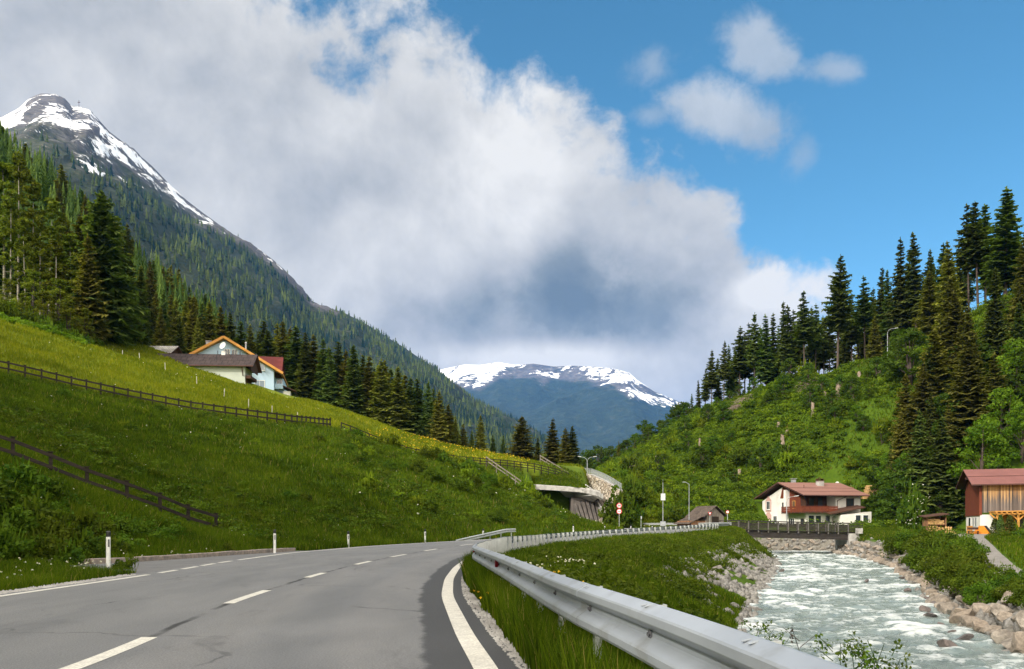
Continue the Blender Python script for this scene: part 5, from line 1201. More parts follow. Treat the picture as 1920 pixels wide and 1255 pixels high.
x, y = scatter(50000, 92, 128, lambda y: XR(y) + 1.8, lambda y: np.minimum(knots(y)[0][:, 2], XR(y) + 9), 25); grass('grass', x, y, .4, .05, 26)

x, y = scatter(130000, 122, 235, lambda y: XR(y) + 3, lambda y: knots(y)[0][:, 10] + 4, 27); k = ~((x > 44) & (x < 58.5) & (y > 126) & (y < 145)); grass('grass', x[k], y[k], .5, .085, 28)
# tall grass that hides the feet of the rail posts
x, y = scatter(52000, 2.5, 24, lambda y: XA(y) - .28, lambda y: XA(y) + .75, 29, 1.2); grass('grass', x, y, .44, .0045 + .0003 * y, 30, None, .3)
# flowers and tall stems
def dots(name, xs, ys, h, s, m, seed, per=6):
    r = np.random.default_rng(seed); n = len(xs)
    z = H(xs, ys) + h * r.uniform(.6, 1.2, n); c = np.stack([xs, ys, z], 1)
    A, B_, C, D_, T = leaf_cloud(r, c, np.repeat(np.array([[s, s, s * .6]]), n, 0), per, s * .7, .9)
    ob = link(bpy.data.objects.new(name, quads_mesh(name, A, B_, C, D_, m, T))); tag(ob, kind='stuff')
q = np.random.default_rng(3)
x, y = scatter(26, 4, 30, lambda y: XR(y) + .7, lambda y: XA(y) + 3.5, 31); dots('wildflowers', x, y, .28, .016, M['flower_white'], 32)
x, y = scatter(9, 5, 24, lambda y: XR(y) + .7, lambda y: XA(y) + 2, 33); dots('wildflowers', x, y, .28, .016, M['flower_yellow'], 34)
def clump(px, py, d, n, spread, s, m, seed, h=.45):
    c = P(px, py, d); r = np.random.default_rng(seed); dots('wildflowers', c.x + r.normal(0, spread, n), c.y + r.normal(0, spread, n), h, s, m, seed)
clump(1063, 1076, 14.5, 60, .16, .020, M['flower_yellow'], 41, .42); clump(1035, 1062, 17, 18, .2, .020, M['flower_yellow'], 42); clump(1335, 1152, 13.5, 7, .12, .03, M['flower_yellow'], 43, .5)
clump(985, 1045, 19, 24, .5, .026, M['flower_white'], 44); clump(1070, 1025, 26, 26, .5, .03, M['flower_white'], 45); clump(905, 1120, 11, 5, .1, .018, M['flower_yellow'], 46, .3)
x, y = scatter(110, 14, 60, lambda y: -.62 * y, lambda y: XL(y) - 1.3, 35); dots('wildflowers', x, y, .36, .026, M['flower_white'], 36, 4)
x, y = scatter(110, 62, 130, lambda y: -.6 * y, lambda y: np.minimum(XL(y) - 2, 0), 37); dots('wildflowers', x, y, .4, .07, M['flower_white'], 38, 3)
x, y = scatter(1000, 104, 150, lambda y: -24 + 0 * y, lambda y: 4 + 0 * y, 39); k = yellow(x, y) > .25; dots('wildflowers', x[k], y[k], .42, .09, M['flower_yellow'], 40, 4)
c = P(1706, 930, 111.3)
for hh in (1.4, 2.6, 4.0, 5.4): dots('wildflowers', c.x + q.normal(hh * .25 - .6, .9, 12), c.y + q.normal(-1.0, .5, 12), hh, .09, M['flower_white'], 47 + int(hh * 3), 3)
clump(148, 1055, 20.8, 6, .4, .022, M['flower_white'], 48, .3)
c = P(985, 940, 98); dots('wildflowers', c.x + q.normal(0, 6, 60), c.y + q.normal(0, 6, 60), .5, .08, M['flower_white'], 49, 3)
# weeds that stand in front of the river just behind the rail
def weed(px, py_top, d, seed, kind):
    x, y, zt = at(px, py_top, d); z0 = min(H1(x, y), zt - .3); r = random.Random(seed); np_r = np.random.default_rng(seed); h = zt - z0
    root = empty('tall_weed', (x, y, z0)); mb = MB()
    st = [(r.uniform(-.03, .03) * k, r.uniform(-.03, .03) * k, h * k / 4) for k in range(5)]
    mb.tube(st, [.006, .005, .004, .003, .002], 5)
    cs, rad = [], []
    for k in range(7 if kind == 'leafy' else 4):
        f = r.uniform(.35, .98); a = r.uniform(0, 6.28); L = h * .30 * (1.1 - f) + .05
        e = (math.cos(a) * L, math.sin(a) * L, h * f + L * .8); mb.tube([(0, 0, h * f), e], [.003, .0015], 4, cap=False)
        for g in (.4, .7, 1.0): cs.append((e[0] * g, e[1] * g, h * f + L * .8 * g)); rad.append((.035, .035, .04))
    mb.obj('stem', M['bark_dark'] if kind != 'leafy' else M['shrub'], root)
    if kind == 'plantain': cs, rad = [(st[4][0], st[4][1], h - .05)] , [(.012, .012, .07)]
    A, B_, C, D_, T = leaf_cloud(np_r, np.array(cs), np.array(rad), 6 if kind == 'leafy' else 26, .013 if kind == 'leafy' else .010)
    link(bpy.data.objects.new('leaves', quads_mesh('leaves', A, B_, C, D_, M['shrub'] if kind == 'leafy' else M['bark_dark'], T)), root)
    return root
tag(weed(1500, 1172, 5.6, 1, 'plantain'), 'thin seed head on a bare stalk rising over the steel rail before the river', 'weed')
for i, (px, top, d) in enumerate(((1562, 1203, 5.2), (1588, 1213, 5.0), (1620, 1205, 4.9), (1648, 1200, 4.8), (1672, 1222, 4.7), (1700, 1232, 4.6), (1605, 1222, 5.1), (1455, 1195, 6.4), (1475, 1190, 6.3), (1440, 1185, 6.8), (1425, 1180, 7.0), (1410, 1172, 7.3))):
    tag(weed(px, top, d, 20 + i, 'leafy'), 'spindly leafy weed behind the steel rail, seen against the white water', 'weed', 'leafy weeds behind the steel rail')
# ---------------------------------------------------------------- boulders
def rock_mesh(seed, m, flat=.7):
    r = random.Random(seed); bm = bmesh.new(); bmesh.ops.create_icosphere(bm, subdivisions=3, radius=.5)
    planes = []
    for k in range(13):
        n = Vector((r.gauss(0, 1), r.gauss(0, 1), r.gauss(0, 1))).normalized(); planes.append((n, r.uniform(.22, .37)))
    for v in bm.verts:
        for n, dd in planes:
            e = v.co.dot(n) - dd
            if e > 0: v.co -= n * e * .97
        v.co *= r.uniform(.985, 1.015); v.co.z *= flat
    me = bpy.data.meshes.new('boulder'); bm.to_mesh(me); bm.free(); me.materials.append(m); return me
RK = [rock_mesh(200 + k, M['rock'], random.uniform(.6, .95)) for k in range(7)]
RG = [rock_mesh(220 + k, M['rock_grey'], random.uniform(.5, .8)) for k in range(4)]
RW = [rock_mesh(240 + k, M['rock_wet'], random.uniform(.5, .75)) for k in range(3)]
def boulder(pool, x, y, z, s, label, group, rnd):
    o = link(bpy.data.objects.new('boulder', rnd.choice(pool))); o.location = (x, y, z)
    o.rotation_euler = (rnd.uniform(-.6, .6), rnd.uniform(-.6, .6), rnd.uniform(0, 6.28)); o.scale = (s * rnd.uniform(.9, 1.35), s * rnd.uniform(.75, 1.1), s * rnd.uniform(.8, 1.1))
    return tag(o, label, 'boulder', group)
r_ = random.Random(21)
small = []                                        # rubble between the boulders
y = 23.0; n_b = 0
gb, lb = 'boulders lining the far river bank', 'pale brown boulder in the stacked bank on the far side of the river'
line = []
ky = np.arange(22, 122, .05); kk_, _ = knots(ky)
wr = np.stack([kk_[:, 5], ky], 1); br_ = np.stack([kk_[:, 6], ky], 1)
sl_ = np.concatenate([[0], np.cumsum(np.linalg.norm(np.diff(wr, axis=0), axis=1))])
s = 0.0
while s < sl_[-1] - 5 and n_b < 262:
    i = min(len(ky) - 1, int(np.searchsorted(sl_, s))); a, b = wr[i], br_[i]
    rows = 3
    for rw in range(rows):
        f = (rw + .2 + r_.uniform(-.15, .2)) / rows
        j = min(len(ky) - 1, int(np.searchsorted(sl_, s + r_.uniform(-.4, .4)))); a, b = wr[j], br_[j]
        dv = b - a; L = np.linalg.norm(dv); dv = dv / L * min(L, 2.6)
        x, yy_ = a + dv * f; sz = r_.uniform(.62, 1.30) * (1.05 - .2 * f)
        boulder(RK, x, yy_, H1(x, yy_) + .10, sz, lb, gb, r_); n_b += 1
    for k in range(9):
        f = r_.uniform(-.05, 1.05); x, yy_ = a + (b - a) * min(f, 1.0) + np.array([r_.uniform(-.5, .5), r_.uniform(-.6, .6)]); small.append((x, yy_, r_.uniform(.25, .62)))
    s += .92 + .010 * s
gl, ll = 'grey stones on the roadside river bank', 'large grey stone among the rubble of the river bank below the steel rail'
for k in range(26):
    yy_ = r_.uniform(30, 84); kx_ = knots(np.array([yy_]))[0][0]; f = r_.uniform(.15, 1.05); x = kx_[2] + (kx_[3] - kx_[2]) * f
    boulder(RG, x, yy_, H1(x, yy_) + .02, r_.uniform(.6, 1.2), ll, gl, r_)
for k in range(3600):
    yy_ = 28 + 60 * r_.random() ** .9; kx_ = knots(np.array([yy_]))[0][0]; f = r_.uniform(.15, 1.06); x = kx_[2] + (kx_[3] - kx_[2]) * f
    if fbm(np.array([x * .22]), np.array([yy_ * .22]), 3, 45)[0] < -.06 + (-.04 if 34 < yy_ < 82 else .3) and f < .93: continue
    small.append((x, yy_, r_.uniform(.16, .55) * (1 if f > .2 else .7)))
def rubble(name, lst, pool_seed, m):
    """loose stones as one mass"""
    bm = bmesh.new(); bmesh.ops.create_icosphere(bm, subdivisions=1, radius=.5)
    v0 = np.array([v.co[:] for v in bm.verts]); f0 = np.array([[v.index for v in f.verts] for f in bm.faces]); bm.free()
    r = np.random.default_rng(pool_seed); A = np.array(lst); n = len(A); z = H(A[:, 0], A[:, 1])
    V = np.repeat(v0[None], n, 0) * (1 + r.normal(0, .16, (n, len(v0), 1)))
    sc_ = A[:, 2][:, None] * r.uniform(.6, 1.3, (n, 3)); V = V * sc_[:, None, :]
    a = r.uniform(0, 6.28, n); c_, s_ = np.cos(a)[:, None], np.sin(a)[:, None]; X_, Y_ = V[..., 0] * c_ - V[..., 1] * s_, V[..., 0] * s_ + V[..., 1] * c_
    t = r.uniform(-.5, .5, n)[:, None]; Z_ = V[..., 2] * np.cos(t) + X_ * np.sin(t)
    V = np.stack([X_ + A[:, :1], Y_ + A[:, 1:2], Z_ + z[:, None] + .03], -1).reshape(-1, 3)
    Fc = (f0[None] + (np.arange(n) * len(v0))[:, None, None]).reshape(-1, 3)
    o = link(bpy.data.objects.new(name, mesh_np(name, V, Fc, np.full(len(Fc), 3), m))); tag(o, kind='stuff')
rubble('rubble', [q_ for q_ in small if q_[2] > 0 and q_[0] > 0], 9, M['rock_grey'])
pb = []
for k in range(5200):
    yy_ = 3 + 28 * r_.random() ** 1.6; u_ = r_.random(); x = float(XR(yy_)) + .28 + u_ * u_ * .5; pb.append((x, yy_, r_.uniform(.012, .035)))
for k in range(1300):
    yy_ = 11.5 + 8 * r_.random(); x = float(XL(yy_)) - .24 - r_.random() ** 1.5 * .35; pb.append((x, yy_, r_.uniform(.015, .04)))
def pebbles(lst):
    r = np.random.default_rng(4); A = np.array(lst); n = len(A); z = np.where(A[:, 0] > XC(A[:, 1]), ZR(A[:, 1]), ZL(A[:, 1])) - .01
    o8 = np.array([(1, 0, 0), (0, 1, 0), (-1, 0, 0), (0, -1, 0), (0, 0, 1.)]); V = np.repeat(o8[None], n, 0) * r.uniform(.6, 1.3, (n, 5, 1)) * A[:, 2][:, None, None]
    V += np.stack([A[:, 0], A[:, 1], z], 1)[:, None]; f0 = np.array([(0, 1, 4), (1, 2, 4), (2, 3, 4), (3, 0, 4)])
    Fc = (f0[None] + (np.arange(n) * 5)[:, None, None]).reshape(-1, 3)
    o = link(bpy.data.objects.new('gravel', mesh_np('gravel', V.reshape(-1, 3), Fc, np.full(len(Fc), 3), M['pebble']))); tag(o, kind='stuff')
pebbles(pb)
lw = 'dark wet boulder standing in the fast white water'
for px, py, s in ((1780, 1207, 1.0), (1742, 1153, .9), (1735, 1141, .7), (1752, 1133, .6), (1625, 1088, .55), (1765, 1170, .5), (1738, 1121, .55), (1465, 1069, .8), (1448, 1047, .7), (1455, 1043, .5), (1690, 1082, .5), (1780, 1186, .5), (1806, 1195, .7), (1693, 1072, .55), (1702, 1104, .5)):
    zz_ = -2.8; d = (CH - zz_) * F / (py - HY); x = (px - CX) / F * d; zz_ = float(WATER_Z(d)); d = (CH - zz_ - .1) * F / (py - HY); x = (px - CX) / F * d
    boulder(RW, x, d, zz_ + .05, s, lw, 'wet boulders in the river', r_)

# ---------------------------------------------------------------- steel guard rails
def sweep(name, path, prof, mats, parent, closed=False, smooth=False):
    """profile of (offset to the side, height) pairs carried along a 3-D path; offset is to the path's left"""
    path = [Vector(p) for p in path]; V = []
    for i, p in enumerate(path):
        d = path[min(i + 1, len(path) - 1)] - path[max(i - 1, 0)]; d.z = 0; d.normalize(); lf = Vector((-d.y, d.x, 0))
        for o, h in prof: V.append(p + lf * o + Vector((0, 0, h)))
    k = len(prof); Fc = []
    for i in range(len(path) - 1):
        for j in range(k if closed else k - 1):
            j2 = (j + 1) % k; Fc.append((i * k + j, (i + 1) * k + j, (i + 1) * k + j2, i * k + j2))
    if closed: Fc += [tuple(range(k)), tuple(range((len(path) - 1) * k + k - 1, (len(path) - 1) * k - 1, -1))]
    mb = MB(); mb.add(V, Fc); return mb.obj(name, mats, parent, smooth)
WB = [(-.004, .752), (.0, .758), (.012, .758), (.080, .722), (.088, .712), (.090, .676), (.083, .665), (.024, .628), (.014, .618), (.014, .584), (.024, .574), (.080, .534), (.090, .522), (.090, .484), (.080, .466), (.020, .440), (.012, .444),
      (.070, .470), (.080, .486), (.080, .518), (.070, .528), (.014, .566), (.004, .582), (.004, .620), (.014, .634), (.074, .670), (.080, .680), (.078, .708), (.010, .748)]
def rail_path(fx, fz, y0, y1, st=.5): return [(float(fx(y)), float(y), float(fz(y))) for y in np.arange(y0, y1 + 1e-6, st)]
def along(path, step, start=0.0):
    pts = [Vector(p) for p in path]; acc, nxt, out = 0.0, start, []
    for a, b in zip(pts, pts[1:]):
        L = (b - a).length
        while nxt <= acc + L: out.append((a.lerp(b, (nxt - acc) / L), (b - a).normalized())); nxt += step
        acc += L
    return out
def post_mb(p, d, top=.768, w=.055, depth=.085, bottom=-.5):
    lf = Vector((-d.y, d.x, 0)).normalized(); dd = Vector((d.x, d.y, 0)).normalized(); mb = MB(); c = p - lf * (.012 + depth / 2)
    Mx = Matrix((dd, lf, Vector((0, 0, 1)))).transposed()
    mb.box(c - dd * (w / 2) + Vector((0, 0, (top + bottom) / 2)), (.006, depth, top - bottom), 0, Mx)           # web of the C section
    mb.box(c + lf * (depth / 2) + Vector((0, 0, (top + bottom) / 2)), (w, .006, top - bottom), 0, Mx)
    mb.box(c - lf * (depth / 2) + Vector((0, 0, (top + bottom) / 2)), (w, .006, top - bottom), 0, Mx)
    return mb
gr = empty('guard_rail', (float(XA(0)), 0, 0)); tag(gr, 'long galvanised steel guard rail sweeping round the right hand bend between road and river', 'guard rail')
pa = rail_path(XA, ZR, -6, 101, .35)
def loc(parent): return Matrix.Translation(-Vector(parent.location))
def into(o, parent):           # part built in world coordinates, hung under a parent that stands elsewhere
    o.data.transform(loc(parent)); return o
into(sweep('beam', pa, WB, M['zinc'], gr, True, False), gr)
for p, d in along(pa, 4.0, 7.7)[:22]:           # lapped joints between the beam lengths
    q0 = Vector((float(XA(p.y - .09)), p.y - .09, float(ZR(p.y - .09)))); q1 = Vector((float(XA(p.y + .09)), p.y + .09, float(ZR(p.y + .09))))
    into(sweep('splice', [q0, q1], [(o_ + (.004 if k_ < 16 else 0), h_ + (.003 if k_ < 3 else 0)) for k_, (o_, h_) in enumerate(WB)], M['zinc'], gr, True, False), gr)
posts = along(pa, 1.33, 6.2)
for i, (p, d) in enumerate(posts[:74]):
    o = post_mb(p, d, .75, .055, .05 if p.y < 19 else .16).obj('post', M['zinc_light'], gr); into(o, gr)
# splice bolts: pairs of slots on the top fold, and square washers in the groove
bt = MB(); ws_ = MB()
for i, (p, d) in enumerate(posts[:22]):
    lf = Vector((-d.y, d.x, 0)).normalized(); dd = Vector((d.x, d.y, 0)).normalized()
    Mx = Matrix((dd, (lf - Vector((0, 0, .29))).normalized(), (Vector((0, 0, 1)) + lf * .29).normalized())).transposed()
    for k in (-.03, .03):
        n = 10; ring = [p + lf * .036 + Vector((0, 0, .7465)) + Mx @ Vector((.012 * math.cos(6.283 * j / n) + k, .026 * math.sin(6.283 * j / n), 0)) for j in range(n)]
        bt = MB(); bt.prism(ring, Mx @ Vector((0, 0, .0022))); into(bt.obj('bolt_slot', M['steel_grey'], gr), gr)
    ws_ = MB(); ws_.box(p + lf * .018 + Vector((0, 0, .596)), (.05, .008, .04), 0, Matrix((dd, lf, Vector((0, 0, 1)))).transposed())
    ws_.tube([p + lf * .018 + Vector((0, 0, .596)), p + lf * .034 + Vector((0, 0, .596))], .012, 6); into(ws_.obj('washer', M['reflector_grey'], gr), gr)
for yy_ in (12.1, 19.3):
    p = Vector((float(XA(yy_)), yy_, 0)); d = Vector((float(XA(yy_ + .2) - XA(yy_)), .2, 0)).normalized(); lf = Vector((-d.y, d.x, 0))
    mb = MB(); mb.prism([p + lf * .03 + d * a + Vector((0, 0, h)) for a, h in ((-.03, .56), (.03, .56), (.03, .665), (-.03, .665))], lf * .055 - d * .05)
    into(mb.obj('reflector', M['reflector_red'], gr), gr)
# rail on the far side of the curve, from the gallery wall to the bridge
PB = [P(1112, 991.5, 142), P(1130, 991, 137), P(1170, 990, 130), P(1217, 989, 122), P(1270, 988, 114.5), P(1323, 986.5, 107), P(1350, 985.5, 103.5), P(1366, 985, 101.2), P(1372, 985.5, 100)]
PB = [Vector((p.x, p.y, 1.05 + (p.y - 100) * .003)) for p in PB]
g2 = empty('guard_rail', PB[5]); tag(g2, 'thin pale guard rail running past the wooden hut to the gallery wall', 'guard rail')
pb2 = []
for a, b in zip(PB, PB[1:]): pb2 += [a.lerp(b, t) for t in (0, .25, .5, .75)]
pb2.append(PB[-1])
into(sweep('beam', pb2[::-1], [(-o, h) for o, h in WB] if False else WB, M['zinc_light'], g2, True), g2)
for p, d in along(pb2[::-1], 3.0, .4): into(post_mb(p, d, .74).obj('post', M['zinc_light'], g2), g2)
# raised end piece of the rail on the other verge
g3 = empty('guard_rail', (float(XL(66)) - .9, 66, 0)); tag(g3, 'short ramped end of a guard rail rising from the grass left of the bend', 'guard rail')
pe = [(float(XL(y)) - 1.0, y, float(ZL(y)) - .72 + .74 * min(1, (y - 61) / 7.5)) for y in np.arange(61, 70.5, .7)]
into(sweep('beam', pe, [(-o, h) for o, h in WB], M['zinc_light'], g3, True), g3)
for p, d in along(pe, 1.9, 2.0)[1:]: into(post_mb(p, -d, .74).obj('post', M['zinc_light'], g3), g3)

# ---------------------------------------------------------------- white marker posts
def marker(x, y, z, h, label, group, tilt=0):
    e = empty('marker_post', (x, y, z)); tag(e, label, 'marker post', group)
    w, t = .06, .05
    mb = MB(); n = 12
    def ring(zz, zt=0): return [(w * math.cos(6.283 * k / n), t * math.sin(6.283 * k / n) * (1 if math.sin(6.283 * k / n) < 0 else .6), zz + zt * math.sin(6.283 * k / n)) for k in range(n)]
    hb = h - .155
    mb.prism(ring(-.35), Vector((0, 0, hb + .35))); mb.obj('body', M['white_plastic'], e, False)
    mb = MB(); V0, V1 = [tuple(c * 1.012 if i < 2 else c for i, c in enumerate(v)) for v in ring(hb)], [tuple(c * 1.012 if i < 2 else c for i, c in enumerate(v)) for v in ring(h, .02)]
    mb.add(V0 + V1, [tuple(range(n))[::-1], tuple(range(n, 2 * n))] + [(k, (k + 1) % n, (k + 1) % n + n, k + n) for k in range(n)]); mb.obj('cap', M['black_plastic'], e)
    mb = MB(); mb.bx((-.024 + .012, -t - .004, hb - .29), (.024 + .012, -t + .012, hb - .07)); mb.obj('reflector', M['reflector_grey'], e)
    e.rotation_euler = (0, tilt, math.atan2(x, -y) + math.pi if False else -math.atan2(x, y)); return e
for i, (px, top, yy_, lab) in enumerate(((203, 997, 23.3, 'white plastic marker post with black cap in the near verge by the kerb corner'),
        (515, 994, 36.5, 'white marker post standing in the grass behind the far end of the granite kerb'), (653, 997, 46, 'white marker post on the left verge, second beyond the end of the kerb'),
        (797, 993, 57, 'white marker post on the left verge opposite the last visible lane dashes'), (906, 992, 66, 'white marker post on the verge just before the ramped rail end'))):
    x = (px - CX) / F * yy_; zt = CH + (HY - top) / F * yy_; marker(x, yy_, zt - 1.02, 1.02, lab, None)
for px, yy_ in ((1075, 78), (1134, 90), (1183, 97), (1223, 102), (1256, 105)):
    x = (px - CX) / F * yy_; z = float(ZL(yy_)); marker(x, yy_, z, CH + (HY - 986.5) / F * yy_ - z + .12, 'small white marker post showing above the far rail of the curve', 'marker posts above the curving rail')

# ---------------------------------------------------------------- wooden fences
def fence(name, label, pts, hs, rails, mats, post=(.13, .13), railsz=(.05, .15), cap=True, group=None, side=1, lowrail=None):
    """pts: feet of the posts; one post mesh each, rails as one part per course"""
    e = empty(name, pts[0]); tag(e, label, 'fence', group)
    for i, p in enumerate(pts):
        mb = MB(); h = hs[i] if hasattr(hs, '__len__') else hs
        nx_ = Vector(pts[min(i + 1, len(pts) - 1)]) - Vector(pts[max(i - 1, 0)]); a = math.atan2(nx_.y, nx_.x); Mx = Matrix.Rotation(a, 3, 'Z')
        mb.box(Vector(p) + Vector((0, 0, h / 2 - .25)), (post[0], post[1], h + .5), 0, Mx)
        if cap: mb.box(Vector(p) + Vector((0, 0, h + .012)), (post[0] * 1.7, post[1] * 1.7, .03), 0, Mx)
        into(mb.obj('post', mats[0], e), e)
    for ri, f in enumerate(rails):
        mb = MB()
        for i in range(len(pts) - 1):
            h0 = hs[i] if hasattr(hs, '__len__') else hs; h1 = hs[i + 1] if hasattr(hs, '__len__') else hs
            if f < .2 and lowrail is not None and i < lowrail: continue
            a = Vector(pts[i]) + Vector((0, 0, h0 * f)); b = Vector(pts[i + 1]) + Vector((0, 0, h1 * f)); d = (b - a).normalized(); sd = d.cross(Vector((0, 0, 1))).normalized() * (post[1] / 2 + railsz[0] / 2) * side
            mb.bar(a + sd - d * .05, b + sd + d * .05, railsz[0], railsz[1])
        if mb.v: into(mb.obj('rail', mats[1], e), e)
    return e
fl = [(-56, 838 - 44, 32.0), (24, 820, 33), (95, 848, 34), (163, 876, 35), (238, 902, 36.5), (300, 925, 38), (353, 947, 39.5), (405, 963, 41)]
pts = []
for px, top, d in fl: p = P(px, top, d); pts.append((p.x, p.y, p.z - 1.12))
fence('wooden_fence', 'dark two rail wooden fence running down the bank to the road verge', pts, 1.12, (.86, .42, .03), (M['wood_dark'], M['wood_dark']), (.12, .12), (.05, .145), True, None, 1, 5)
up_px = [-12, 16, 47, 78, 106, 134, 162, 189, 214, 240, 264, 286, 311, 335, 358, 380, 401, 422, 443, 464, 483, 501, 519, 534, 547, 557, 566, 574, 582, 590, 598, 606, 613, 619]
up_top = np.interp(up_px, [-12, 16, 77, 134, 240, 358, 443, 519, 547, 619], [673, 678, 692, 706, 729, 752, 764, 774, 778, 785])
up_d = np.interp(up_px, [-12, 200, 400, 544, 619], [75, 78, 83, 89, 99])
pts = []
for px, top, d in zip(up_px, up_top, up_d): p = P(px, top, d); pts.append((p.x, p.y, p.z - 1.12))
fence('wooden_fence', 'long dark two rail wooden fence crossing the meadow below the blue house', pts, 1.12, (.86, .36), (M['wood_dark'], M['wood_dark']), (.13, .13), (.06, .16), True)
far_px = list(np.linspace(640, 850, 13)) + list(np.linspace(862, 1066, 17))
far_top = np.interp(far_px, [619, 650, 700, 770, 860, 950, 1000, 1040, 1066], [785, 795, 816, 840, 855, 862.5, 868.5, 878, 887]); far_d = np.interp(far_px, [619, 650, 770, 860, 950, 1060], [99, 104, 118, 128, 136, 145])
pts = []
for px, top, d in zip(far_px, far_top, far_d): p = P(px, top, d); pts.append((p.x, p.y, p.z - 1.15))
fence('wooden_fence', 'dark wooden fence curving along the buttercup meadow above the grassy gallery roof', pts, 1.15, (.9, .52, .16), (M['wood_dark'], M['wood_dark']), (.12, .12), (.05, .13), False)
def line_fence(name, label, lst, n, drop, rails=(.9, .45)):
    pts = []
    for i in range(n):
        t = i / (n - 1) * (len(lst) - 1); k = min(int(t), len(lst) - 2); f = t - k
        a, b = P(*lst[k]), P(*lst[k + 1]); p = a.lerp(b, f); pts.append((p.x, p.y, p.z - drop))
    return fence(name, label, pts, drop, rails, (M['wood_grey'], M['wood_grey']), (.12, .12), (.05, .17), False)
line_fence('wooden_fence', 'grey two rail fence sloping down beside the edge of the concrete canopy', [(912, 856, 133), (950, 882, 132), (983, 905, 131)], 5, 1.25)
line_fence('wooden_fence', 'grey two rail fence dropping behind the gallery roof to the tall spruces', [(1013, 853, 152), (1064, 884, 147)], 5, 1.3)
for px, py, d in ((229, 690, 112), (262, 705, 109), (310, 720, 105), (369, 738, 101), (420, 755, 97), (466, 770, 95), (510, 780, 95), (558, 792, 96)):
    x, y, z = at(px, py, d); z = H1(x, y); mb = MB(); mb.box((0, 0, .45), (.07, .07, 1.5)); mb.tube([(0, 0, 1.2), (0, 0, 1.27)], [.05, .02], 6)
    o = mb.obj('fence_stake', M['wood_stake']); o.location = (x, y, z - .1); o.rotation_euler = (random.uniform(-.05, .05), random.uniform(-.06, .06), .3)
    tag(o, 'pale wooden stake standing in the sunny meadow above the long fence', 'stake', 'pale stakes in the meadow')

# ---------------------------------------------------------------- house parts
class Frame:
    """local axes of a building: e1 along the front, e2 into depth"""
    def __init__(s, name, label, cat, o, ang, group=None):
        s.e = empty(name, o, ang); tag(s.e, label, cat, group)
    def part(s, name, mb, mats, parent=None, smooth=False): return mb.obj(name, mats, parent or s.e, smooth)
def window(fr, c, w, h, axis='x', depth=.08, frame='white_plastic', glass='glass', name='window', bars=1, sill=True, parent=None, out=-1, fw=.09):
    """window centred at c, lying in a wall across 'axis'; out = which way the wall faces along the other axis"""
    def B(mb, u0, u1, z0, z1, d0, d1):
        if axis == 'x': mb.bx((c[0] + u0, c[1] + out * d0, c[2] + z0), (c[0] + u1, c[1] + out * d1, c[2] + z1))
        else: mb.bx((c[0] + out * d0, c[1] + u0, c[2] + z0), (c[0] + out * d1, c[1] + u1, c[2] + z1))
    mb = MB()
    B(mb, -w / 2, -w / 2 + fw, -h / 2, h / 2, -.05, depth); B(mb, w / 2 - fw, w / 2, -h / 2, h / 2, -.05, depth)
    B(mb, -w / 2 + fw, w / 2 - fw, h / 2 - fw, h / 2, -.05, depth); B(mb, -w / 2 + fw, w / 2 - fw, -h / 2, -h / 2 + fw, -.05, depth)
    for k in range(bars):
        u = -w / 2 + w * (k + 1) / (bars + 1); B(mb, u - fw * .35, u + fw * .35, -h / 2 + fw, h / 2 - fw, -.05, depth - .02)
    o = mb.obj(name, M[frame], parent or fr.e)
    g = MB(); B(g, -w / 2 + fw * .6, w / 2 - fw * .6, -h / 2 + fw * .6, h / 2 - fw * .6, -.02, .035); g.obj('pane', M[glass], o)
    if sill:
        s_ = MB(); B(s_, -w / 2 - .06, w / 2 + .06, -h / 2 - .06, -h / 2 - .003, -.02, depth + .09); s_.obj('sill', M[frame], o)
    return o
def gable_roof(fr, x0, x1, y0, y1, ze, zr, th, mat, edge=None, name='roof', ridge_axis='x', yr=None, uvm=False):
    """two slabs meeting at a ridge along x (or y)"""
    ym = (y0 + y1) / 2 if yr is None else yr
    def T(x, y, z): return (x, y, z) if ridge_axis == 'x' else (y, x, z)
    mb = MB(); V = []
    for x in (x0, x1):
        V += [T(x, y0, ze), T(x, ym, zr), T(x, y1, ze), T(x, y1, ze - th), T(x, ym, zr - th), T(x, y0, ze - th)]
    Fc = [(0, 6, 7, 1), (1, 7, 8, 2), (2, 8, 9, 3), (3, 9, 10, 4), (4, 10, 11, 5), (5, 11, 6, 0), (0, 1, 4, 5), (1, 2, 3, 4), (6, 11, 10, 7), (7, 10, 9, 8)]
    mi = [0, 0, 1, 1, 1, 1, 1, 1, 1, 1]
    mb.add(V, Fc); mb.m = mi
    o = fr.part(name, mb, [mat, edge or mat])
    if uvm:
        me = o.data; l = me.uv_layers.new(name='UVMap'); sl2 = math.hypot(ym - y0, zr - ze)
        for p in me.polygons:
            for li in p.loop_indices:
                co = me.vertices[me.loops[li].vertex_index].co
                a_, b_ = (co.x, co.y) if ridge_axis == 'x' else (co.y, co.x)
                l.data[li].uv = (a_, abs(b_ - ym) / max(.1, abs(ym - y0)) * sl2)
    return o
def dish(fr, p, r=.45, face=(-.5, -.8, .3), parent=None):
    f = Vector(face).normalized(); a = f.cross(Vector((0, 0, 1))).normalized(); b = a.cross(f); V = [Vector(p)]; n = 14; Fc = []
    for k in range(n): t = 6.283 * k / n; V.append(Vector(p) + f * .14 * r / .45 + (a * math.cos(t) + b * math.sin(t)) * r)
    for k in range(n): Fc.append((0, 1 + k, 1 + (k + 1) % n))
    mb = MB(); mb.add(V, Fc); mb.add([v - f * .015 for v in V], [t[::-1] for t in Fc]); mb.tube([Vector(p), Vector(p) + Vector((0, 0, -r * 1.4)) - f * .1], .035, 6)
    mb.tube([Vector(p) + Vector((0, 0, -r * .9)), Vector(p) + f * r * 1.1], .015, 5); mb.box(Vector(p) + f * r * 1.1, (.08, .08, .08))
    return fr.part('satellite_dish', mb, M['dish'], parent)

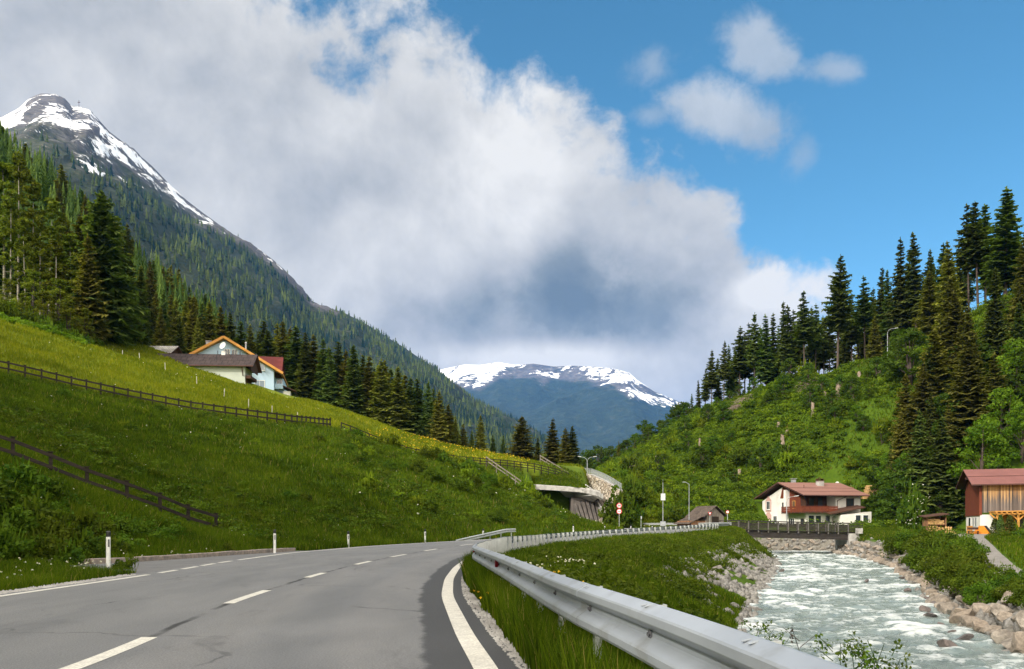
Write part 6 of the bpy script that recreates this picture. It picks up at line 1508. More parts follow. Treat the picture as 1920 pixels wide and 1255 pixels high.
# ---- the chalet across the bridge: gable to the left, eave towards the river
O = Vector((47.4, 129.2, 1.0)); fr = Frame('chalet', 'white and red brown Alpine chalet with balcony standing beyond the bridge', 'house', O, math.atan2(.184, .983))
L_, W_, ZE, ZRG = 9.9, 14.2, 5.45, 7.55
mb = MB(); mb.bx((0, 0, -1.2), (L_, W_, 2.75)); fr.part('wall', mb, M['plaster'])
mb = MB(); mb.prism([(0.03, 5.2, 2.75), (0.03, W_, 2.75), (.03, W_, 4.9), (.03, W_ / 2, ZRG - .42), (.03, 5.2, ZRG - .42 - (W_ / 2 - 5.2) * .28)], Vector((L_ - .06, 0, 0))); fr.part('wall', mb, M['plaster'])
mb = MB(); mb.prism([(-.02, 1.5, 2.75), (-.02, 5.2, 2.75), (-.02, 5.2, 6.6), (-.02, 1.5, 5.55)], Vector((.2, 0, 0))); mb.prism([(-.04, 5.2, 5.2), (-.04, 7.9, 5.2), (-.04, 7.1, 7.1), (-.04, 5.2, 6.6)], Vector((.2, 0, 0))); fr.part('cladding', mb, M['wood_red'])
mb = MB(); mb.bx((.2, 2.6, 2.75), (5.4, 5.1, 5.6)); mb.bx((.05, .25, 2.76), (.3, 1.5, 5.3)); fr.part('loggia', mb, M['wood_brown'])
mb = MB(); mb.bx((5.4, .1, 2.75), (L_, 5.15, 5.5)); fr.part('wall', mb, M['plaster'])
mb = MB(); mb.bx((-.75, 4.9, 2.9), (.05, 5.5, 6.5)); fr.part('pillar', mb, M['plaster'])
gable_roof(fr, -1.0, L_ + .9, -1.15, W_ + 1.2, ZE, ZRG + .35, .2, M['roof_red'], M['roof_edge'])
sm = MB()
for f in (.27, .55): sm.bar((-1.0, -1.15 + (W_ / 2 + 1.15) * f, ZE + (ZRG + .35 - ZE) * f + .015), (L_ + .9, -1.15 + (W_ / 2 + 1.15) * f, ZE + (ZRG + .35 - ZE) * f + .015), .07, .03)
fr.part('roof_seam', sm, M['roof_edge'])
sm = MB(); sm.tube([(-1.0, -1.24, ZE - .12), (L_ + .9, -1.24, ZE - .12)], .07, 6); fr.part('gutter', sm, M['roof_edge'])
mb = MB(); mb.bx((L_ + .9, 5.8, 7.0), (L_ + 2.6, 9.0, 7.12)); fr.part('annex_roof', mb, M['roof_red'])
ch = MB(); ch.bx((5.25, 4.75, 6.6), (6.25, 5.65, 8.1)); co = fr.part('chimney', ch, M['concrete'])
c2 = MB(); c2.bx((5.15, 4.65, 8.1), (6.35, 5.75, 8.16)); c2.bx((5.3, 4.8, 8.16), (5.38, 5.6, 8.4)); c2.bx((6.12, 4.8, 8.16), (6.2, 5.6, 8.4)); c2.bx((5.2, 4.7, 8.4), (6.3, 5.7, 8.45)); c2.tube([(5.75, 5.2, 8.44), (5.75, 5.2, 8.7)], .08, 6); c2.obj('cowl', M['roof_edge'], co)
ch = MB(); ch.bx((2.6, 8.4, 7.2), (3.2, 9.0, 8.5)); ch.bx((2.45, 8.25, 8.6), (3.35, 9.15, 8.68)); fr.part('chimney', ch, M['steel_grey'])
mb = MB(); mb.tube([(1.8, 3.5, 6.6), (1.8, 3.5, 7.3)], .05, 6); fr.part('vent_pipe', mb, M['roof_edge'])
bal = MB(); bal.bx((-1.25, -1.2, 2.55), (0, 5.3, 2.72)); bal.bx((0.002, -1.2, 2.55), (5.0, -.02, 2.72)); bo = fr.part('balcony', bal, M['wood_brown'])
rl = MB()
for k in range(3):
    z = 2.78 + k * .28; rl.bx((-1.25, -1.2, z), (-1.17, 5.3, z + .24)); rl.bx((-1.16, -1.2, z), (5.0, -1.12, z + .24))
for y in np.arange(-1.1, 5.3, 1.05): rl.bx((-1.3, y, 2.5), (-1.255, y + .07, 3.6))
for x in np.arange(-1.0, 5.0, 1.05): rl.bx((x, -1.25, 2.5), (x + .07, -1.205, 3.6))
rl.bx((-1.32, -1.27, 3.61), (-1.12, 5.3, 3.67)); rl.bx((-1.11, -1.27, 3.61), (5.0, -1.1, 3.67)); rl.obj('railing', M['wood_red'], bo)
cn = MB(); cn.prism([(2.9, -2.3, 2.25), (9.2, -2.3, 3.35), (9.2, -.0, 3.75), (2.9, -.0, 2.75)], Vector((0, 0, .14))); fr.part('canopy', cn, M['wood_brown'])
ext = MB(); ext.bx((4.9, -2.2, -1.2), (10.3, -.02, 2.2)); ext.prism([(4.9, -2.2, 2.2), (10.3, -2.2, 2.2), (10.3, -2.2, 2.75)], Vector((0, 2.1, 0))); fr.part('extension', ext, M['plaster'])
bb = MB(); bb.bx((7.6, -2.9, -1.2), (10.3, -2.2, .55)); bb.bx((7.4, -2.95, .55), (10.35, -2.2, .63)); fr.part('terrace', bb, M['plaster'])
window(fr, (0, 12.0, 4.1), 1.25, 1.5, 'y', .06, 'white_plastic'); window(fr, (0, 12.0, .9), 1.1, 1.2, 'y'); window(fr, (0, 6.6, 3.6), 1.3, 1.7, 'y', .06, 'wood_brown')
window(fr, (-.02, 3.5, 4.0), .9, 1.3, 'y', .06, 'wood_orange'); window(fr, (0, 4.2, 1.0), 1.9, 1.6, 'y', bars=2); window(fr, (0, 9.6, 1.6), 1.3, 1.3, 'y')
dd_ = window(fr, (0, .9, .6), 1.0, 2.1, 'y', .06, 'wood_brown', 'glass', 'door', 0, False)
for x in (1.0, 2.25): window(fr, (x, 0, 1.45), 1.1, 1.5, 'x', bars=0)
window(fr, (3.9, 0, 1.45), 1.0, 1.5, 'x', bars=0); window(fr, (7.9, -2.2, 1.55), 1.05, 1.4, 'x', bars=0); window(fr, (9.25, -2.2, 1.55), 1.05, 1.4, 'x', bars=0)
window(fr, (8.0, .1, 4.3), 1.4, 1.35, 'x', .06, 'wood_brown'); 
for x in (1.2, 2.6, 4.2): window(fr, (x, 2.6, 4.1), 1.0, 2.1, 'x', .05, 'wood_brown', 'glass', 'door', 0, False)
mu = MB(); mu.prism([(-.012, 11.0, 2.95), (-.012, 13.0, 2.95), (-.012, 13.0, 5.0), (-.012, 12.0, 5.75), (-.012, 11.0, 5.0)], Vector((.005, 0, 0))); mu.prism([(-.012, 12 + 1.15 * math.cos(k * math.pi / 4 + .39), 2.0 + .95 * math.sin(k * math.pi / 4 + .39)) for k in range(8)], Vector((.005, 0, 0))); fr.part('wall_painting', mu, M['mural'])
gp = MB(); gp.tube([(.0 + 5.3, -1.3, 2.5), (4.7, -.3, 1.9), (4.7, -.1, -.9)], .05, 6); gp.tube([(6.5, -1.2, 5.2), (5.7, .0, 4.6), (5.7, .02, 2.9)], .05, 6); fr.part('drainpipe', gp, M['wood_brown'])
dish(fr, (10.8, 8.0, 7.9), .30, (-.7, -.6, .3))
# woodpile lean-to behind the chalet
x, y, z = at(1622, 985, 136); fr2 = Frame('woodshed', 'small orange timber lean-to sheltering firewood behind the chalet', 'shed', (x, y, 2.3), .1)
mb = MB(); mb.bx((-1.6, 0, -1.5), (-1.4, 2, 2.4)); mb.bx((-1.4, 1.8, -1.5), (1.0, 2, 2.6)); mb.bx((.1, .1, -1.5), (.25, .25, 2.5)); fr2.part('wall', mb, M['wood_orange'])
mb = MB(); mb.prism([(-2.2, -.6, 2.4), (1.6, -.6, 2.4), (1.6, 2.3, 2.75), (-2.2, 2.3, 2.75)], Vector((0, 0, .12))); fr2.part('roof', mb, M['roof_red'])
def logs(n, w, dz, seed, L=.45, r=.11, hmax=99, taper=0.0):
    rr = random.Random(seed); mb = MB(); x = -w / 2; z = 0.0; k = 0; row = 0
    while k < n:
        mb.tube([(x, 0 + rr.uniform(-.06, .06), z + r), (x + rr.uniform(-.03, .03), L + rr.uniform(-.05, .05), z + r)], r * rr.uniform(.8, 1.1), 6); x += r * 2.05; k += 1
        if w / 2 - taper * (row + 1) < r * 2 and x > w / 2 - taper * row: break
        if x > w / 2 - taper * row: row += 1; z += r * 1.75; x = -w / 2 + taper * row + (r if row % 2 else 0)
    return mb
x, y, z = at(1638, 975, 134.5); o = logs(95, 3.0, 0, 3, .6, .13, taper=.07).obj('log_pile', M['log_end']); o.location = (x - .3, y, H1(x, y) + .3); o.rotation_euler = (0, 0, -.25)
tag(o, 'heap of split firewood stacked against the lean-to behind the chalet', 'firewood')

# ---- the barn
O = Vector((58.9, 100.6, .46)); ang = math.atan2(-.34, .94); fr = Frame('barn', 'large barn with red roof, weathered plank front and white ground floor', 'barn', O, ang)
Lb, Wb = 15.0, 9.2
mb = MB(); mb.bx((-.02, 0, -1), (Lb, Wb, 2.35)); fr.part('wall', mb, M['plaster'])
mb = MB(); mb.prism([(-.12, -.0, 2.25), (-.12, Wb, 2.25), (-.12, Wb, 6.2), (-.12, Wb / 2, 8.0), (-.12, 0, 6.2)], Vector((.3, 0, 0))); fr.part('gable_cladding', mb, M['wood_red'])
mb = MB(); mb.bx((.2, -.12, 2.6), (Lb, .1, 6.25)); fr.part('plank_front', mb, M['planks'])
gable_roof(fr, -1.15, Lb + 1, -1.0, Wb + 1.0, 6.15, 8.35, .16, M['roof_barn'], M['roof_edge'])
sm = MB(); sm.bar((-1.15, 1.75, 7.28), (Lb + 1, 1.75, 7.28), .08, .03); fr.part('roof_seam', sm, M['roof_edge'])
mb = MB(); mb.bx((-1.0, 3.9, 7.0), (-.2, 4.2, 7.25)); mb.bx((-1.0, -.7, 5.95), (-.15, -.5, 6.12)); fr.part('beam', mb, M['wood_brown'])
do = window(fr, (-.02, 6.6, 1.05), 1.5, 2.1, 'y', .05, 'white_plastic', 'glass', 'door', 1, False)
window(fr, (-.02, 4.2, 1.45), .55, 1.1, 'y', .05, 'steel_grey'); window(fr, (-.02, 2.6, 1.45), .55, 1.1, 'y', .05, 'steel_grey')
tr = MB(); tr.prism([(.9, -3.6, 2.62), (Lb, -3.6, 2.75), (Lb, -.15, 2.75), (.9, -.15, 2.62)], Vector((0, 0, .12)))
for x in np.arange(1.0, Lb, .55): tr.bar((x, -4.0, 2.5), (x, -.15, 2.55), .12, .18)
fr.part('porch_roof', tr, M['wood_orange'])
po = MB()
for x in (1.2, 3.4, 5.4): po.bx((x - .11, -3.4, -.6), (x + .11, -3.18, 2.5)); po.bar((x, -3.29, 1.6), (x + .8, -3.29, 2.42), .12, .14); po.bar((x, -3.29, 1.6), (x - .8, -3.29, 2.42), .12, .14)
po.bx((.9, -3.38, 2.3), (Lb, -3.2, 2.48)); fr.part('porch_post', po, M['wood_orange'])
pw = MB(); pw.bx((5.4, -3.1, -.6), (Lb, -3.0, 2.45)); pw.bx((2.2, -.3, -.6), (5.4, -.15, 2.4)); fr.part('porch_wall', pw, M['wood_orange'])
pd = MB(); pd.bx((3.7, -.4, -.3), (5.0, -.31, 1.9)); fr.part('porch_door', pd, M['wood_grey'])
rg = MB()
for x in np.arange(5.6, Lb, 1.0): rg.bx((x, -3.6, 2.9), (x + .06, -3.54, 3.7))
rg.bx((5.6, -3.62, 3.7), (Lb, -3.52, 3.76)); fr.part('terrace_railing', rg, M['wood_grey'])
# machine blade, bench and crate in front of the barn
x, y, z = at(1842, 1000, 96.5); z = H1(x, y); e = empty('snow_plough', (x, y, z), -.3); tag(e, 'wedge shaped orange snow plough blade parked before the barn', 'plough')
mb = MB(); mb.prism([(-1.0, 0, 0), (.9, 0, 0), (.15, 0, 1.05), (-.15, 0, 1.05)], Vector((0, .9, 0))); mb.obj('blade', M['orange_paint'], e)
mb = MB(); mb.prism([(.2, -.02, 1.06), (.95, -.02, 0.02), (1.25, -.02, .02), (.45, -.02, 1.06)], Vector((0, .94, 0))); mb.obj('blade_edge', M['black_plastic'], e)
x, y, z = at(1825, 1000, 96); e = empty('bench', (x, y, H1(x, y)), -.3); tag(e, 'small dark wooden bench between barn door and orange plough', 'bench')
mb = MB(); mb.bx((-.6, -.2, .42), (.6, .2, .48)); mb.obj('seat', M['wood_brown'], e); mb = MB(); mb.bx((-.6, .2, .62), (.6, .25, .9)); mb.obj('backrest', M['wood_brown'], e)
for sx in (-.5, .5): mb = MB(); mb.bx((sx - .04, -.18, 0), (sx + .04, .24, .42)); mb.obj('leg', M['wood_brown'], e)
x, y, z = at(1818, 1000, 97); mb = MB(); mb.bx((-.25, -.2, 0), (.25, .2, 1.0)); mb.bx((-.3, -.25, 1.0), (.3, .25, 1.06)); mb.bx((-.2, -.22, .2), (.2, -.2, .8)); o = mb.obj('orange_box', M['wood_orange']); o.location = (x, y, H1(x, y)); tag(o, 'upright orange wooden box beside the white barn door', 'box')
for i, (px, d, s, w) in enumerate(((1866, 93, 1.9, .62), (1876, 92.5, 2.3, .55), (1893, 92, 2.2, .7), (1925, 93, 2.0, .7))):
    x, y, z = at(px, 1000, d); z = H1(x, y); np_r = np.random.default_rng(300 + i); cs = [(0, 0, s * t) for t in np.linspace(.1, .95, 12)]; rd_ = [(w * (1 - t) ** .6 + .08,) * 2 + (s * .08,) for t in np.linspace(.0, .95, 12)]
    A, B_, C, D_, T = leaf_cloud(np_r, np.array(cs), np.array(rd_), 90, .09); o = link(bpy.data.objects.new('thuja', quads_mesh('foliage', A, B_, C, D_, M['spruce'], T))); o.location = (x, y, z)
    tag(o, 'small dark conical thuja planted before the orange porch of the barn', 'thuja', 'thujas before the barn')
x, y, z = at(1905, 960, 92); place_shrub('bright', x, y, .42, 'climbing vine bush growing up the corner of the barn porch', None, 2.0, z=H1(x, y))
x, y, z = at(1880, 1022, 80); place_shrub('green', x, y, .7, 'low reddish hedge bush on the grass mound before the barn', None, .6)
x, y, z = at(1915, 1022, 79); place_shrub('green', x, y, .75, 'low hedge bush at the picture edge on the grass mound before the barn', None, .6)
# firewood hut
x, y, z = at(1756, 998, 104); fr = Frame('woodshed', 'little open shed filled with firewood at the forest edge left of the barn', 'shed', (x, y, H1(x, y)), -.15)
mb = MB(); mb.bx((-1.2, 0, 0), (-1.05, 1.6, 1.9)); mb.bx((1.05, 0, 0), (1.2, 1.6, 2.1)); mb.bx((-1.05, 1.45, 0), (1.05, 1.6, 2.0)); mb.bx((-1.2, -.02, 1.0), (1.2, 1.4, 1.08)); fr.part('wall', mb, M['wood_hut'])
mb = MB(); mb.prism([(-1.6, -.5, 1.95), (1.4, -.5, 2.35), (1.4, 1.9, 2.55), (-1.6, 1.9, 2.15)], Vector((0, 0, .1))); fr.part('roof', mb, M['wood_brown'])
lg = logs(44, 1.9, 0, 5, .5, .1); lg.v = [(a, b + .1, c + .0) for a, b, c in lg.v]; l2 = logs(36, 1.9, 0, 6, .5, .1); lg.add([(a, b + .1, c + 1.08) for a, b, c in l2.v], l2.f); fr.part('firewood', lg, M['log_end'])
x, y, z = at(1778, 1000, 101); o = logs(34, 1.7, 0, 7, .5, .13, taper=.16).obj('log_pile', M['log_end']); o.location = (x, y, H1(x, y)); o.rotation_euler = (0, 0, -.5); tag(o, 'loose heap of split logs on the ground beside the little firewood shed', 'firewood')
# gravel drive and path
V = []
for y in np.arange(31, 99.5, 1.0):
    c = float(np.interp(y, pcy, pcx)); h = float(path_half(y))
    for t in (-1, -.5, 0, .5, 1): V.append((c + t * h, y, H1(c + t * h, y) + .05))
tag(link(bpy.data.objects.new('path', grid_mesh('path', np.array(V), 5, len(V) // 5, M['path'], True))), kind='structure')

# ---- wooden hut by the curve
O = P(1325, 978, 109); O.z = H1(O.x, O.y) - .0; O.z = 1.0; fr = Frame('wooden_hut', 'small weathered wooden hut with a sagging shingle roof behind the guard rail', 'hut', O, .42)
mb = MB(); mb.prism([(0, 0, -.3), (2.9, 0, -.3), (2.9, 0, 1.75), (1.4, 0, 2.9), (0, 0, 1.95)], Vector((0, 3.6, 0))); fr.part('wall', mb, M['wood_grey'])
mb = MB(); mb.bx((-2.4, .3, -.3), (-.02, 3.4, 1.1)); fr.part('lean_to', mb, M['wood_hut'])
mb = MB(); mb.bx((.9, -.05, -.2), (2.0, 0.0, 1.7)); fr.part('door', mb, M['wood_dark'])
mb = MB(); mb.prism([(-.62, -.35, 1.62), (-.62, 4, 1.62), (1.4, 4, 3.1), (1.4, -.35, 3.1)], Vector((0, 0, .1))); mb.prism([(1.4, -.35, 3.1), (1.4, 4, 3.1), (3.3, 4, 1.7), (3.3, -.35, 1.7)], Vector((0, 0, .1)))
mb.prism([(-2.9, .1, .65), (-2.9, 3.7, .65), (-.5, 3.7, 1.68), (-.5, .1, 1.68)], Vector((0, 0, .07))); ro = fr.part('roof', mb, M['roof_hut'])
l = ro.data.uv_layers.new(name='UVMap')
for p in ro.data.polygons:
    for li in p.loop_indices: co = ro.data.vertices[ro.data.loops[li].vertex_index].co; l.data[li].uv = (co.y, co.x * 1.25)
mb = MB(); mb.bar((-.05, .28, -.2), (-.05, .28, 1.5), .1, .1); mb.bar((-1.25, .28, -.2), (-1.25, .28, 1.2), .08, .08); fr.part('post', mb, M['wood_orange'])

# ---- left: blue house, garage, grey shed
O = P(421, 735, 140); fr = Frame('blue_house', 'pale blue farmhouse with orange eaves and a dark red roof above the meadow', 'house', (O.x, O.y, O.z), .20)
w_ = 8.3; zr_, ze_ = 9.55, 3.6
mb = MB(); mb.prism([(-w_, 0, -4), (w_, 0, -4), (w_, 0, 4.35), (0, 0, 9.05), (-w_, 0, 4.35)], Vector((0, 11, 0))); fr.part('wall', mb, M['plaster_blue'])
gable_roof(fr, -1.1, 12.0, -9.9, 9.9, ze_, zr_, .24, M['roof_dark_red'], M['wood_orange'], 'roof', 'y')
mb = MB()
for sx in (-1, 1): mb.bar((0, -1.14, zr_ - .16), (sx * 9.95, -1.14, ze_ - .16), .07, .42); mb.bar((0, -.5, zr_ - .35), (sx * 9.6, -.5, ze_ - .18), .9, .1)
fr.part('bargeboard', mb, M['wood_orange'])
window(fr, (6.1, 0, 4.6), 1.4, 1.35, 'x', glass='glass_pale'); window(fr, (5.9, 0, 1.6), 1.75, 1.3, 'x', glass='glass_pale'); window(fr, (.45, 0, 7.0), 1.0, 1.0, 'x'); window(fr, (1.7, 0, 7.0), .9, 1.0, 'x')
mb = MB(); mb.bx((w_, 3, -4), (9.7, 10.8, 3.2)); fr.part('side_wing', mb, M['plaster_blue'])
mb = MB(); mb.bx((w_ + .02, 1.4, 1.1), (9.75, 3.0, 1.25)); bo = fr.part('balcony', mb, M['plaster_blue'])
mb = MB(); mb.bx((w_ + .02, 1.35, 1.25), (9.75, 1.42, 2.0)); mb.obj('railing', M['plaster_blue'], bo)
window(fr, (9.0, 3.0, 2.2), 1.0, 1.7, 'x', .05, 'white_plastic', 'glass', 'door', 1, False); window(fr, (9.0, 3.0, -.8), 1.0, 1.2, 'x')
mb = MB(); mb.prism([(4.6, 4.2, 7.15), (9.6, 4.2, 7.15), (9.6, 1.6, 4.3), (4.6, 1.6, 4.3)], Vector((0, 0, .2))); mb.prism([(4.6, 4.2, 7.15), (9.6, 4.2, 7.15), (9.6, 7.4, 4.3), (4.6, 7.4, 4.3)], Vector((0, 0, .2))); fr.part('dormer_roof', mb, M['roof_dark_red'])
mb = MB(); mb.prism([(9.2, 1.9, 3.4), (9.2, 6.8, 3.4), (9.2, 4.2, 6.9)], Vector((.12, 0, 0))); mb.bx((5.4, 2.0, 3.2), (9.15, 6.8, 4.6)); fr.part('dormer_wall', mb, M['wood_brown'])
mb = MB(); mb.bx((9.75, 2.0, -4), (11.0, 4.8, .8)); fr.part('porch', mb, M['plaster']); mb = MB(); mb.prism([(9.7, 1.3, 1.6), (12.0, 1.3, .7), (12.0, 5.2, .7), (9.7, 5.2, 1.6)], Vector((0, 0, .14))); fr.part('porch_roof', mb, M['wood_brown'])
window(fr, (10.4, 2.0, -.6), .8, 1.5, 'x', glass='glass')
mb = MB(); mb.bx((-3.6, 3, 7.6), (-2.7, 3.9, 9.4)); mb.bx((-3.7, 2.9, 9.4), (-2.6, 4.0, 9.5)); fr.part('chimney', mb, M['concrete'])
mb = MB(); mb.tube([(3.2, 3, 7.6), (3.2, 3, 9.3)], .12, 8); mb.tube([(3.2, 3, 9.3), (3.2, 3, 9.55)], [.25, .1], 8); fr.part('vent_pipe', mb, M['dish'])
O = P(473, 690, 129.5); fr = Frame('garage', 'low garage with a brown sheet roof dug into the meadow before the blue house', 'garage', (O.x, O.y, O.z), .06); fr.e.scale = (1, .74, 1)
gable_roof(fr, -16.0, .2, -.3, 7.4, .35, 2.7, .16, M['roof_brown'], M['roof_edge'], 'roof', 'x', 3.5, True)
mb = MB(); mb.bx((-14, .7, -5), (-1.3, 6.6, .3)); fr.part('wall', mb, M['plaster_green']); mb = MB(); mb.prism([(-.45, .6, -.3), (-.45, 6.6, -.3), (-.45, 6.6, .5), (-.45, 3.5, 2.4), (-.45, .6, .5)], Vector((.12, 0, 0))); mb.bx((-1.25, .8, -1.6), (-.4, 6.0, -1.1)); mb.bx((-1.28, 1.2, -4), (-1.22, 5.8, -1.2)); fr.part('gable_boards', mb, M['wood_brown'])
mb = MB(); mb.bar((-1.6, .6, -1.2), (-1.6, -.2, .1), .14, .14); fr.part('brace', mb, M['wood_brown'])
ch = MB(); ch.bx((-5.6, 3.2, 2.2), (-5.0, 3.8, 3.2)); fr.part('chimney', ch, M['plaster']); dish(fr, (-5.2, 2.8, 3.95), .62, (-.5, -.85, .35))
for x in (-6.2, -3.9, -2.6): ch = MB(); ch.tube([(x, 3.3, 2.3), (x, 3.3, 3.25)], .06, 6); fr.part('vent_pipe', ch, M['black_plastic'])
ch = MB(); ch.tube([(-6.0, 1.6, 1.4), (-6.0, 1.6, 2.3)], .07, 6); fr.part('vent_pipe', ch, M['black_plastic'])
O = P(320, 662, 150); fr = Frame('grey_shed', 'low shed with a grey shingle roof half hidden behind the meadow crest', 'shed', (O.x, O.y, O.z), .02)
gable_roof(fr, -11.5, .3, -.5, 6.6, -.1, 2.0, .16, M['roof_shingle'], M['roof_edge'], 'roof', 'x', 3.1, True)
mb = MB(); mb.prism([(-10.5, .2, -6), (-10.5, 6, -6), (-10.5, 6, -.2), (-10.5, 3.1, 1.7), (-10.5, .2, -.2)], Vector((10.2, 0, 0))); fr.part('wall', mb, M['wood_brown'])
ch = MB(); ch.tube([(-7.8, 1.5, .9), (-7.8, 1.5, 1.9)], .09, 6); fr.part('vent_pipe', ch, M['black_plastic'])

# ---------------------------------------------------------------- bridge
br = empty('footbridge', (36, 105, 0)); tag(br, 'dark timber bridge with slatted railing spanning the river to the chalet', 'bridge')
xa, xb, za, zb = 27.6, 44.0, 1.02, .62
def zd(x): return za + (zb - za) * (x - xa) / (xb - xa)
mb = MB(); mb.bar((xa, 105, zd(xa) - .1), (xb + .6, 105, zd(xb) - .1), 4.0, .14); into(mb.obj('deck', M['bridge_wood'], br), br)
for yy_ in (103.3, 106.7): mb = MB(); mb.bar((xa + .6, yy_, zd(xa) - .62), (xb, yy_, zd(xb) - .62), .35, .86); into(mb.obj('girder', M['bridge_wood'], br), br)
for yy_ in (102.95, 107.05):
    for k in range(13):
        x = xa + .25 + k * 1.285; 
        mb = MB(); mb.bx((x - .07, yy_ - .07, zd(x) - .35), (x + .07, yy_ + .07, zd(x) + 1.06)); into(mb.obj('post', M['bridge_post'], br), br)
    mb = MB()
    for h in (.12, .30, .48, .66, .84): mb.bar((xa, yy_ + .1, zd(xa) + h), (xb + 1.2, yy_ + .1, zd(xb) + h), .05, .11)
    mb.bar((xa, yy_, zd(xa) + 1.1), (xb + 1.2, yy_, zd(xb) + 1.1), .2, .08); mb.bar((xa, yy_ - .03, zd(xa) - .03), (xb, yy_ - .03, zd(xb) - .03), .12, .1); into(mb.obj('railing', M['bridge_wood'], br), br)
mb = MB(); mb.bx((43.3, 102.8, -2.4), (44.6, 107.2, .42)); mb.bx((44.1, 102.4, .42), (44.9, 102.75, 1.1)); into(mb.obj('abutment', M['concrete'], br), br); mb = MB(); mb.bx((27.0, 102.8, -2.0), (28.4, 107.2, .8)); into(mb.obj('abutment', M['concrete'], br), br)

# ---------------------------------------------------------------- gallery over the road, with the stone wall beside it
ga = empty('road_gallery', (9, 138, 0)); tag(ga, 'concrete road gallery with a cantilevered canopy and grass growing on its roof', 'tunnel')
slab = [P(986, 908, 138), P(1040, 911, 137.5), P(1085, 914, 136), P(1105, 917.5, 134), P(1122, 922, 131), P(1131, 927, 128.5), P(1129, 929, 131), P(1122, 925, 140), P(1095, 905, 146), P(1000, 898, 146)]
mb = MB(); mb.prism(slab, Vector((0, 0, -.85))); o = into(mb.obj('canopy', M['concrete'], ga), ga); bv = o.modifiers.new('bevel', 'BEVEL'); bv.width = .08; bv.segments = 2
hn = MB(); hn.prism([P(1045, 918, 139), P(1090, 922, 137), P(1120, 929, 131.5), P(1126, 931, 130.5), P(1113, 941, 137), P(1085, 937, 142), P(1060, 932, 143)], Vector((0, 0, .9))); into(hn.obj('haunch', M['concrete'], ga), ga)
gv, nxg = [], 26
for j in range(9):
    t = j / 8
    for i in range(nxg):
        u = i / (nxg - 1); a = P(988 + (1106 - 988) * u, 908.4 + 9 * u ** 2, 138.2 - 3.5 * u * u); b = P(975 + (1066 - 975) * u, 884 + 7 * u, 143.5 + 2 * u)
        p = a.lerp(b, t); p.z += .12 * math.sin(math.pi * t) + .10 * float(fbm(np.array([p.x * .8]), np.array([p.y * .8]), 3, 4)[0]); gv.append(tuple(p))
me = grid_mesh('grass_roof', np.array(gv), nxg, 9, M['ground'], True); o = link(bpy.data.objects.new('grass_roof', me), ga); into(o, ga)
gq = np.random.default_rng(6); G = np.array(gv).reshape(9, nxg, 3); fi, fj = gq.uniform(0, 7.99, 9000), gq.uniform(0, nxg - 1.01, 9000); gi, gj = fi.astype(int), fj.astype(int); fa, fb = (fi - gi)[:, None], (fj - gj)[:, None]
gp_ = G[gi, gj] * (1 - fa) * (1 - fb) + G[gi + 1, gj] * fa * (1 - fb) + G[gi, gj + 1] * (1 - fa) * fb + G[gi + 1, gj + 1] * fa * fb
grass('grass', gp_[:, 0], gp_[:, 1], .30, .05, 60, None, .45, gp_[:, 2] - .02)
# slanting ribbed wall on the inside right of the mouth, left abutment, closed end, in shade-toned concrete
rb = MB()
for k in range(6):
    x0, x1 = 10.4 + k * .74, 11.9 + k * .62; y0 = 138.5 - k * .2
    rb.prism([(x0, y0, 6.0), (x0 + .5, y0, 6.0), (x1 + .55, y0 - 2.6, .6), (x1, y0 - 2.6, .6)], Vector((0, 6, 0)))
into(rb.obj('rib', M['concrete_dark'], ga), ga)
wl = MB(); wl.prism([(10.2, 138.2, 6.4), (15.0, 138.2, 6.2), (15.8, 138.0, .6), (10.2, 138.2, .6)], Vector((0, 7, 0))); wl.bx((2.5, 138.0, .2), (4.6, 146, 7.6)); wl.bx((4.6, 144.5, .2), (10.2, 146, 7.2)); into(wl.obj('wall', M['concrete_dark'], ga), ga)
bk = MB(); bk.prism([P(1085, 905, 141), P(1120, 928, 141), P(1100, 928, 150), P(1072, 895, 150)], Vector((0, 0, -7))); into(bk.obj('inner_wall', M['concrete_dark'], ga), ga)
sw = empty('stone_wall', (16, 140, 1)); tag(sw, 'tall curving retaining wall of pale boulders topped by a steel railing', 'wall')
topl = [(1072, 898, 172), (1083, 892, 166), (1092, 888.5, 160), (1110, 891, 153), (1122, 896, 147), (1135, 902, 141), (1150, 911, 133), (1166, 922, 126)]
def tl(t):
    k = min(int(t * (len(topl) - 1)), len(topl) - 2); f = t * (len(topl) - 1) - k; return P(*topl[k]).lerp(P(*topl[k + 1]), f)
V = []; n1, n2 = 60, 26
for j in range(n2):
    f = j / (n2 - 1)
    for i in range(n1):
        t = i / (n1 - 1); p = tl(t); b = Vector((p.x - 1.9 - .0 * t, p.y - 1.2, .8)); q_ = p.lerp(b, f)
        q_ += Vector((-.35, -.35, 0)) * float(fbm(np.array([t * 22.0]), np.array([f * 9.0]), 3, 71)[0]) * 1.6; V.append(tuple(q_))
me = grid_mesh('masonry', np.array(V), n1, n2, M['stonewall'], True); o = link(bpy.data.objects.new('masonry', me), sw); so = o.modifiers.new('solid', 'SOLIDIFY'); so.thickness = .6; so.offset = 0; into(o, sw)
mb = MB()
for i in range(20):
    a, b = tl(i / 20), tl((i + 1) / 20); mb.bar(a + Vector((0, 0, .05)), b + Vector((0, 0, .05)), .5, .22)
into(mb.obj('coping', M['concrete'], sw), sw)
mb = MB()
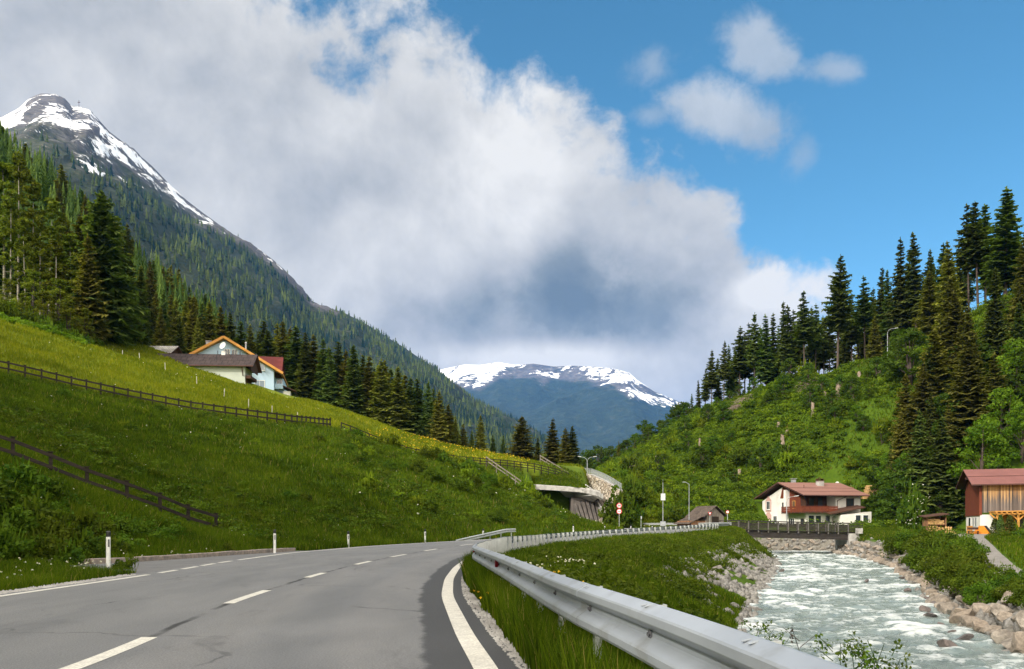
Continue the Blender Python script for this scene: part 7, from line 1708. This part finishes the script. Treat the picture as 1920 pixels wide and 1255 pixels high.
for i in range(36):
    a, b = tl(i / 36), tl((i + 1) / 36); mb.bar(a + Vector((0, 0, 1.18)), b + Vector((0, 0, 1.18)), .06, .06); mb.bar(a + Vector((0, 0, .35)), b + Vector((0, 0, .35)), .04, .04); mb.bar(a + Vector((0, 0, .1)), a + Vector((0, 0, 1.2)), .07, .07, up=(1, 0, 0))
    for k in range(1, 6): c = a.lerp(b, k / 6); mb.bar(c + Vector((0, 0, .35)), c + Vector((0, 0, 1.17)), .022, .022, up=(1, 0, 0))
into(mb.obj('railing', M['steel_grey'], sw), sw)
mb = MB(); mb.prism([(14.9, 138.5, .8), (16.6, 128, .8), (16.3, 128, 2.4), (15.1, 133, 4.0), (14.3, 138.5, 6.2)], Vector((.35, .1, 0))); into(mb.obj('base_wall', M['concrete'], sw), sw)

# ---------------------------------------------------------------- signs, lamps, masts
def lamp(px, py_base, py_top, d, label, arm=1.6, dirx=1, double=False, group=None, z0=None):
    x, y, zt = at(px, py_top, d); z = H1(x, y) if z0 is None else z0; h = zt - z
    e = empty('street_lamp', (x, y, z)); tag(e, label, 'street lamp', group)
    mb = MB(); arms = (1, -1) if double else (dirx,)
    mb.tube([(0, 0, -.3), (0, 0, h * .5), (0, 0, h - .9)], [.085, .07, .05], 8)
    for s_ in arms: mb.tube([(0, 0, h - .9), (s_ * arm * .15, 0, h - .4), (s_ * arm * .45, 0, h - .1), (s_ * arm, 0, h)], [.05, .045, .04, .035], 6)
    mb.obj('pole', M['steel_grey'], e)
    for s_ in arms:
        hb = MB(); hb.prism([(s_ * (arm - .1), -.11, h - .03), (s_ * (arm + .55), -.08, h + .06), (s_ * (arm + .55), .08, h + .06), (s_ * (arm - .1), .11, h - .03)], Vector((0, 0, .11))); hb.obj('lamp_head', M['dish'], e)
    return e
lamp(1475, 985, 931, 124.5, 'curved street lamp standing before the chalet balcony', 1.3, 1, z0=.8)
lamp(1664, 665, 616, 165, 'grey curved street lamp high on the hillside before the spruces', 1.6)
lamp(1101, 885, 857, 162, 'double armed street lamp above the stone wall', 1.35, 1, True)
x, y, z = at(1243, 985, 112); e = empty('measuring_mast', (x, y, 1.1)); tag(e, 'tall thin mast with a white square panel behind the guard rail', 'mast')
h = CH + (HY - 905) / F * 112 - 1.1; mb = MB(); mb.tube([(0, 0, -.3), (0, 0, h)], [.055, .035], 8); mb.tube([(0, 0, h), (0, 0, h + .5)], .012, 5); mb.obj('pole', M['zinc_light'], e)
mb = MB(); mb.bx((-.31, -.12, 3.9), (.31, -.06, 4.85)); mb.obj('panel', M['dish'], e); mb = MB(); mb.bx((-.36, -.14, .3), (.36, .1, .95)); mb.obj('cabinet', M['steel_grey'], e)
x, y, z = at(1292, 985, 110); mb = MB(); h = CH + (HY - 908) / F * 110 - 1.0; mb.tube([(0, 0, -.2), (0, 0, h)], [.06, .035], 8); mb.tube([(0, 0, h), (-.5, 0, h + .28)], .03, 6); mb.bx((-.9, -.07, h + .24), (-.45, .07, h + .32)); o = mb.obj('lamp_pole', M['steel_grey']); o.location = (x, y, 1.0); tag(o, 'thin grey lamp pole rising left of the wooden hut', 'pole')
def disc(e, z, r, name, ring, face, y=-.07, n=28):
    mb = MB(); mb.prism([(r * math.cos(6.283 * k / n), y + .012, z + r * math.sin(6.283 * k / n)) for k in range(n)], Vector((0, .03, 0))); s_ = mb.obj(name, M[ring], e)
    f = MB(); f.prism([(r * .72 * math.cos(6.283 * k / n), y, z + r * .72 * math.sin(6.283 * k / n)) for k in range(n)], Vector((0, .01, 0))); f.obj('face', M[face], s_); return s_
def text(e, body, z, size, m, y=-.085, parent=None, name='lettering', x=0):
    c = bpy.data.curves.new(name, 'FONT'); c.body = body; c.size = size; c.align_x = 'CENTER'; c.align_y = 'CENTER'; c.extrude = .003; c.offset = .012
    o = bpy.data.objects.new(name, c); COL.objects.link(o); dg = bpy.context.evaluated_depsgraph_get(); me = bpy.data.meshes.new_from_object(o.evaluated_get(dg)); bpy.data.objects.remove(o)
    me.materials.clear(); me.materials.append(m); t = link(bpy.data.objects.new(name, me), parent or e); t.rotation_euler = (R(90), 0, 0); t.location = (x, y, z); return t
x, y, z = at(1161, 985, 118); e = empty('traffic_sign', (x, y, 1.0), -.14); tag(e, 'two round red rimmed traffic signs one above the other on one pole', 'traffic sign')
mb = MB(); mb.tube([(0, 0, -.3), (0, 0, 3.9)], .04, 8); mb.obj('pole', M['zinc_light'], e)
s1 = disc(e, 3.42, .40, 'sign', 'red_paint', 'white_plastic'); text(e, '50', 3.42, .40, M['sign_ink'], -.078, s1)
s2 = disc(e, 2.58, .40, 'sign', 'red_paint', 'white_plastic'); cr_ = MB()
for cx_, k in ((-.11, 0), (.11, 1)):
    cr_.bx((cx_ - .095, -.082, 2.53), (cx_ + .095, -.072, 2.60)); cr_.bx((cx_ - .055, -.082, 2.601), (cx_ + .055, -.072, 2.65)); cr_.bx((cx_ - .075, -.082, 2.505), (cx_ - .035, -.072, 2.529)); cr_.bx((cx_ + .035, -.082, 2.505), (cx_ + .075, -.072, 2.529))
cr_.m = [0 if i >= 24 else 1 for i in range(48)]; cr_.obj('emblem', [M['sign_ink'], M['red_paint']], s2)
x, y, z = at(1364, 985, 103.2); e = empty('traffic_sign', (x, y, .9), -.2); tag(e, 'small round red and white sign on a pole at the bridge end of the rail', 'traffic sign')
mb = MB(); mb.tube([(0, 0, -.3), (0, 0, 2.55)], .035, 8); mb.obj('pole', M['zinc_light'], e); s1 = disc(e, 2.3, .22, 'sign', 'red_paint', 'white_plastic'); mb = MB(); mb.bx((-.02, -.083, 2.22), (.02, -.073, 2.38)); mb.bx((-.05, -.083, 2.381), (.05, -.073, 2.41)); mb.obj('emblem', M['sign_ink'], s1)
x, y, z = at(1331, 985, 105); e = empty('traffic_sign', (x, y, .95), -.2); tag(e, 'small red triangular give way sign before the hut gable', 'traffic sign')
mb = MB(); mb.tube([(0, 0, -.3), (0, 0, 2.2)], .035, 8); mb.obj('pole', M['zinc_light'], e); mb = MB(); mb.prism([(-.26, -.06, 2.25), (.26, -.06, 2.25), (0, -.06, 1.8)], Vector((0, .03, 0))); s1 = mb.obj('sign', M['red_paint'], e); mb = MB(); mb.prism([(-.14, -.072, 2.19), (.14, -.072, 2.19), (0, -.072, 1.94)], Vector((0, .01, 0))); mb.obj('face', M['white_plastic'], s1)
x, y, z = at(1202, 985, 116); mb = MB(); mb.tube([(0, 0, -.2), (0, 0, 1.75)], .035, 8); mb.bx((-.06, -.1, 1.3), (.1, -.03, 1.75)); o = mb.obj('marker_board', M['zinc_light']); o.location = (x, y, 1.1); tag(o, 'grey back of a narrow roadside board between the round signs and the mast', 'roadside board')
# summit cross
p = P(148, 200, 2466); e = empty('summit_cross', p); tag(e, 'tiny dark summit cross on the snowy saddle right of the peak', 'summit cross')
mb = MB(); mb.bx((-.55, -.5, -8), (.55, .5, 20)); mb.obj('upright', M['wood_brown'], e); mb = MB(); mb.bx((-4, -.55, 12.0), (4, .55, 13.6)); mb.obj('crossbar', M['wood_brown'], e)

# ---------------------------------------------------------------- stumps and dead wood on the cleared slope
def stump(x, y, z, r, h, label, group):
    rr = random.Random(int(x * 100)); mb = MB(); n = 12
    for k in range(n): pass
    rg = lambda zz, rad, j: [(rad * (1 + rr.uniform(-.12, .12)) * math.cos(6.283 * k / n), rad * (1 + rr.uniform(-.12, .12)) * math.sin(6.283 * k / n), zz + rr.uniform(-j, j)) for k in range(n)]
    rings = [rg(-.6, r * 1.4, 0), rg(0, r * 1.2, .03), rg(h * .35, r, .03), rg(h, r * .85, .22 * h ** .5)]
    V = [v for q_ in rings for v in q_]; Fc = [(a * n + k, a * n + (k + 1) % n, (a + 1) * n + (k + 1) % n, (a + 1) * n + k) for a in range(3) for k in range(n)] + [tuple(range(3 * n, 4 * n))]
    mb.add(V, Fc); o = mb.obj('tree_stump', M['stump']); o.location = (x, y, z); return tag(o, label, 'stump', group)
for px, py, d, r, h in ((1547, 740, 178, .35, 1.1), (1592, 738, 175, .45, .9), (1524, 775, 172, .4, 2.6), (1460, 797, 172, .4, .9), (1476, 812, 168, .4, .8), (1467, 832, 164, .5, 1.7), (1478, 850, 160, .38, 1.9), (1282, 810, 196, .4, 1.0), (1425, 868, 157, .35, .8), (1386, 892, 152, .4, 1.6), (1322, 874, 158, .4, 1.0), (1649, 702, 160, .5, 1.2), (1611, 702, 165, .4, 1.0), (1312, 835, 174, .3, 1.9), (1230, 862, 160, .3, 1.2)):
    x, y = on_ground(px, py + 4, 110); stump(x, y, H1(x, y) + .10, r * .8, h * .85, 'pale cut tree stump among the bushes of the cleared hillside', 'stumps on the cleared hillside')
x, y = on_ground(1572, 752, 110); stump(x, y, H1(x, y) + .1, .5, 3.2, 'tallest pale splintered stump on the cleared hillside below the lone spruce', None)
def brush(name, px, py, d, spread, n, label, seed, L=1.6):
    rr = random.Random(seed); gx_, gy_ = on_ground(px, py, 110); c = Vector((gx_, gy_, 0)); mb = MB()
    for k in range(n):
        x, y = c.x + rr.triangular(-1.7, 1.7) * spread, c.y + rr.triangular(-1.9, 1.9) * spread; z = H1(x, y) + rr.uniform(.1, .9); a = rr.uniform(0, 6.28); l = L * rr.uniform(.4, 1.2)
        mb.tube([(x, y, z), (x + math.cos(a) * l * .5, y + math.sin(a) * l * .5, z + rr.uniform(-.2, .3)), (x + math.cos(a) * l, y + math.sin(a) * l, z + rr.uniform(-.5, .3))], [.05, .04, .015], 4, cap=False)
    o = mb.obj(name, M['deadwood']); return tag(o, label, 'brushwood')
brush('brush_pile', 1390, 763, 196, 1.7, 300, 'brown heap of cut branches at the lower end of the hilltop spruce row', 1)
brush('brush_pile', 1520, 728, 182, 1.3, 150, 'flattened brown brushwood near the top of the clearing left of the lone spruce', 2)
brush('brush_pile', 1192, 880, 146, 1.3, 70, 'pale dead branches lying above the railing of the stone wall', 3, 1.3)['kind'] = 'stuff'
# ---------------------------------------------------------------- haze: one closed box of thin even air round everything
def build_haze():
    m = bpy.data.materials.new('haze_air'); m.use_nodes = True; t = NT(m.node_tree); t.n.clear()
    v = t.new('ShaderNodeVolumePrincipled', inp={'Color': (.09, .36, 1.0, 1), 'Density': HAZE_DENSITY, 'Anisotropy': .0})
    out = t.new('ShaderNodeOutputMaterial'); t.l.new(v.outputs[0], out.inputs['Volume'])
    mb = MB(); mb.bx((-5400, -1700, -12), (5400, 12400, 1700)); o = mb.obj('haze', m); tag(o, kind='stuff')
HAZE_DENSITY = 3.4e-5
build_haze()
